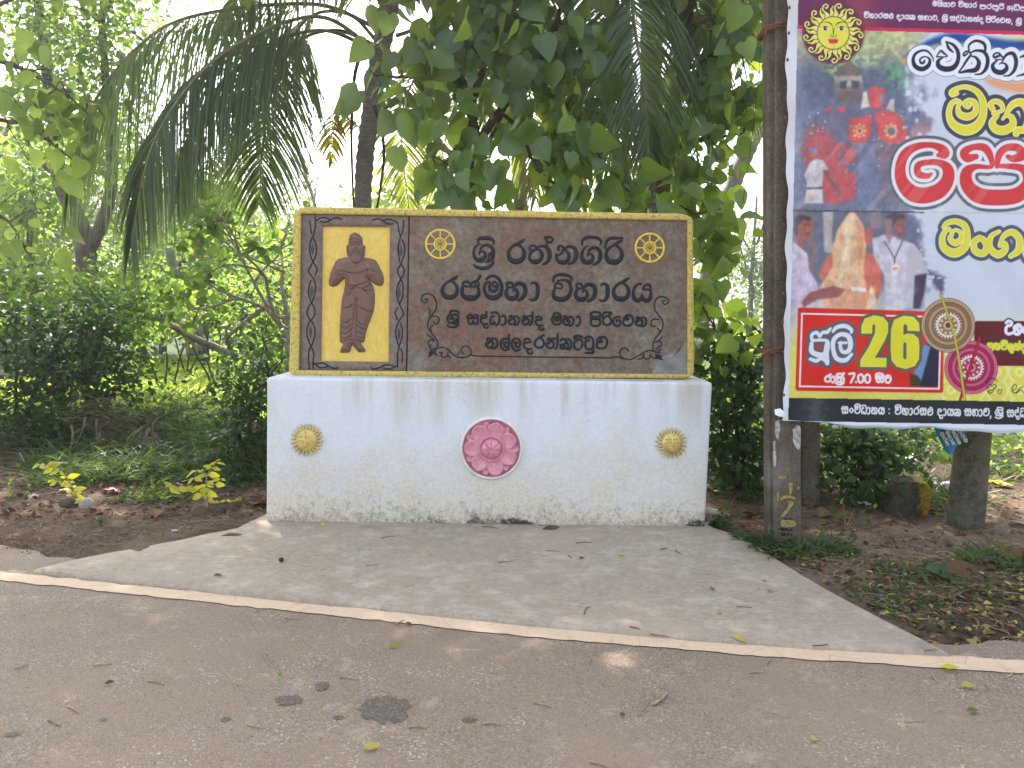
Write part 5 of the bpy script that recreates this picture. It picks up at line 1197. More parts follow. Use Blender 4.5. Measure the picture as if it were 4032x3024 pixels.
# ------------------------------------------------------------------ plants
def tpl_heart():
    ys = [-.10, .0, .12, .35, .62, .85, 1.0]; ws = [.20, .36, .47, .50, .36, .16, .01]
    V, n = [], len(ys)
    for y, w in zip(ys, ws):
        yc = max(y, 0)
        V += [(-w, y, .34 * w - .30 * yc ** 2), (0, yc if y < 0 else y, -.30 * yc ** 2), (w, y, .34 * w - .30 * yc ** 2)]
    fs = []
    for i in range(n - 1):
        a = i * 3; fs += [(a, a + 1, a + 4, a + 3), (a + 1, a + 2, a + 5, a + 4)]
    return np.array(V, float), np.array(fs)
def tpl_leaf(w=.30):
    V = [(0, 0, 0), (-w, .38, .06), (0, .45, 0), (w, .38, .06), (-w * .6, .75, -.02), (w * .6, .75, -.02), (0, 1, -.15)]
    return np.array(V, float), [(0, 2, 1), (0, 3, 2), (1, 2, 6, 4), (2, 3, 5, 6)]
def tpl_diamond(w=.34):
    return np.array([(0, 0, 0), (-w, .5, .08), (0, 1, -.08), (w, .5, .08)], float), np.array([(0, 3, 2, 1)])
HEART, LEAF, DIAM = tpl_heart(), tpl_leaf(), tpl_diamond()

def scatter(mb, tpl, pos, axis, nor, size, var):
    V, fs = tpl; n = len(pos); k = len(V)
    axis = nrmz(axis); nor = nrmz(nor - (nor * axis).sum(1, keepdims=True) * axis); side = np.cross(axis, nor)
    size = np.broadcast_to(size, (n,))[:, None, None]
    P = pos[:, None] + size * (V[None, :, 0:1] * side[:, None] + V[None, :, 1:2] * axis[:, None] + V[None, :, 2:3] * nor[:, None])
    bend = rng.normal(0, .16, (n, 2)); wv_ = bend[:, :1] * V[None, :, 1] ** 2 + bend[:, 1:] * V[None, :, 0] * V[None, :, 1] * 2.4 + rng.normal(0, .05, (n, 1)) * np.sin(V[None, :, 1] * 9) * np.abs(V[None, :, 0]) * 2
    P = P + size * wv_[..., None] * nor[:, None]
    off = (np.arange(n) * k)[:, None, None]
    vv = np.repeat(var, k); base = mb.n
    mb.mid[base] = np.tile((np.abs(V[:, 0]) < 1e-6).astype(np.float32), n)
    mb.v.append(P.reshape(-1, 3)); mb.var.append(vv); mb.n += n * k
    for m in set(len(f) for f in fs):
        F_ = np.array([f for f in fs if len(f) == m])
        mb.f.append((F_[None] + off).reshape(-1, m) + base)

def rvec(n): return nrmz(rng.normal(size=(n, 3)))

def leafcloud(mb, tpl, centers, per, spread, size, droop=.3, jitter=.45, tone=None, down=False):
    "leaves gathered in small sprays round the given centres"
    n = len(centers) * per
    c = np.repeat(centers, per, 0)
    sp = np.repeat(np.broadcast_to(spread, (len(centers),)) * rng.uniform(.6, 1.3, len(centers)), per)[:, None]
    off = rng.normal(size=(n, 3)) * sp * [1, 1, .75]
    pos = c + off
    ax = nrmz(off) * .8 + rvec(n) * .7 + [0, 0, -droop]
    nor = rvec(n) * (.7 if not down else 1.2) + ([0, -.35, .7] if not down else [0, -.55, .5])
    t = np.repeat(rng.uniform(.1, .9, len(centers)) if tone is None else np.broadcast_to(tone, (len(centers),)), per)
    var = np.clip(t + rng.normal(0, .18, n), 0, 1)
    scatter(mb, tpl, pos, ax, nor, size * rng.uniform(1 - jitter * (1.25 if down else 1), 1 + jitter * .6, n), var)

def inblob(c, r, n, shell=.35):
    d = rvec(n); q = rng.uniform(shell, 1, n) ** .6
    return np.asarray(c) + d * q[:, None] * np.asarray(r)

def pb(px, py, Y, rx, ry, rd=None):
    "blob from photo pixels: centre and radii in metres"
    return at(px, py, Y), np.array([rx * Y / F, (rd if rd else (rx + ry) / 2 * Y / F * .7), ry * Y / F])

def plant(name, label, cat, base, limbs, blobs, leaf, bark, size, tpl=DIAM, per=14, spread=.22, group=None, droop=.3, twig=.006, down=False, root=None, trunkname="trunk", leafname="crown", tonefn=None):
    "limbs: [(points, radius0, radius1)], blobs: [(centre, radii, clusters)]"
    th = root or thing(name, label, cat, tuple(base), group)
    tb = MB(); nodes = []
    for P, r0, r1 in limbs:
        Q = crom(np.array(P), 6); Q = Q + rng.normal(0, .006, Q.shape)
        tube(tb, Q, np.linspace(r0, r1, len(Q)), 9 if r0 > .05 else 6); nodes.append(Q[len(Q) // 3:])
    nodes = np.vstack(nodes) if nodes else None
    lb = MB()
    for b in blobs:
        c, r, k = b[0], b[1], b[2]
        cs = inblob(c, r, k) if r is not None else c
        leafcloud(lb, tpl, cs, b[4] if len(b) > 4 else per, b[3] if len(b) > 3 and b[3] else spread, size, droop, down=down)
        if nodes is not None and twig:
            for q in cs[::2]:
                d = np.linalg.norm(nodes - q, axis=1); s = nodes[d.argmin()]
                if d.min() > 2.5: continue
                mid = (s + q) / 2 + rng.normal(0, .08, 3) + [0, 0, .08 * d.min()]
                tube(tb, crom(np.array([s, mid, q]), 3), np.linspace(twig * 2.2, twig * .7, 7), 5, cap=False)
    if tb.n: tb.build(trunkname, bark, th)
    if lb.n: lb.build(leafname, leaf, th, smooth=True)
    return th

def frond(lb, rb, path, L, n=70, start=.12, droop=.5, spread=1.0, wid=.030, fwd=.35, tone=.4, r0=.022, hang=0.0, tipshort=.35):
    "coconut frond: rachis through the world points `path`, leaflets of length L both sides"
    Q = crom(np.array(path), 10); m = len(Q)
    s = np.concatenate([[0], np.cumsum(np.linalg.norm(np.diff(Q, axis=0), axis=1))]); tot = s[-1]
    tube(rb, Q, np.linspace(r0, r0 * .16, m), 6)
    for side in (-1, 1):
        t = np.linspace(start, .995, n) + rng.uniform(-.3, .3, n) / n * (1 - start)
        t = np.clip(t, start, 1)
        P = np.stack([np.interp(t * tot, s, Q[:, k]) for k in range(3)], 1)
        T = nrmz(np.stack([np.interp(np.clip(t + .02, 0, 1) * tot, s, Q[:, k]) - np.interp(np.clip(t - .02, 0, 1) * tot, s, Q[:, k]) for k in range(3)], 1))
        up = np.array([0, -.55, .85]); S = nrmz(np.cross(T, up)) * side
        ln = L * np.where(t < .35, .65 + t, 1.0) * (1 - (1 - tipshort) * sstep(.6, 1.0, t)) * rng.uniform(.88, 1.08, n)
        f = fwd + .55 * sstep(.5, 1, t)
        d0 = nrmz(S * spread + T * f[:, None] + rng.normal(0, .06, (n, 3)) + [0, 0, -hang])
        k = 5; u = np.linspace(0, 1, k)
        C = P[:, None] + ln[:, None, None] * (d0[:, None] * u[None, :, None] + np.array([0, 0, -1.0]) * (droop * (u ** 2))[None, :, None])
        # keep the length when drooping
        D = C - P[:, None]; nl = np.linalg.norm(D[:, -1], axis=1); C = P[:, None] + D * (ln / np.maximum(nl, .01))[:, None, None]
        wv = nrmz(np.cross(d0, np.cross(T, d0)) + rng.normal(0, .35, (n, 3)))
        w = wid * np.array([.5, 1, .9, .6, .08])
        A = C + wv[:, None] * (w[None, :, None] / 2); B = C - wv[:, None] * (w[None, :, None] / 2)
        V = np.stack([A, B], 2).reshape(n, k * 2, 3); off = (np.arange(n) * k * 2)[:, None, None]
        fs = np.array([(2 * i, 2 * i + 1, 2 * i + 3, 2 * i + 2) for i in range(k - 1)])
        base = lb.n; lb.v.append(V.reshape(-1, 3)); lb.n += n * k * 2
        lb.var.append(np.repeat(np.clip(tone + rng.normal(0, .15, n), 0, 1), k * 2)); lb.f.append((fs[None] + off).reshape(-1, 4) + base)

def pth(s):
    return [at(*[float(k) for k in q.split(",")]) for q in s.split()]

def palm(name, label, trunk, r0, r1, fronds, leaf, group=None, extra=None):
    P = pth(trunk); g = P[0].copy(); g[2] = gz(g[0], g[1]) - .05
    th = thing(name, label, "palm", tuple(g), group)
    b = MB(); Q = crom(np.array(P), 14); tube(b, Q, np.linspace(r0, r1, len(Q)) * (1 + .05 * np.sign(np.sin(np.arange(len(Q)) * 1.9))), 14); b.build("trunk", M['palmbark'], th)
    for fr in fronds:
        path, kw = fr; lf = kw.pop("leaf", leaf); rm = kw.pop("rmat", M['rachis']); lb, rb = MB(), MB(); frond(lb, rb, pth(path), **kw)
        f = rb.build("frond", rm, th); lb.build("leaflets", lf, f, smooth=False)
    for s in (extra or ()):
        b = MB(); Q = crom(np.array(pth(s)), 8); tube(b, Q, np.linspace(.022, .010, len(Q)), 6); b.build("dead_petiole", M['barkdark'], th)
    return th

PL = M['palm']; PY_ = M['palmyel']
palm("coconut_palm", "slim ringed coconut palm behind the sign, long fronds arching to the left", "1426,1788,8.2 1428,1200,8.2 1427,850,8.2 1436,640,8.2 1455,480,8.2 1490,250,8.2 1528,60,8.2 1545,-80,8.2", .085, .10, [
    ("1500,120,8.2 1290,25,7.9 1050,20,7.6 850,45,7.4 690,85,7.2 570,160,7.1 460,270,7.0 370,400,7.0 300,560,7.05 268,740,7.1", dict(L=1.6, n=200, wid=.016, droop=1.3, spread=.55, fwd=.6, tone=.75, start=.22, hang=.4, tipshort=.42)),
    ("1470,190,8.1 1280,70,7.7 1060,110,7.3 840,240,7.0 690,410,6.8 590,600,6.7 535,850,6.75 515,980,6.8", dict(L=1.3, n=200, wid=.019, droop=.9, spread=.8, fwd=.95, tone=.2, start=.25, hang=.2)),
    ("1490,170,8.25 1380,60,8.2 1230,60,8.1 1120,200,8.1 1000,420,8.1 930,640,8.1", dict(L=1.0, n=130, wid=.018, droop=.8, spread=.9, fwd=.6, tone=.6, start=.3, hang=.1)),
    ("1480,200,8.15 1270,120,7.85 1030,190,7.5 850,380,7.3 750,580,7.2 695,800,7.2", dict(L=1.0, n=170, wid=.017, droop=.9, spread=.8, fwd=.9, tone=.4, start=.25, hang=.15)),
    ("1480,180,8.2 1330,120,8.0 1180,160,7.8 1095,290,7.7 1055,430,7.7 1032,600,7.7 1020,810,7.75", dict(L=1.1, n=150, wid=.019, droop=.6, spread=1.0, tone=.35, start=.3, hang=.1)),
    ("1520,60,8.2 1420,-120,8.1 1250,-180,7.9 1050,-120,7.7 930,0,7.6 870,150,7.5", dict(L=1.0, n=70, droop=1.0, tone=.4)),
    ("1540,40,8.2 1600,-160,8.1 1750,-260,7.8 1950,-220,7.5 2080,-80,7.4 2140,100,7.4", dict(L=1.0, n=70, droop=1.0, tone=.4)),
    ("1560,140,8.3 1700,110,8.2 1850,200,8.1 1930,380,8.1 1960,560,8.1", dict(L=.8, n=60, droop=.9, tone=.5)),
    ("1530,20,8.3 1450,-250,8.8 1300,-380,9.4 1100,-380,10.0 950,-250,10.4", dict(L=1.0, n=60, droop=.9, tone=.5)),
    ("1540,20,8.3 1560,-300,8.6 1620,-480,8.4 1750,-560,7.8", dict(L=1.0, n=60, droop=.6, tone=.5)),
    ("1440,520,8.3 1330,450,8.3 1305,540,8.2 1310,640,8.2", dict(L=.30, n=30, droop=.9, tone=.9, leaf=M['limefrond'], r0=.010)),
], PL, extra=("1450,160,8.1 1400,280,8.0 1385,480,8.0 1386,650,8.0 1395,860,8.0", "1475,420,8.05 1500,500,8.0 1512,610,8.0 1498,740,8.0 1478,850,8.0"))
palm("coconut_palm", "stout coconut palm right behind the sign, dark fronds hanging over its trunk", "2556,1810,8 2556,900,8 2557,700,8 2560,450,8 2566,100,8 2572,-250,8", .105, .11, [
    ("2560,-150,7.7 2490,-130,7.3 2490,20,7.1 2520,240,7.05 2542,420,7.05 2558,600,7.1", dict(L=1.2, n=125, wid=.022, droop=.75, spread=.8, tone=.12, start=.2, fwd=.5)),
    ("2550,-150,7.8 2420,-120,7.5 2350,60,7.4 2325,300,7.4 2335,560,7.5", dict(L=1.1, n=110, wid=.024, droop=.9, spread=.55, tone=.15, fwd=.5)),
    ("2570,-150,7.8 2680,-140,7.6 2740,20,7.5 2775,220,7.5 2790,380,7.5", dict(L=.8, n=100, droop=.9, spread=.6, tone=.2)),
    ("2520,-60,8.3 2430,60,8.3 2420,350,8.3 2440,620,8.3 2470,800,8.3", dict(L=.8, n=100, droop=1.4, spread=.5, tone=.3, leaf=PY_)),
    ("2600,200,8.3 2640,320,8.3 2640,520,8.3 2620,760,8.3", dict(L=.6, n=60, droop=1.5, spread=.4, tone=.35, leaf=PY_)),
    ("2500,100,8.4 2300,180,8.6 2240,420,8.6 2230,720,8.6", dict(L=.8, n=100, droop=1.3, spread=.5, tone=.35, leaf=PY_)),
    ("2560,-150,8.0 2700,-350,7.8 2900,-420,7.4 3100,-330,7.2", dict(L=1.0, n=60, droop=.9, tone=.3)),
    ("2560,-150,8.0 2400,-380,7.8 2200,-430,7.4 2000,-330,7.2", dict(L=1.0, n=60, droop=.9, tone=.3)),
], PL)
palm("coconut_palm", "young coconut palm between the other two, sunlit yellow-green frond hanging to the sign", "2050,1650,10 2048,900,10 2045,700,10 2030,450,10 2010,150,10", .09, .10, [
    ("2000,180,10 1800,180,9.8 1650,290,9.6 1582,450,9.5 1590,650,9.5 1615,860,9.5", dict(L=.75, n=75, droop=.45, spread=1.0, tone=.55, leaf=PY_, start=.25, fwd=.6)),
    ("2010,150,10 2120,200,9.9 2230,420,9.9 2270,650,9.9 2290,860,9.9", dict(L=.8, n=70, droop=1.0, spread=.6, tone=.5, leaf=PY_)),
    ("1990,170,10 1900,240,10 1800,400,10 1740,620,10 1720,840,10", dict(L=.8, n=70, droop=.8, spread=.7, tone=.6, leaf=PY_)),
    ("2020,150,10 2060,260,9.8 2100,480,9.8 2110,780,9.8", dict(L=.8, n=70, droop=1.2, spread=.6, tone=.55, leaf=PY_)),
    ("2000,150,10 1880,60,10.3 1760,150,10.6 1700,350,10.8 1690,520,10.8", dict(L=.7, n=60, droop=1.0, spread=.7, tone=.9, leaf=M['limefrond'])),
    ("2000,150,10.2 1850,-100,10.5 1650,-150,10.8 1450,0,11", dict(L=.9, n=60, droop=.9, tone=.6, leaf=PY_)),
], PY_)
palm("coconut_palm", "leaning thin coconut trunk rising to the right beside the banner pole", "2720,1560,10.5 2800,1000,10.5 2860,800,10.5 2940,600,10.5 3010,470,10.5 3120,300,10.5", .11, .10, [
    ("3100,320,10.5 3000,330,10.3 2940,420,10.2 2910,520,10.2", dict(L=.6, n=50, droop=.9, tone=.3)),
    ("3110,310,10.5 3050,200,10.3 2960,220,10.2", dict(L=.7, n=50, droop=.8, tone=.3)),
    ("3120,300,10.5 3250,180,10.5 3400,200,10.5 3500,300,10.5", dict(L=.8, n=50, droop=.8, tone=.4)),
    ("3120,300,10.5 3150,100,10.5 3100,-100,10.3 2950,-200,10", dict(L=.8, n=50, droop=.8, tone=.4)),
], PL)

# broad-leaved tree in the middle
def limb(s, r0, r1): return (pth(s), r0, r1)
B = []
for px, py, Y, rx, ry, k in ((1480, 250, 6.9, 90, 90, 6), (1560, 330, 6.9, 100, 90, 8), (1660, 270, 6.9, 110, 100, 9), (1660, 440, 6.8, 80, 70, 8), (1760, 110, 6.9, 140, 130, 14), (1920, 90, 6.9, 180, 140, 22), (1900, 250, 6.9, 120, 90, 10), (2080, 120, 6.8, 180, 170, 26), (2050, 330, 6.8, 130, 100, 13),
                          (2190, 220, 6.8, 140, 170, 20), (2240, 430, 6.7, 90, 110, 9), (2150, 480, 6.8, 90, 100, 9), (2000, 520, 6.9, 90, 70, 6), (1800, 620, 6.7, 120, 80, 11), (1880, 720, 6.7, 120, 60, 9), (1760, 700, 6.7, 70, 70, 7), (2240, 590, 6.6, 110, 110, 14), (2300, 740, 6.5, 90, 55, 8), (2180, 730, 6.6, 90, 70, 8), (2490, 770, 6.5, 90, 40, 4), 
                          (2000, -150, 6.9, 420, 160, 34), (1700, -120, 7.0, 260, 150, 16), (2300, -100, 6.9, 200, 150, 14), (2000, -420, 7.4, 420, 160, 20), (1500, -380, 6.9, 380, 120, 46), (1900, -420, 6.8, 300, 140, 40), (2500, -420, 6.8, 300, 140, 40), (1700, -760, 7.0, 420, 180, 40), (2300, -800, 7.0, 420, 180, 40), (2900, -500, 6.9, 260, 160, 26)):
    c, r = pb(px, py, Y, rx, ry, .45); B.append((c, r, k))
plant("broadleaf_tree", "tree with large dark drooping heart leaves hanging over the sign's top edge", "tree", at(1830, 1900, 7.2) * [1, 1, 0],
      [limb("1830,1890,7.2 1825,1100,7.2 1832,850,7.2 1862,700,7.1 1872,590,7.1 1850,430,7.1 1810,300,7.1 1752,215,7.1", .085, .035), limb("1870,600,7.1 1945,470,7.0 2060,320,6.9 2180,120,6.9 2230,-150,6.9", .05, .015), limb("1850,430,7.1 1905,260,7.0 2000,40,6.9 2050,-250,7", .045, .014), limb("1800,290,7.1 1700,260,7.0 1600,300,6.95 1480,300,6.9", .03, .008),
       limb("1960,450,7 2020,480,6.9 2110,640,6.8 2200,740,6.7 2310,820,6.6", .022, .008), limb("2060,320,6.9 2230,420,6.8 2350,600,6.7 2480,760,6.55", .024, .007), limb("1865,650,7.1 1930,560,7 1980,440,7", .03, .012), limb("1770,235,7.1 1740,60,7 1700,-200,7", .03, .01), limb("1850,560,7 1780,600,6.8 1740,680,6.7", .018, .006)],
      [(a, b_, max(2, int(k * .46)) if a[2] < 4.9 else k) for a, b_, k in B], M['big'], M['barkdark'], .215, HEART, per=5, spread=.13, droop=1.15, twig=.004, down=True)
# tree right of the sign
B = []
for px, py, Y, rx, ry, k in ((2800, 60, 7.4, 150, 90, 18), (2930, 90, 7.3, 80, 100, 12), (2860, 220, 7.3, 110, 80, 14), (2960, 300, 7.2, 50, 110, 10), (2770, 330, 7.4, 80, 90, 10), (2860, 390, 7.2, 110, 80, 14), (2780, 500, 7.3, 70, 80, 9), (2880, 460, 7.2, 40, 50, 5), (2750, 600, 7.3, 60, 70, 9), (2800, 620, 7.2, 50, 60, 6), (2750, 740, 7.3, 60, 60, 8), (2790, 750, 7.2, 50, 50, 5), (2710, 820, 7.2, 50, 50, 5),
                          (2850, 955, 6.9, 50, 22, 3), (2900, 1290, 6.8, 60, 22, 4), (2770, 870, 7.0, 60, 40, 6), (2740, 960, 6.9, 60, 50, 6), (2800, 1040, 6.9, 60, 40, 5), (2740, 1120, 6.9, 45, 60, 5), (2800, 1210, 6.8, 70, 40, 7), (2780, 1320, 6.8, 60, 50, 8), (2850, 1380, 6.8, 80, 40, 7), (2800, -180, 7.4, 260, 150, 26), (3000, -150, 7.3, 200, 150, 16)):
    c, r = pb(px, py, Y, rx, ry, .4); B.append((c, r, k))
plant("broadleaf_tree", "tree with lighter green broad leaves filling the gap between sign and banner pole", "tree", at(2640, 1850, 7.6) * [1, 1, 0],
      [limb("2640,1850,7.6 2620,1200,7.6 2612,900,7.6 2618,640,7.6 2645,470,7.5 2690,280,7.5 2705,80,7.5 2745,-200,7.4", .09, .04), limb("2625,600,7.6 2720,560,7.4 2840,540,7.3 2930,520,7.2", .03, .008), limb("2690,280,7.5 2800,220,7.4 2920,200,7.3", .025, .008), limb("2700,120,7.5 2850,40,7.4 2960,20,7.3", .025, .008), limb("2615,800,7.5 2720,830,7.2 2800,900,7 2880,960,6.9", .02, .006), limb("2615,950,7.5 2700,1080,7 2760,1200,6.9 2850,1350,6.8", .02, .006)],
      [(a, b_, max(2, int(k * .5)) if a[2] < 4.9 else k) for a, b_, k in B], M['heart'], M['bark'], .18, HEART, per=6, spread=.14, droop=.9, twig=.004, down=True)
# heart-leaf branches at the left edge
B = []
for px, py, Y, rx, ry, k in ((30, 120, 6.5, 90, 110, 10), (120, 250, 6.5, 90, 70, 9), (240, 340, 6.5, 100, 60, 9), (60, 400, 6.4, 80, 70, 9), (200, 470, 6.5, 90, 60, 8), (310, 430, 6.6, 60, 60, 5), (90, 590, 6.4, 90, 60, 8), (280, 620, 6.5, 60, 70, 6), (230, 560, 6.5, 60, 40, 4), (20, 780, 6.3, 60, 90, 8), (30, 930, 6.3, 70, 50, 7), (110, 960, 6.3, 50, 40, 4), (-150, 300, 6.5, 150, 300, 24), (-250, 0, 6.7, 250, 250, 26), (50, -180, 6.8, 300, 140, 24), (-200, 700, 6.4, 150, 250, 16), (350, -260, 7.0, 240, 110, 40), (700, -420, 6.9, 300, 140, 70), (1050, -480, 6.8, 300, 130, 60), (300, -700, 6.9, 400, 200, 70), (900, -850, 6.9, 400, 200, 70), (-300, -420, 6.9, 300, 200, 40)):
    c, r = pb(px, py, Y, rx, ry, .4); B.append((c, r, k))
B.append((np.stack([rng.uniform(-6.6, 1.0, 620), rng.uniform(6.3, 7.6, 620), rng.uniform(4.62, 7.4, 620)], 1), None, 0, .2, 13))  # unseen slab of leaves overhead, added to keep the sun off the road
plant("heart_leaf_tree", "tree reaching in from the left edge with pale sunlit heart-shaped leaves", "tree", at(-420, 1900, 6.8) * [1, 1, 0],
      [limb("-420,1950,6.8 -400,1200,6.8 -380,700,6.8 -300,300,6.7 -200,0,6.7 -100,-300,6.8", .10, .03), limb("-370,650,6.8 -150,500,6.6 50,480,6.5 200,560,6.5 290,640,6.5", .03, .006), limb("-300,300,6.7 -50,230,6.6 120,290,6.5 270,380,6.5 350,450,6.6", .03, .006), limb("-390,900,6.8 -150,850,6.5 0,850,6.4 90,960,6.3", .022, .006), limb("-250,100,6.7 0,20,6.7 200,-150,6.9", .03, .008), limb("-200,-50,6.7 100,-350,6.8 500,-450,6.9 1000,-550,6.8", .06, .012), limb("0,-300,6.8 300,-650,6.9 800,-850,6.9", .04, .01)],
      [(b_[0], b_[1], max(2, int(b_[2] * .40)), *b_[3:]) if b_[1] is not None else b_ for b_ in B], M['bigpale'], M['bark'], .155, HEART, per=4, spread=.15, droop=.7, twig=.004, down=True)

# forked tree and the trees behind the clearing (small leaves)
B = []
for px, py, Y, rx, ry, k in ((180, 60, 14, 160, 120, 36), (330, 120, 14, 130, 120, 32), (420, 280, 14, 100, 120, 24), (470, 60, 14, 130, 130, 28), (250, 330, 14, 150, 120, 26), (150, 480, 14, 110, 90, 14), (380, 480, 13.8, 90, 80, 12), (300, -220, 13, 420, 140, 60), (650, -330, 12.5, 260, 150, 50), (400, 640, 13.6, 80, 80, 10)):
    c, r = pb(px, py, Y, rx, ry, 1.3); B.append((c, r, k))
B.append((np.stack([rng.uniform(-8.2, -.4, 820), rng.uniform(11, 13, 820), rng.uniform(7.9, 11.2, 820)], 1), None, 0))  # second unseen leaf slab, added high up to shade the apron and road
plant("forked_tree", "tall tree with a dark trunk forking low, left of the palm fronds", "tree", at(345, 1560, 14) * [1, 1, 0],
      [limb("350,1560,14 345,1250,14 338,1000,14 300,850,14 240,720,14 215,500,14 185,250,14 150,0,14 120,-350,14", .22, .05), limb("338,1000,14 400,880,14 440,720,14 440,520,14 415,300,14 405,50,14 430,-350,14", .13, .04), limb("420,350,14 560,230,13.8 640,120,13.8", .05, .015), limb("230,700,14 130,600,14 60,420,14", .06, .015), limb("400,60,14 520,-100,13.8 680,-280,13.6", .05, .015), limb("150,0,14 0,-150,14 -150,-250,14", .05, .015), limb("430,-200,14 700,-450,12.5 1100,-700,11 1500,-800,10 2000,-700,9.3", .08, .02), limb("430,-300,14 500,-800,12 300,-1100,11", .06, .02)],
      B, M['small'], M['bark'], .13, DIAM, per=26, spread=.30, twig=.008)

def bgtree(name, label, px, Y, top, w, leaf, k, size=.17, group=None, trunk=True, bark='bark', low=.25, per=26, seed=0):
    x = at(px, 1400, Y)[0]; g = float(gz(x, Y)); ztop = at(px, top, Y)[2]; wm = w * Y / F; h = ztop - g
    B = []; nb = 7
    for i in range(nb):
        a = rng.uniform(0, 6.28); q = rng.uniform(.2, .85); zz = g + h * rng.uniform(low, .92)
        wq = wm * (1 - abs((zz - g) / h - .55) * .7)
        B.append((np.array([x + math.cos(a) * wq * q * .6, Y + math.sin(a) * wq * q * .6, zz]), np.array([wq * .55, wq * .5, h * .16 + .2]), max(2, k // nb)))
    r = .05 + h * .012
    limbs = [([np.array([x, Y, g - .05]), np.array([x + .1 * rng.normal(), Y, g + h * .3]), np.array([x + .3 * rng.normal(), Y, g + h * .65]), np.array([x + .3 * rng.normal(), Y, g + h * .9])], r, r * .3)]
    for i in range(4):
        z0 = g + h * rng.uniform(.25, .6); a = rng.uniform(0, 6.28); limbs.append(([np.array([x, Y, z0]), np.array([x + math.cos(a) * wm * .4, Y + math.sin(a) * wm * .4, z0 + h * .15]), np.array([x + math.cos(a) * wm * .8, Y + math.sin(a) * wm * .8, z0 + h * .3])], r * .5, r * .12))
    return plant(name, label, "tree" if h > 2.2 else "bush", (x, Y, g), limbs, B, leaf, M[bark], size, DIAM, per=per, spread=wm * .17 + .12, group=group, twig=.007)
GB = "trees behind the clearing"
bgtree("leafy_tree", "bright yellow-green leafy tree beyond the forked trunk, low in the wood", 120, 18, 560, 210, M['bright'], 130, group=GB)
bgtree("leafy_tree", "pale hazy tree high at the top left behind the hanging heart leaves", 30, 24, 60, 330, M['far'], 170, .2, group=GB)
bgtree("leafy_tree", "tall airy tree beside the white sky gap, seen through the palm leaflets", 560, 21, 420, 200, M['small'], 110, .17, group=GB)
bgtree("leafy_tree", "round sunlit tree behind the lowest tip of the big palm frond", 640, 24, 700, 260, M['far'], 170, .2, group=GB)
bgtree("leafy_tree", "dense mid-green tree just left of the sign's upper corner", 900, 21, 830, 230, M['small'], 170, .18, group=GB)
bgtree("leafy_tree", "low tree directly behind the sign's left edge with dark lower boughs", 1150, 22, 900, 240, M['small'], 150, .18, group=GB)
bgtree("leafy_tree", "far thin-crowned tree with bare twigs against the white sky", 1230, 30, 560, 190, M['far'], 60, .16, group=GB, per=14)
bgtree("leafy_tree", "yellow-lit bushy tree seen between the two palm trunks", 1560, 18, 700, 240, M['bright'], 80, .18, group=GB)
bgtree("leafy_tree", "tree behind the stout palm trunk, light green in the sun", 2600, 18, 520, 200, M['bright'], 70, .17, group=GB)
bgtree("leafy_tree", "pale far tree in the gap left of the banner pole", 2960, 34, 700, 170, M['far'], 80, .22, group=GB)
bgtree("leafy_tree", "wide far tree behind the banner", 3500, 30, 400, 500, M['far'], 200, .26, group=GB)
bgtree("leafy_tree", "far tree at the left end of the wood", -300, 22, 300, 300, M['far'], 160, .2, group=GB)
bgtree("leafy_tree", "pale tree filling the left edge behind the heart leaves", 20, 26, 330, 330, M['far'], 200, .2, group=GB)
bgtree("leafy_tree", "pale green tree closing the gap behind the forked trunk", 330, 27, 420, 260, M['far'], 190, .2, group=GB)
bgtree("leafy_tree", "low bushy tree behind the yellow palm tip", 800, 23, 850, 220, M['small'], 150, .17, group=GB)
bgtree("leafy_tree", "low spreading tree with sunlit top between yellow palm and sign", 1020, 19, 900, 190, M['bright'], 130, .15, group=GB)
# shrubs
def shrub(name, label, blobs, leaf, size, base, stems=5, per=16, spread=.16, group=None, tpl=DIAM, droop=.2):
    B = [(*pb(px, py, Y, rx, ry, rd), k) for px, py, Y, rx, ry, rd, k in blobs]
    g = np.array([base[0], base[1], gz(base[0], base[1])]); L = []
    for c, r, k in B[:stems]: L.append(([g + rng.normal(0, .05, 3) * [1, 1, 0] - [0, 0, .03], (g + c) / 2 + rng.normal(0, .08, 3), c], .02, .006))
    return plant(name, label, "shrub", tuple(g), L, B, leaf, M['barkdark'], size, tpl, per=per, spread=spread, group=group, twig=.004, trunkname="stems", leafname="foliage", droop=droop)
def bx(px, Y): return at(px, 1700, Y)[0], Y
SH = "shrubs along the verge"
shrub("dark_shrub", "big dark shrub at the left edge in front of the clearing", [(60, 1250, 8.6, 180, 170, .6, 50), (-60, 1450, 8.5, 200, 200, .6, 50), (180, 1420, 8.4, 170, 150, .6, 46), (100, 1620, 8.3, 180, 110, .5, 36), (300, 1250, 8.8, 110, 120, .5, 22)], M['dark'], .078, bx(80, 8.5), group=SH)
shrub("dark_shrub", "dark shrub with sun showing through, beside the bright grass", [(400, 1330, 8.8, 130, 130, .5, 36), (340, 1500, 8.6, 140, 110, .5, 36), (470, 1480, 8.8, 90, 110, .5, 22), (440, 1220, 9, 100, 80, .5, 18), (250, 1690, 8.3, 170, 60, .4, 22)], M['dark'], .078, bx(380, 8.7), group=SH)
shrub("leafy_shrub", "mid-green shrub standing above the dark shrubs on the left", [(150, 1150, 9.6, 200, 90, .7, 40), (400, 1180, 9.8, 160, 80, .7, 30), (0, 1120, 9.5, 120, 130, .6, 26), (520, 1220, 10, 120, 90, .6, 22), (480, 1080, 11, 90, 60, .6, 12)], M['small'], .095, bx(240, 9.7), group=SH)
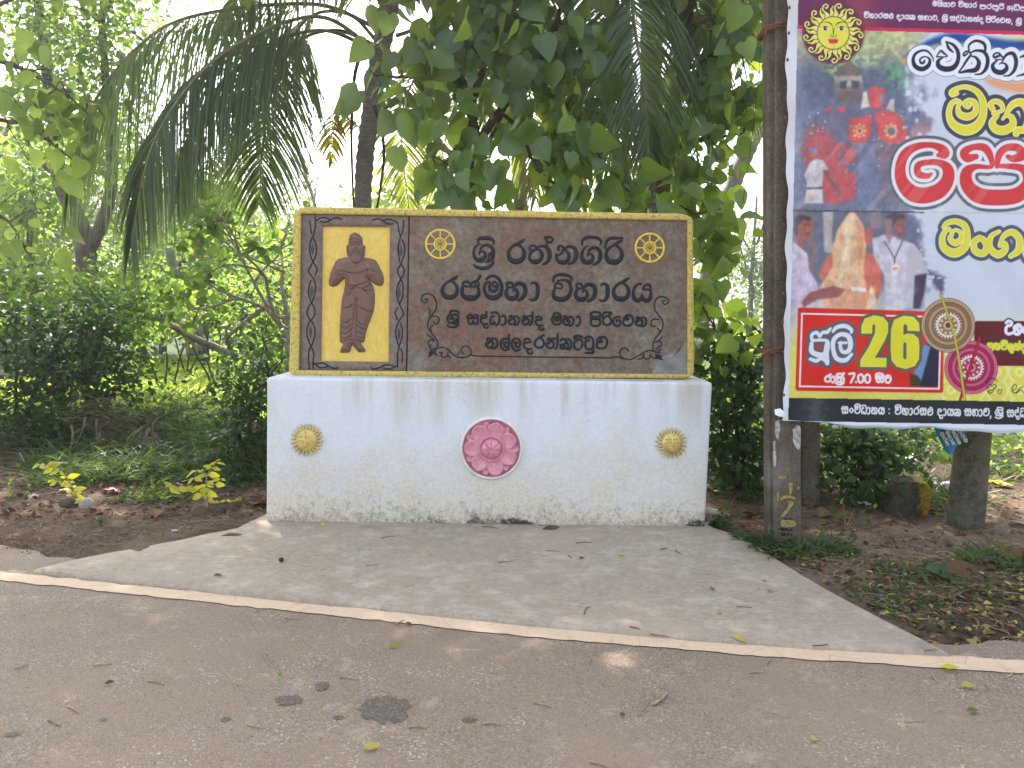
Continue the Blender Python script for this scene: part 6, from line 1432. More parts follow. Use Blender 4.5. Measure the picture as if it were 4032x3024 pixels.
shrub("dark_shrub", "glossy dark shrub pressed against the left side of the plinth", [(1010, 1680, 7.0, 90, 130, .35, 34), (960, 1540, 7.2, 120, 110, .4, 26), (1060, 1480, 7.2, 80, 90, .4, 18), (900, 1740, 7.0, 90, 60, .3, 14), (1040, 1350, 7.4, 70, 70, .3, 9)], M['dark'], .07, bx(1000, 7.1), group=SH)
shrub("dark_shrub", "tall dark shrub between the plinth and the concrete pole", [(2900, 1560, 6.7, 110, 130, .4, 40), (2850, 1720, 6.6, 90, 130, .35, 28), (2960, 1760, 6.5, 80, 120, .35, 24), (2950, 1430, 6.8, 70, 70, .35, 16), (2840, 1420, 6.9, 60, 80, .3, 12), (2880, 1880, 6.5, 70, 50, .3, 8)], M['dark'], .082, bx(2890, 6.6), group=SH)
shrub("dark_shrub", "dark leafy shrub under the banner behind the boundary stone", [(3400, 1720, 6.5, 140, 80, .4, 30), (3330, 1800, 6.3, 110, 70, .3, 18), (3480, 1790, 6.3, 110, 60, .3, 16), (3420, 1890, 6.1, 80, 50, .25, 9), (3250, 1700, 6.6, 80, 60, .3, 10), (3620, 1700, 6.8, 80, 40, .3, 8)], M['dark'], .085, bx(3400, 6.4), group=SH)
shrub("leafy_shrub", "sunlit light green shrub low behind the fallen branch", [(640, 1250, 13, 130, 90, .8, 30), (800, 1180, 13.5, 120, 80, .8, 26), (560, 1330, 12, 100, 60, .6, 18)], M['bright'], .10, bx(660, 13), group=SH, per=14)
shrub("leafy_shrub", "broad bush right of the clearing below the bare twigs", [(1050, 1290, 11.5, 110, 110, .7, 28), (1120, 1150, 12, 90, 120, .7, 24), (960, 1370, 11, 90, 60, .6, 16), (1040, 1420, 10.5, 100, 50, .5, 14)], M['small'], .10, bx(1060, 11.5), group=SH, per=14)
shrub("leafy_shrub", "green bush behind the clearing under the pale leaning trunk", [(760, 1020, 17, 150, 90, 1, 36), (560, 1000, 17.5, 150, 110, 1, 36), (920, 1060, 16, 110, 90, .9, 26)], M['small'], .13, bx(740, 17), group=SH, per=16, spread=.25)
shrub("leafy_shrub", "bright low bush behind the banner post, seen under the hem", [(3700, 1690, 8.5, 140, 60, .5, 18), (3950, 1720, 8.2, 120, 70, .5, 16), (3560, 1650, 9, 100, 60, .5, 12)], M['bright'], .085, bx(3780, 8.4), group=SH, per=12)
shrub("leafy_shrub", "lower bush with lit leaves behind the gap right of the plinth", [(2930, 1370, 9.0, 90, 40, .5, 9), (2850, 1480, 8.6, 80, 100, .5, 14), (2980, 1560, 8.4, 50, 150, .4, 14)], M['bright'], .10, bx(2920, 8.8), group=SH, per=12)

shrub("leafy_shrub", "lush green thicket rising behind the bare twigs beside the sign", [(700, 1120, 15, 160, 90, .9, 34), (900, 1180, 14, 140, 80, .8, 28), (1050, 1060, 15, 120, 100, .8, 28), (600, 1230, 13.5, 120, 60, .7, 18)], M['small'], .11, bx(860, 14.5), group=SH, per=16, spread=.2)
# bare, pale-twigged tree behind the sign's left edge
def bare(name, label, spec, mat, tips=None):
    th = None; b = MB(); lb = MB()
    def grow(p, d, L, r, n):
        q = [p]; 
        for _ in range(4): d = nrmz(d + rng.normal(0, .16, 3)); q.append(q[-1] + d * L / 4)
        tube(b, crom(np.array(q), 3), np.linspace(r, r * .62, 13), 6, cap=False)
        if n:
            for _ in range(rng.integers(2, 4)): grow(q[-1] if rng.random() < .7 else q[-2], nrmz(d + rng.normal(0, .55, 3) + [0, 0, .08]), L * .72, r * .6, n - 1)
        elif tips and rng.random() < .6:
            leafcloud(lb, LEAF, np.array([q[-1]]), 9, .06, .17, droop=-.1, tone=.7)
    for (px, py, Y, dx, dz, L, r, n) in spec: grow(at(px, py, Y), nrmz(np.array([dx, rng.normal(0, .15), dz])), L, r, n)
    c = at(*spec[0][:3]); th = thing(name, label, "tree", (c[0], c[1], float(gz(c[0], c[1]))))
    tube(b, np.array([c, [c[0], c[1], gz(c[0], c[1]) - .05]]), [spec[0][6]] * 2, 7)
    b.build("branches", mat, th)
    if lb.n: lb.build("crown", M['small'], th)
    return th
bare("bare_tree", "half-bare tree with pale forking twigs and leaf tufts left of the sign", [(1130, 1300, 10, -.7, .5, .75, .035, 4), (1130, 1280, 10, -.3, .9, .8, .035, 4), (1140, 1250, 10, -.9, .1, .7, .03, 3), (1120, 1320, 10, -.5, .8, .8, .03, 4)], M['branchgrey'], True)
def log(name, label, s, r0, r1, mat, subs=()):
    b = MB(); Q = crom(np.array(pth(s)), 8); tube(b, Q + rng.normal(0, .004, Q.shape), np.linspace(r0, r1, len(Q)), 9)
    for q, a in subs: Q = crom(np.array(pth(q)), 6); tube(b, Q, np.linspace(a, a * .4, len(Q)), 6)
    return tag(b.build(name, mat), label, "branch")
log("fallen_branch", "thick fallen branch lying across the clearing, broken end to the left", "575,1238,10.5 640,1262,10.5 720,1310,10.6 780,1338,10.6 900,1392,10.8 970,1432,11", .030, .062, M['branchgrey'], [("720,1310,10.6 640,1350,10.4 590,1370,10.3", .012), ("760,1330,10.6 720,1370,10.4 705,1392,10.3", .022), ("640,1262,10.5 700,1180,10.6 800,1110,10.7", .012)])
log("fallen_branch", "pale cut branch leaning up to the right behind the clearing", "1075,1172,11 1020,1225,11 950,1282,11 900,1320,11", .040, .030, M['branchgrey'], [("1060,1185,11 1120,1270,11", .03)])
log("leaning_trunk", "pale ringed leaning trunk standing at the back of the clearing", "665,980,15 690,1080,15 715,1180,15 745,1290,15 755,1400,15", .085, .11, M['palmbark'])
log("dead_trunk", "short dark dead stump beside the leaning trunk", "735,1030,15.2 700,1060,15.2 735,1150,15.2 740,1290,15.2", .06, .12, M['barkdark'])
log("thin_trunk", "slim grey trunk behind the yellow palm tip", "790,900,17 795,1050,17 795,1180,17 800,1420,17", .10, .13, M['bark'], [("795,1050,17 820,1030,17 835,1020,17", .05)])
palm("young_palm", "young palm with a yellow drooping frond in the back of the clearing", "790,1380,16.5 780,1100,16.5 770,860,16.5", .07, .07, [
    ("770,860,16.5 740,760,16.5 770,830,16.3 790,920,16.2 800,1000,16.2", dict(L=.65, n=50, droop=.9, tone=.95, leaf=M['limefrond'], spread=.7)),
    ("770,860,16.5 840,720,16.5 880,760,16.3 915,880,16.2", dict(L=.75, n=50, droop=.6, tone=.6, leaf=PY_)),
    ("770,860,16.5 700,740,16.5 640,820,16.4 600,960,16.4", dict(L=.75, n=50, droop=.7, tone=.6, leaf=PY_)),
    ("770,860,16.5 780,680,16.8 860,620,17 930,700,17", dict(L=.8, n=50, droop=.6, tone=.5, leaf=PY_))], PY_)
# ------------------------------------------------------------------ ground cover, seedlings, litter
def blades(name, mat, spots, lab=None):
    "spots: (x, y, radius, count, height)"
    mb = MB()
    for x, y, r, n, h in spots:
        a = rng.uniform(0, 6.28, n); q = np.sqrt(rng.uniform(0, 1, n)) * r; px, py = x + np.cos(a) * q, y + np.sin(a) * q
        P = np.stack([px, py, gz(px, py) - .01], 1); d = nrmz(rng.normal(size=(n, 3)) * [1, 1, .2] + [0, 0, 1.1]); side = nrmz(np.cross(d, rvec(n)))
        hh = h * rng.uniform(.5, 1.25, n); w = .0045 + .006 * rng.random(n); out = nrmz(d * [1, 1, 0] + 1e-6)
        k = 4; u = np.linspace(0, 1, k)
        C = P[:, None] + hh[:, None, None] * (d[:, None] * u[None, :, None] + out[:, None] * (.35 * u ** 2)[None, :, None] - np.array([0, 0, 1]) * (.28 * u ** 3)[None, :, None])
        ww = w[:, None] * np.array([1, 1, .7, .1]); A, Bv = C + side[:, None] * ww[..., None], C - side[:, None] * ww[..., None]
        V = np.stack([A, Bv], 2).reshape(n, 2 * k, 3); off = (np.arange(n) * 2 * k)[:, None, None]; fs = np.array([(2 * i, 2 * i + 1, 2 * i + 3, 2 * i + 2) for i in range(k - 1)])
        base = mb.n; mb.v.append(V.reshape(-1, 3)); mb.n += n * 2 * k; mb.var.append(np.repeat(rng.uniform(0, 1, n), 2 * k)); mb.f.append((fs[None] + off).reshape(-1, 4) + base)
    o = mb.build(name, mat, smooth=False); o["kind"] = "stuff"
    if lab: o["label"] = lab
    return o
def gp(px, py): p = ong(px, py); return p[0], p[1]
S = []
for _ in range(620):
    x, y = rng.uniform(-9.5, -1.0), 9.2 + 20 * rng.random() ** 1.4; S.append((x, y, .7, 36, .26))
blades("clearing_grass", M['grass'], S)
S = []
for px, py, r, n, h in ((2960, 2130, .12, 60, .14), (3020, 2160, .10, 70, .16), (3080, 2185, .14, 110, .13), (3170, 2170, .18, 120, .15), (3250, 2160, .16, 80, .14), (3300, 2190, .14, 60, .10), (2830, 2070, .08, 60, .13), (3560, 2260, .2, 60, .10), (3700, 2270, .25, 60, .10), (3920, 2210, .2, 110, .16), (4000, 2230, .15, 70, .14), (3520, 2340, .25, 70, .08), (3450, 2350, .2, 60, .08), (3800, 2330, .3, 70, .08), (3600, 2400, .2, 50, .07), (3950, 2330, .2, 50, .08), (3050, 2130, .1, 40, .18), (3850, 1850, .3, 80, .2), (4000, 1880, .3, 90, .2), (3750, 1830, .3, 60, .25)):
    S.append((*gp(px, py), r, n, h))
for px, py, r, n, h in ((480, 1880, .25, 90, .30), (560, 1860, .25, 110, .32), (640, 1890, .25, 110, .30), (720, 1850, .25, 90, .30), (800, 1870, .25, 80, .28), (400, 1900, .2, 60, .26), (880, 1880, .2, 60, .24), (560, 1960, .2, 50, .16), (700, 1950, .2, 60, .16), (300, 1890, .2, 40, .2), (960, 1900, .2, 50, .2)):
    S.append((*gp(px, py), r, n, h))
for _ in range(130):
    px, py = rng.uniform(170, 1030), rng.uniform(1640, 1900); x, y = gp(px, py); S.append((x, y, .22, 34, .30))
for _ in range(60):
    x, y = rng.uniform(1.6, 4.2), rng.uniform(6, 10); S.append((x, y, .3, 26, .22))
blades("verge_grass", M['grassdark'], S)

def litter(name, n, region, size, mat, tpl=LEAF, lift=.012, tones=(0, 1)):
    mb = MB(); P = []
    while len(P) < n:
        px, py = rng.uniform(*region[0]), rng.uniform(*region[1]); p = ong(px, py)
        if region[2](px, py): P.append([p[0], p[1], float(gz(p[0], p[1])) + lift * rng.random() + .003])
    P = np.array(P); k = len(P); ax = nrmz(rng.normal(size=(k, 3)) * [1, 1, .22]); nor = nrmz(rng.normal(size=(k, 3)) * .38 + [0, 0, 1])
    scatter(mb, tpl, P, ax, nor, size * rng.uniform(.4, 1.25, k), rng.uniform(*tones, k))
    o = mb.build(name, mat); o["kind"] = "stuff"; return o
rightside = lambda x, y: y > np.interp(x, (2780, 2880, 3060, 3290, 3560, 3730, 4032), (2085, 2110, 2205, 2340, 2480, 2565, 2590)) * 0 + 1780 and y < np.interp(x, (2780, 2880, 3060, 3290, 3560, 3730, 4032), (2060, 2090, 2195, 2325, 2465, 2550, 2585))
leftside = lambda x, y: y < np.interp(x, (0, 128, 420, 800, 960, 1050), (2225, 2225, 2165, 2095, 2052, 2010))
litter("leaf_litter", 1800, ((2780, 4100), (1800, 2580), rightside), .052, M['litter'])
litter("leaf_litter", 230, ((3050, 4100), (2180, 2560), lambda x, y: rightside(x, y)), .045, M['fallen'], tones=(.1, .9))
litter("leaf_litter", 1300, ((-60, 1050), (1780, 2045), leftside), .055, M['litter'], tones=(0, .6))
litter("bark_chips", 2600, ((-60, 1050), (1980, 2230), leftside), .017, M['litter'], DIAM, .004)
litter("green_weeds", 500, ((3050, 4100), (2120, 2560), lambda x, y: rightside(x, y) and fbm(np.array(x / 90), np.array(y / 40), 4) > .52), .030, M['grassdark'], lift=.03)
def straw(name, n, reg):
    mb = MB()
    while n:
        px, py = rng.uniform(*reg[0]), rng.uniform(*reg[1])
        if not reg[2](px, py): continue
        n -= 1; p = ong(px, py); a = rng.uniform(0, 6.28); L = rng.uniform(.03, .16); z = float(gz(p[0], p[1])) + .008
        tube(mb, crom(np.array([[p[0], p[1], z], [p[0] + math.cos(a) * L * .5, p[1] + math.sin(a) * L * .5, z + rng.uniform(0, .02)], [p[0] + math.cos(a + .3) * L, p[1] + math.sin(a + .3) * L, z]]), 2), .0016, 4, cap=False)
    o = mb.build(name, M['twig']); o["kind"] = "stuff"
straw("straw", 420, ((2780, 4100), (1850, 2570), rightside)); straw("straw", 160, ((-40, 1040), (1900, 2210), leftside))
# larger dry leaves that stand out
def bigleaf(px, py, size, mat, label, tone=.5, z=None, tilt=.3, name="dry_leaf"):
    p = ong(px, py, .012); b = MB(); zz = (float(gz(p[0], p[1])) + .015) if z is None else z
    a = rng.uniform(0, 6.28)
    scatter(b, HEART, np.array([[p[0], p[1], zz + size * .12]]), np.array([[math.cos(a), math.sin(a), rng.uniform(-.1, .15)]]), np.array([[rng.normal() * tilt, -abs(rng.normal()) * tilt, 1]]), np.array([size]), np.array([tone]))
    return tag(b.build(name, mat), label, "leaf", "big fallen leaves")
for px, py, s, t, l in ((2915, 2020, .17, .35, "large curled brown leaf beside the foot of the plinth"), (2995, 2015, .16, .5, "fan-shaped dry brown leaf between plinth and pole"), (3720, 2240, .15, .3, "crumpled rusty brown leaf in the right verge"), (3950, 2085, .16, .3, "dark brown leaf right of the round mossy post"), (3960, 2195, .14, .25, "reddish brown leaf near the right edge"), (3220, 2035, .12, .6, "pale tan leaf behind the lettered pole"), (1008, 1985, .17, .3, "big brown dry leaf at the left foot of the plinth"), (870, 1865, .15, .45, "brown leaf below the yellow seedling on the right"), (635, 2020, .1, .55, "orange-brown leaf on the soil between the seedlings"), (410, 1830, .12, .5, "rusty curled leaf on the bank above the soil"), (3260, 1970, .13, .7, "orange dry leaf in the sun under the banner")):
    bigleaf(px, py, s, M['litter'], l, t)
bigleaf(3650, 2260, .15, M['dark'], "blue-green fallen leaf pair on the right verge", .9)
bigleaf(950, 1975, .09, M['bright'], "green leaf lying beside the big brown leaf left of the plinth", .6)
bigleaf(3560, 2210 + 60, .05, M['whitewash'], "white scrap like leaf on the right verge", .6, name="paper_scrap")

LEAF2 = tpl_leaf(.27)
def seedling(label, base, stems):
    g = ong(*base); th = thing("seedling", label, "seedling", tuple(g), "yellow-green seedlings by the roadside")
    b, l = MB(), MB()
    for s, leaves_ in stems:
        Q = crom(np.array([ong(*base), *[at(x, y, g[1] + d) for x, y, d in s]]), 6); tube(b, Q, np.linspace(.006, .002, len(Q)), 5, cap=False)
        for k in range(leaves_):
            t = .25 + .75 * k / max(1, leaves_ - 1); i = min(len(Q) - 1, int(t * (len(Q) - 1))); q = Q[i]
            for sd in (-1, 1):
                ax = np.array([[sd * .8, rng.normal() * .4, -.25 + rng.normal() * .25]]) + (Q[i] - Q[i - 1])[None] * 8
                scatter(l, LEAF2, q[None], ax, np.array([[rng.normal() * .8, -.7, .6 + rng.normal() * .4]]), np.array([.078 * rng.uniform(.5, 1.25)]), np.array([np.clip(.75 - t * .5 + rng.normal() * .2, 0, 1)]))
    b.build("stem", M['twig'], th); l.build("leaves", M['lime'], th)
seedling("yellow-green seedling arching to the left, in front of the dark shrub", (283, 1985), [([(285, 1930, 0), (262, 1880, 0), (205, 1838, -.05), (160, 1830, -.1)], 9), ([(290, 1940, 0), (310, 1960, -.05), (335, 1965, -.1)], 4), ([(282, 1920, 0), (235, 1895, -.05), (200, 1890, -.1)], 4)])
seedling("taller yellow-green seedling with two spreading stems, nearer the plinth", (815, 2010), [([(815, 1940, 0), (812, 1880, 0), (845, 1830, 0), (850, 1815, 0)], 6), ([(800, 1950, 0), (760, 1920, -.05), (700, 1920, -.1), (665, 1915, -.1)], 7), ([(812, 1880, 0), (780, 1850, 0), (765, 1880, -.05)], 4), ([(822, 1960, 0), (850, 1975, -.05), (890, 1970, -.1)], 3), ([(815, 1920, 0), (850, 1905, 0), (870, 1885, 0)], 3)])
# low weeds
for i, (px, py, n, s, sp, lab) in enumerate(((600, 1970, 60, .045, .14, "low creeping weed with small round leaves left of the taller seedling"), (60, 1950, 50, .045, .2, "small weed clump at the left edge of the bare soil"), (390, 2070, 7, .05, .05, "tiny green weed alone on the bare soil"), (3330, 2080, 40, .05, .14, "slender weed growing between lettered pole and boundary stone"), (2870, 2080, 26, .06, .12, "leafy weed at the plinth's right foot"), (3950, 1900, 60, .06, .3, "low leafy weed right of the mossy post"), (450, 1790, 34, .085, .2, "low broad-leaved weed before the dry frond heap"), (80, 1770, 50, .07, .3, "dark low weed at the foot of the big shrub"))):
    p = ong(px, py); c = np.array([p[0], p[1], float(gz(p[0], p[1])) + sp * .5]); b, st = MB(), MB()
    leafcloud(b, LEAF, inblob(c, [sp, sp, sp * .6], max(3, n // 5)), 5, sp * .25, s, .1); th = thing("weed", lab, "weed", (p[0], p[1], float(gz(p[0], p[1]))), "weeds on the verge")
    for _ in range(6): tube(st, np.array([[p[0], p[1], c[2] - sp * .5 - .02], c + rng.normal(0, sp * .4, 3)]), [.003, .0015], 4, cap=False)
    st.build("stems", M['twig'], th); b.build("leaves", M['small'] if i in (0, 1, 3, 5) else M['dark'], th)
# heap of dry palm fronds under the dark shrub
b = MB()
for _ in range(34):
    x0, y0 = rng.uniform(230, 420), rng.uniform(1590, 1700); x1, y1 = x0 + rng.uniform(120, 330), y0 + rng.uniform(-10, 90)
    A_, B_ = at(x0, y0, 7.9 + rng.normal() * .1), at(x1, y1, 7.7 + rng.normal() * .1); tube(b, crom(np.array([A_, (A_ + B_) / 2 + [0, 0, .10], B_]), 5), .0035, 5, cap=False)
for _ in range(16):
    x0, y0 = rng.uniform(280, 640), rng.uniform(1640, 1720); P0 = at(x0, y0, 7.6); n = rng.uniform(.25, .55); q = np.array([P0, P0 + [rng.normal() * .06, -.08, -.12], P0 + [rng.normal() * .12, -.12, -n]])
    Q = crom(q, 4); sd = np.array([.012, 0, .004]); V = np.stack([Q - sd * np.linspace(1.2, .3, len(Q))[:, None], Q + sd * np.linspace(1.2, .3, len(Q))[:, None]], 1); b.add(V.reshape(-1, 3), gridf(len(Q), 2))
tag(b.build("dry_frond_heap", M['deadfrond']), "heap of dry brown palm fronds hanging over the bank under the dark shrub", "dead fronds")
log("dry_branch", "thin dark dead stick arching out of the dry frond heap", "560,1700,7.7 640,1640,7.7 740,1610,7.7 820,1612,7.7", .010, .005, M['barkdark'])
log("weathered_log", "grey weathered log lying on the bank left of the plinth", "790,1790,7.6 870,1800,7.6 960,1808,7.6 1040,1812,7.6", .06, .055, M['branchgrey'])
# coconut husks, rubbish
def husk(label, px, py, r, tilt, mat):
    p = ong(px, py); c = np.array([p[0], p[1], float(gz(p[0], p[1])) + r * .15]); u, v = np.meshgrid(np.linspace(0, 1.7, 14), np.linspace(0, 6.2832, 24), indexing='ij')
    P = np.stack([np.sin(u) * np.cos(v), np.sin(u) * np.sin(v) * 1.2, np.cos(u)], -1).reshape(-1, 3) * r; P *= (1 + .12 * (fbm(P[:, 0] * 30, P[:, 1] * 30 + P[:, 2] * 20, 2)[:, None] - .5))
    R = np.array(Matrix.Rotation(tilt, 3, 'X') @ Matrix.Rotation(tilt * .5, 3, 'Z')); P = P @ R.T
    b = MB(); b.add(np.vstack([c + P, c + P * .86]), np.vstack([gridf(14, 24), gridf(14, 24)[:, ::-1] + 14 * 24]))
    b.add(np.vstack([(c + P)[-24:], (c + P * .86)[-24:]]), np.array([(i, i + 1, 24 + i + 1, 24 + i) for i in range(23)]))
    tag(b.build("coconut_husk", mat), label, "husk", "coconut husks")
husk("pale grey coconut shell beside the arching seedling", 342, 1998, .055, .9, plain("grey_shell", (.24, .21, .18), .8, .2, vary=.4, scale=30, bump=.4))
husk("brown open coconut husk at the foot of the arching seedling", 275, 1992, .062, 2.2, M['deadfrond']); husk("brown husk half buried by the taller seedling", 800, 2022, .07, 2.2, M['deadfrond']); husk("rough dark husk lump right of the taller seedling", 865, 2025, .05, .5, M['barkdark'])
def scrap(name, label, px, py, w, mat, h=.5, seed=1):
    p = ong(px, py); z = float(gz(p[0], p[1])) + .01; u, v = np.meshgrid(np.linspace(-1, 1, 9), np.linspace(-1, 1, 7), indexing='ij')
    P = np.stack([p[0] + u * w + (vnoise(u * 2 + seed, v * 2, seed) - .5) * w * .7, p[1] + v * w * .5, z + vnoise(u * 3, v * 3 + seed, seed + 3) * w * h], -1)
    b = MB(); b.add(P.reshape(-1, 3), gridf(9, 7)); tag(b.build(name, mat), label, "litter", "scraps of rubbish")
scrap("wrapper", "crumpled red wrapper on the dark bank between the seedlings", 448, 1945, .06, plain("red_foil", (.36, .02, .05), .35, .5), .6)
wp = plain("white_paper", (.55, .56, .58), .7)
scrap("paper_scrap", "small white scrap at the left edge of the soil", 106, 1993, .02, wp); scrap("paper_scrap", "upright pale torn scrap left of the arching seedling", 137, 1975, .04, plain("pale_card", (.42, .38, .31), .8), 1.4, 2); scrap("paper_scrap", "white scrap between boundary stone and lettered pole", 3400, 1995, .05, wp, .6, 3)
scrap("plastic_bag", "crumpled pale violet plastic bag left of the round mossy post", 3730, 1945, .11, plain("violet_plastic", (.36, .32, .46), .35, .5), .5, 4); scrap("paper_scrap", "white torn sheet caught in the bushes above the boundary stone", 3560, 1840, .10, wp, 1.0, 5); scrap("wrapper", "yellow and brown wrapper right of the mossy post", 3935, 1945, .09, plain("yellow_foil", (.42, .26, .03), .4, .5, vary=.5, scale=14), .6, 6); scrap("paper_scrap", "tiny white scrap on the bank above the taller seedling", 720, 1880, .02, wp, 1, 7); scrap("paper_scrap", "tiny white chip on the soil near the apron's edge", 690, 2102, .02, wp, .4, 8)
def pebble(px, py, r, label, mat):
    p = ong(px, py, .024); u, v = np.meshgrid(np.linspace(0, math.pi, 9), np.linspace(0, 6.2832, 14), indexing='ij'); P = np.stack([p[0] + r * np.sin(u) * np.cos(v), p[1] + r * np.sin(u) * np.sin(v), p[2] + r * .8 + r * np.cos(u) * .85], -1)
    b = MB(); b.add(P.reshape(-1, 3), gridf(9, 14)); tag(b.build("pebble", mat), label, "pebble")
pebble(1108, 2212, .016, "round dark seed pod on the concrete apron", M['barkdark'])
log("pipe_stub", "short grey pipe stub sticking out of the right verge", "3738,2150,4.95 3734,2122,4.97", .02, .02, M['pole'])

# twigs and leaves scattered on road and apron
def stick(pp, r, z, label, group, mat=None):
    b = MB(); Q = crom(np.array([ong(x, y, z) + [0, 0, r + .002 * (i % 2)] for i, (x, y) in enumerate(pp)]), 5); tube(b, Q, np.linspace(r, r * .6, len(Q)), 6); tag(b.build("twig", mat or M['twig']), label, "twig", group)
TR, TA = "twigs on the road", "twigs on the apron"
for x0, y0, x1, y1 in ((447, 2412, 470, 2432), (1010, 2405, 1003, 2418), (1032, 2570, 1078, 2632), (1230, 2638, 1265, 2615), (580, 2682, 645, 2697), (265, 2782, 310, 2812), (190, 2836, 240, 2860), (970, 2855, 1062, 2876), (1610, 2865, 1680, 2868), (1905, 2852, 1975, 2858), (1335, 2670, 1410, 2678), (365, 2623, 440, 2617), (60, 2634, 108, 2620), (1555, 2462, 1590, 2445), (2100, 2770, 2175, 2785), (2330, 2600, 2318, 2622), (2955, 2652, 3005, 2650), (3030, 2600, 3018, 2622), (3035, 2805, 3092, 2828), (3575, 2845, 3640, 2843), (3670, 2660, 3692, 2690), (3885, 2690, 3895, 2720), (3960, 2672, 3992, 2650), (2515, 2822, 2540, 2785), (2320, 3002, 2395, 3020), (3560, 2842, 3590, 2838), (1120, 2432, 1185, 2440), (3380, 2880, 3405, 2872)):
    stick([(x0, y0), ((x0 + x1) / 2 + rng.normal() * 4, (y0 + y1) / 2 + rng.normal() * 2), (x1, y1)], rng.uniform(.0022, .0042), .004, "thin dry straw-coloured twig lying on the road", TR)
stick([(2568, 2780), (2600, 2762), (2622, 2738), (2626, 2732)], .006, .004, "thicker crooked twig on the road, crossing a thin one", TR); stick([(2578, 2738), (2605, 2760), (2628, 2778)], .0025, .004, "thin twig crossed by the thicker crooked one on the road", TR)
for x0, y0, x1, y1 in ((2270, 2140, 2330, 2138), (2600, 2165, 2630, 2158), (2240, 2190, 2252, 2200), (2660, 2168, 2680, 2182), (2150, 2170, 2200, 2172), (2900, 2390, 2960, 2394), (2560, 2500, 2640, 2512), (2480, 2470, 2520, 2480), (2300, 2420, 2320, 2390), (1440, 2230, 1490, 2225), (1500, 2120, 1560, 2112), (1900, 2075, 1960, 2082), (2120, 2070, 2200, 2073), (3200, 2545, 3260, 2538), (3640, 2565, 3690, 2560), (1960, 2215, 2020, 2210)):
    stick([(x0, y0), ((x0 + x1) / 2 + rng.normal() * 3, (y0 + y1) / 2 + rng.normal() * 2), (x1, y1)], rng.uniform(.002, .0035), .026, "thin brown twig lying on the concrete apron", TA, M['deadfrond'])
def fleaf(px, py, L, ang, mat, tone, label, z, curl=.3):
    p = ong(px, py, z); b = MB(); scatter(b, LEAF, np.array([[p[0], p[1], z + L * .08]]), np.array([[math.cos(ang), math.sin(ang), .05]]), np.array([[0, -curl, 1.0]]), np.array([L * .8]), np.array([tone])); tag(b.build("fallen_leaf", mat), label, "leaf", "leaves on the road and apron")
for px, py, L, an, mt, tn, lb in ((1528, 2545, .085, .1, 'fallen', .3, "curled pale green leaf on the road below the sign's left half"), (1430, 2952, .075, .4, 'fallen', .8, "pale yellow leaf near the bottom edge left of centre"), (1090, 2662, .035, .5, 'bright', .9, "small fresh green leaf on the road, upright"), (930, 2692, .035, 0, 'fallen', .6, "small pale leaf on the road beside the small green one"), (3700, 2632, .10, -.3, 'lime', .9, "bright yellow leaf on the edge line at the right"), (3780, 2702, .08, -.2, 'fallen', .7, "tan curled leaf on the road near the right edge"), (3805, 2802, .07, .1, 'bright', .3, "green and red leaf on the road at the right"), (3200, 2920, .06, .9, 'fallen', .9, "pale yellow leaf at the bottom right"), (2442, 2822, .04, .8, 'litter', .4, "small rust-red leaf on the road"), (410, 2694, .05, .3, 'barkdark', .2, "small dark crumpled leaf on the road at the left"), (1596, 2461, .05, .6, 'litter', .4, "small orange-brown leaf on the edge line")):
    fleaf(px, py, L, an, M[mt], tn, lb, .010)
for px, py, L, an, mt, tn, lb in ((2882, 2508, .09, -.6, 'fallen', .9, "pale green leaf on the apron near the edge line"), (2803, 2325, .07, 1.2, 'litter', .7, "star-shaped dry flower husk in the middle of the apron"), (2818, 2415, .05, .2, 'fallen', .6, "small yellow leaf below the dry flower husk"), (2432, 2186, .06, 0, 'lime', .8, "narrow yellow leaf on the apron below the lotus"), (2278, 2200, .05, .2, 'litter', .2, "red-green leaf on the apron"), (840, 2268, .06, .1, 'litter', .3, "brown leaf on the apron's left tip"), (1680, 2185, .05, 0, 'lime', .5, "small yellow-green leaf on the apron left of centre"), (3020, 2330, .05, .1, 'litter', .7, "small orange leaf at the right of the apron"), (3000, 2288, .04, .1, 'bright', .2, "small green leaf at the right of the apron"), (1835, 2312, .04, .9, 'lime', .5, "small upright yellow leaf on the apron"), (1260, 2067, .05, 0, 'lime', .6, "pale leaf caught at the plinth's foot, left part"), (2140, 2072, .05, 0, 'lime', .5, "yellowish leaf caught at the plinth's foot below the lotus"), (2530, 2066, .05, .1, 'fallen', .7, "tan leaf caught at the plinth's foot, right part")):
    fleaf(px, py, L, an, M[mt], tn, lb, .028)
# oil and wet stains on the asphalt
def stain(px, py, rx, ry, label, seed):
    c = ong(px, py, .006); ax = abs(ong(px + rx, py, .006)[0] - c[0]); ay = abs(ong(px, py - ry, .006)[1] - c[1]); n = 140
    t = np.arange(n) / n * 2 * math.pi; r = .55 + .8 * fbm(np.cos(t) * 4 + seed, np.sin(t) * 4 + seed, seed, 5)
    V = np.c_[c[0] + ax * r * np.cos(t), c[1] + ay * r * np.sin(t), np.full(n, .0045)]
    b = MB(); b.add(np.vstack([V, [[c[0], c[1], .0045]]]), [(i, (i + 1) % n, n) for i in range(n)]); o = b.build("road_stain", M['stain'], smooth=False); o["kind"] = "structure"; o["label"] = label
stain(1520, 2790, 100, 52, "large dark oil stain on the road", 3); stain(1140, 2755, 55, 20, "small brown stain on the road", 5); stain(1270, 2700, 30, 18, "stain", 7); stain(1848, 2832, 30, 10, "stain", 9); stain(888, 2830, 22, 9, "stain", 11); stain(405, 2832, 16, 6, "stain", 13); stain(50, 2890, 30, 10, "stain", 15); stain(1330, 2822, 22, 8, "stain", 17)

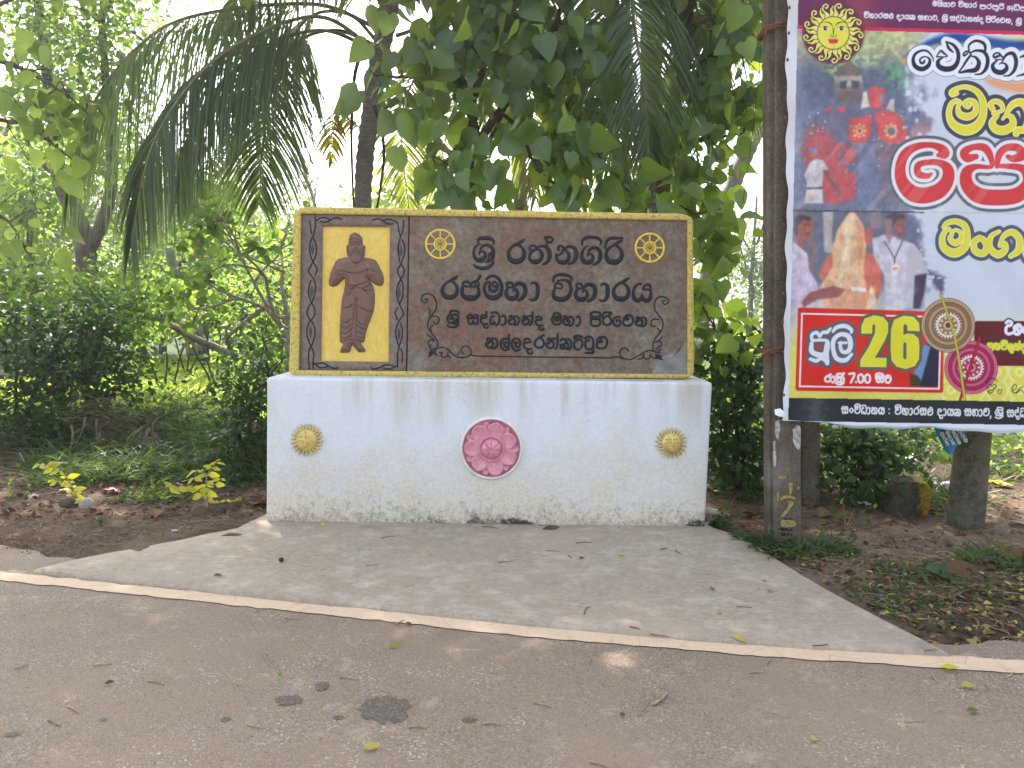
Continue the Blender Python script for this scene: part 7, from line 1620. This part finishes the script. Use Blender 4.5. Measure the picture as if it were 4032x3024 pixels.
# ------------------------------------------------------------------ far side road seen through the gap
def farpole(px, ybot, ytop, Y, r, label, dx=0):
    a, c = at(px, ybot, Y), at(px + dx, ytop, Y); th = thing("utility_pole", label, "pole", tuple(a), "far utility poles"); b = MB(); tube(b, np.array([a, c]), [r, r * .7], 8); b.build("shaft", M['farpole'], th)
    b = MB(); q = c - (c - a) * .06; tube(b, np.array([q - [.6, 0, 0], q + [.6, 0, 0]]), [.05, .05], 6); b.build("crossarm", M['farpole'], th)
M['farpole'] = plain("pale_concrete", (.42, .42, .42), .9)
farpole(2974, 1300, 930, 60, .16, "pale far pole leaning slightly, nearest to the banner pole", 28); farpole(2868, 1262, 1105, 90, .15, "short-looking far pole leaning right in the gap", 18); farpole(2822, 1258, 1135, 100, .14, "far pole behind the leaves at the left of the gap"); farpole(3008, 1290, 1040, 62, .13, "far pole half hidden by the banner pole", 8)
gw = thing("green_fence", "low dark green sheet fence far down the side road", "fence", tuple(at(2880, 1345, 38))); b = MB(); p0, p1 = at(2810, 1290, 38), at(2935, 1290, 36); n = 24
for i in range(n): q = p0 + (p1 - p0) * i / n; q2 = p0 + (p1 - p0) * (i + .86) / n; box(b, (q[0], q[1], 0), (q2[0], q[1] + .04, .95))
b.build("fence_sheet", plain("green_sheet", (.015, .16, .10), .5), gw, smooth=False); b = MB(); box(b, (p0[0], p0[1] - .06, .8), (p1[0], p0[1] - .02, .88)); b.build("rail", M['groove'], gw, smooth=False)
def car():
    Y = 120; c = at(2955, 1246, Y); th = thing("parked_car", "small dark blue car far away on the side road", "car", (c[0], c[1], 0)); w, L = .85, 3.9
    u = np.array([(-w, .35), (-w, .75), (-w * .93, .9), (-w * .72, 1.42), (w * .72, 1.42), (w * .93, .9), (w, .75), (w, .35)]); b = MB(); rows = []
    for y, s, t in ((0, .92, .80), (.12, 1, 1), (.5, 1, 1), (3.2, 1, 1), (3.9, .93, .7)): rows.append(np.c_[c[0] + u[:, 0] * s, np.full(8, c[1] + y), .35 + (u[:, 1] - .35) * (1 if t == 1 else t)])
    b.add(np.vstack(rows), np.array([(k * 8 + i, k * 8 + (i + 1) % 8, (k + 1) * 8 + (i + 1) % 8, (k + 1) * 8 + i) for k in range(4) for i in range(8)])); b.f.append(np.array([list(range(8))[::-1], [32 + i for i in range(8)]]))
    b.build("body", plain("dark_blue_car_paint", (.03, .04, .07), .3, .5), th, smooth=False)
    b = MB(); box(b, (c[0] - .58, c[1] - .01, .98), (c[0] + .58, c[1] + .02, 1.28)); b.build("rear_window", plain("car_glass", (.10, .12, .14), .1, .6), th, smooth=False)
    for sx in (-1, 1):
        b = MB(); box(b, (c[0] + sx * .68 - .12, c[1] - .03, .68), (c[0] + sx * .68 + .12, c[1] + .01, .84)); b.build("tail_light", plain("red_lens", (.3, .02, .02), .3), th, smooth=False)
        for yy in (.7, 3.0): b = MB(); q = np.array([c[0] + sx * .74, c[1] + yy, .31]); tube(b, np.array([q - [.11, 0, 0], q + [.11, 0, 0]]), [.31, .31], 16); b.build("wheel", plain("rubber", (.02, .02, .02), .8), th)
car()
def house():
    Y = 75; x0, x1 = at(2770, 1200, Y)[0], at(2840, 1200, Y)[0]; th = thing("house", "far small house with a red-brown roof at the left of the gap", "house", (x0, Y, 0)); b = MB(); box(b, (x0, Y, 0), (x1, Y + 5, 1.7)); b.build("wall", plain("pale_wall", (.55, .53, .5), .9), th, smooth=False)
    b = MB(); b.add([(x0 - .3, Y - .3, 1.7), (x1 + .3, Y - .3, 1.7), (x1 + .3, Y + 5.3, 1.7), (x0 - .3, Y + 5.3, 1.7), (x0 - .3, Y + 2.5, 2.7), (x1 + .3, Y + 2.5, 2.7)], [(0, 1, 5, 4), (2, 3, 4, 5), (0, 4, 3), (1, 2, 5)]); b.build("roof", plain("red_roof", (.22, .06, .05), .8), th, smooth=False)
    b = MB(); box(b, (x0 + .5, Y - .03, .7), (x0 + 1.1, Y + .01, 1.4)); b.build("window", M['groove'], th, smooth=False)
house()
mb = MB(); a = [at(2780, 1330, 40), at(3060, 1345, 40)]; V = [(4, 30, .03), (11, 30, .03), (50, 130, .03), (30, 130, .03)]; mb.add(V, [(0, 1, 2, 3)]); o = mb.build("path", plain("pale_gravel", (.33, .30, .27), .95)); o["kind"] = "structure"
# far wood beyond everything
def farwood():
    lb = MB()
    for x0, x1, Y, z0, z1, n in ((-60, -6, 42, 0, 7, 320), (-16, 20, 45, 0, 4.6, 190), (-30, 4, 33, 0, 2.6, 200), (16, 60, 60, 0, 7, 140), (-70, 70, 110, 0, 9, 260)):
        c = np.stack([rng.uniform(x0, x1, n), Y + rng.uniform(0, 8, n), z0 + (z1 - z0) * rng.uniform(0, 1, n) ** 1.2], 1)
        keep = (c[:, 0] < c[:, 1] * .24) | (c[:, 0] > c[:, 1] * .355); leafcloud(lb, DIAM, c[keep], 26, .8, .42 * (Y / 45) ** .5, .2)
    o = lb.build("far_wood", M['far']); o["kind"] = "stuff"; o["label"] = "far wood closing the view behind the clearing"
farwood()


# ------------------------------------------------------------------ thin haze volume, added to give a glow towards the sun
def haze():
    b = MB(); box(b, (-410, -125, -1.1), (410, 910, 14.5)); o = b.build("haze", None, smooth=False); o["kind"] = "stuff"; o["label"] = "thin added haze that glows towards the sun"
    m = bpy.data.materials.new("haze_air"); m.use_nodes = True; t = m.node_tree
    for n in list(t.nodes):
        if n.type == 'BSDF_PRINCIPLED': t.nodes.remove(n)
    v = t.nodes.new("ShaderNodeVolumePrincipled"); v.inputs["Color"].default_value = (.95, .97, 1, 1); v.inputs["Density"].default_value = .0020; v.inputs["Anisotropy"].default_value = .75
    t.links.new(v.outputs[0], t.nodes["Material Output"].inputs["Volume"]); o.data.materials.append(m)
haze()
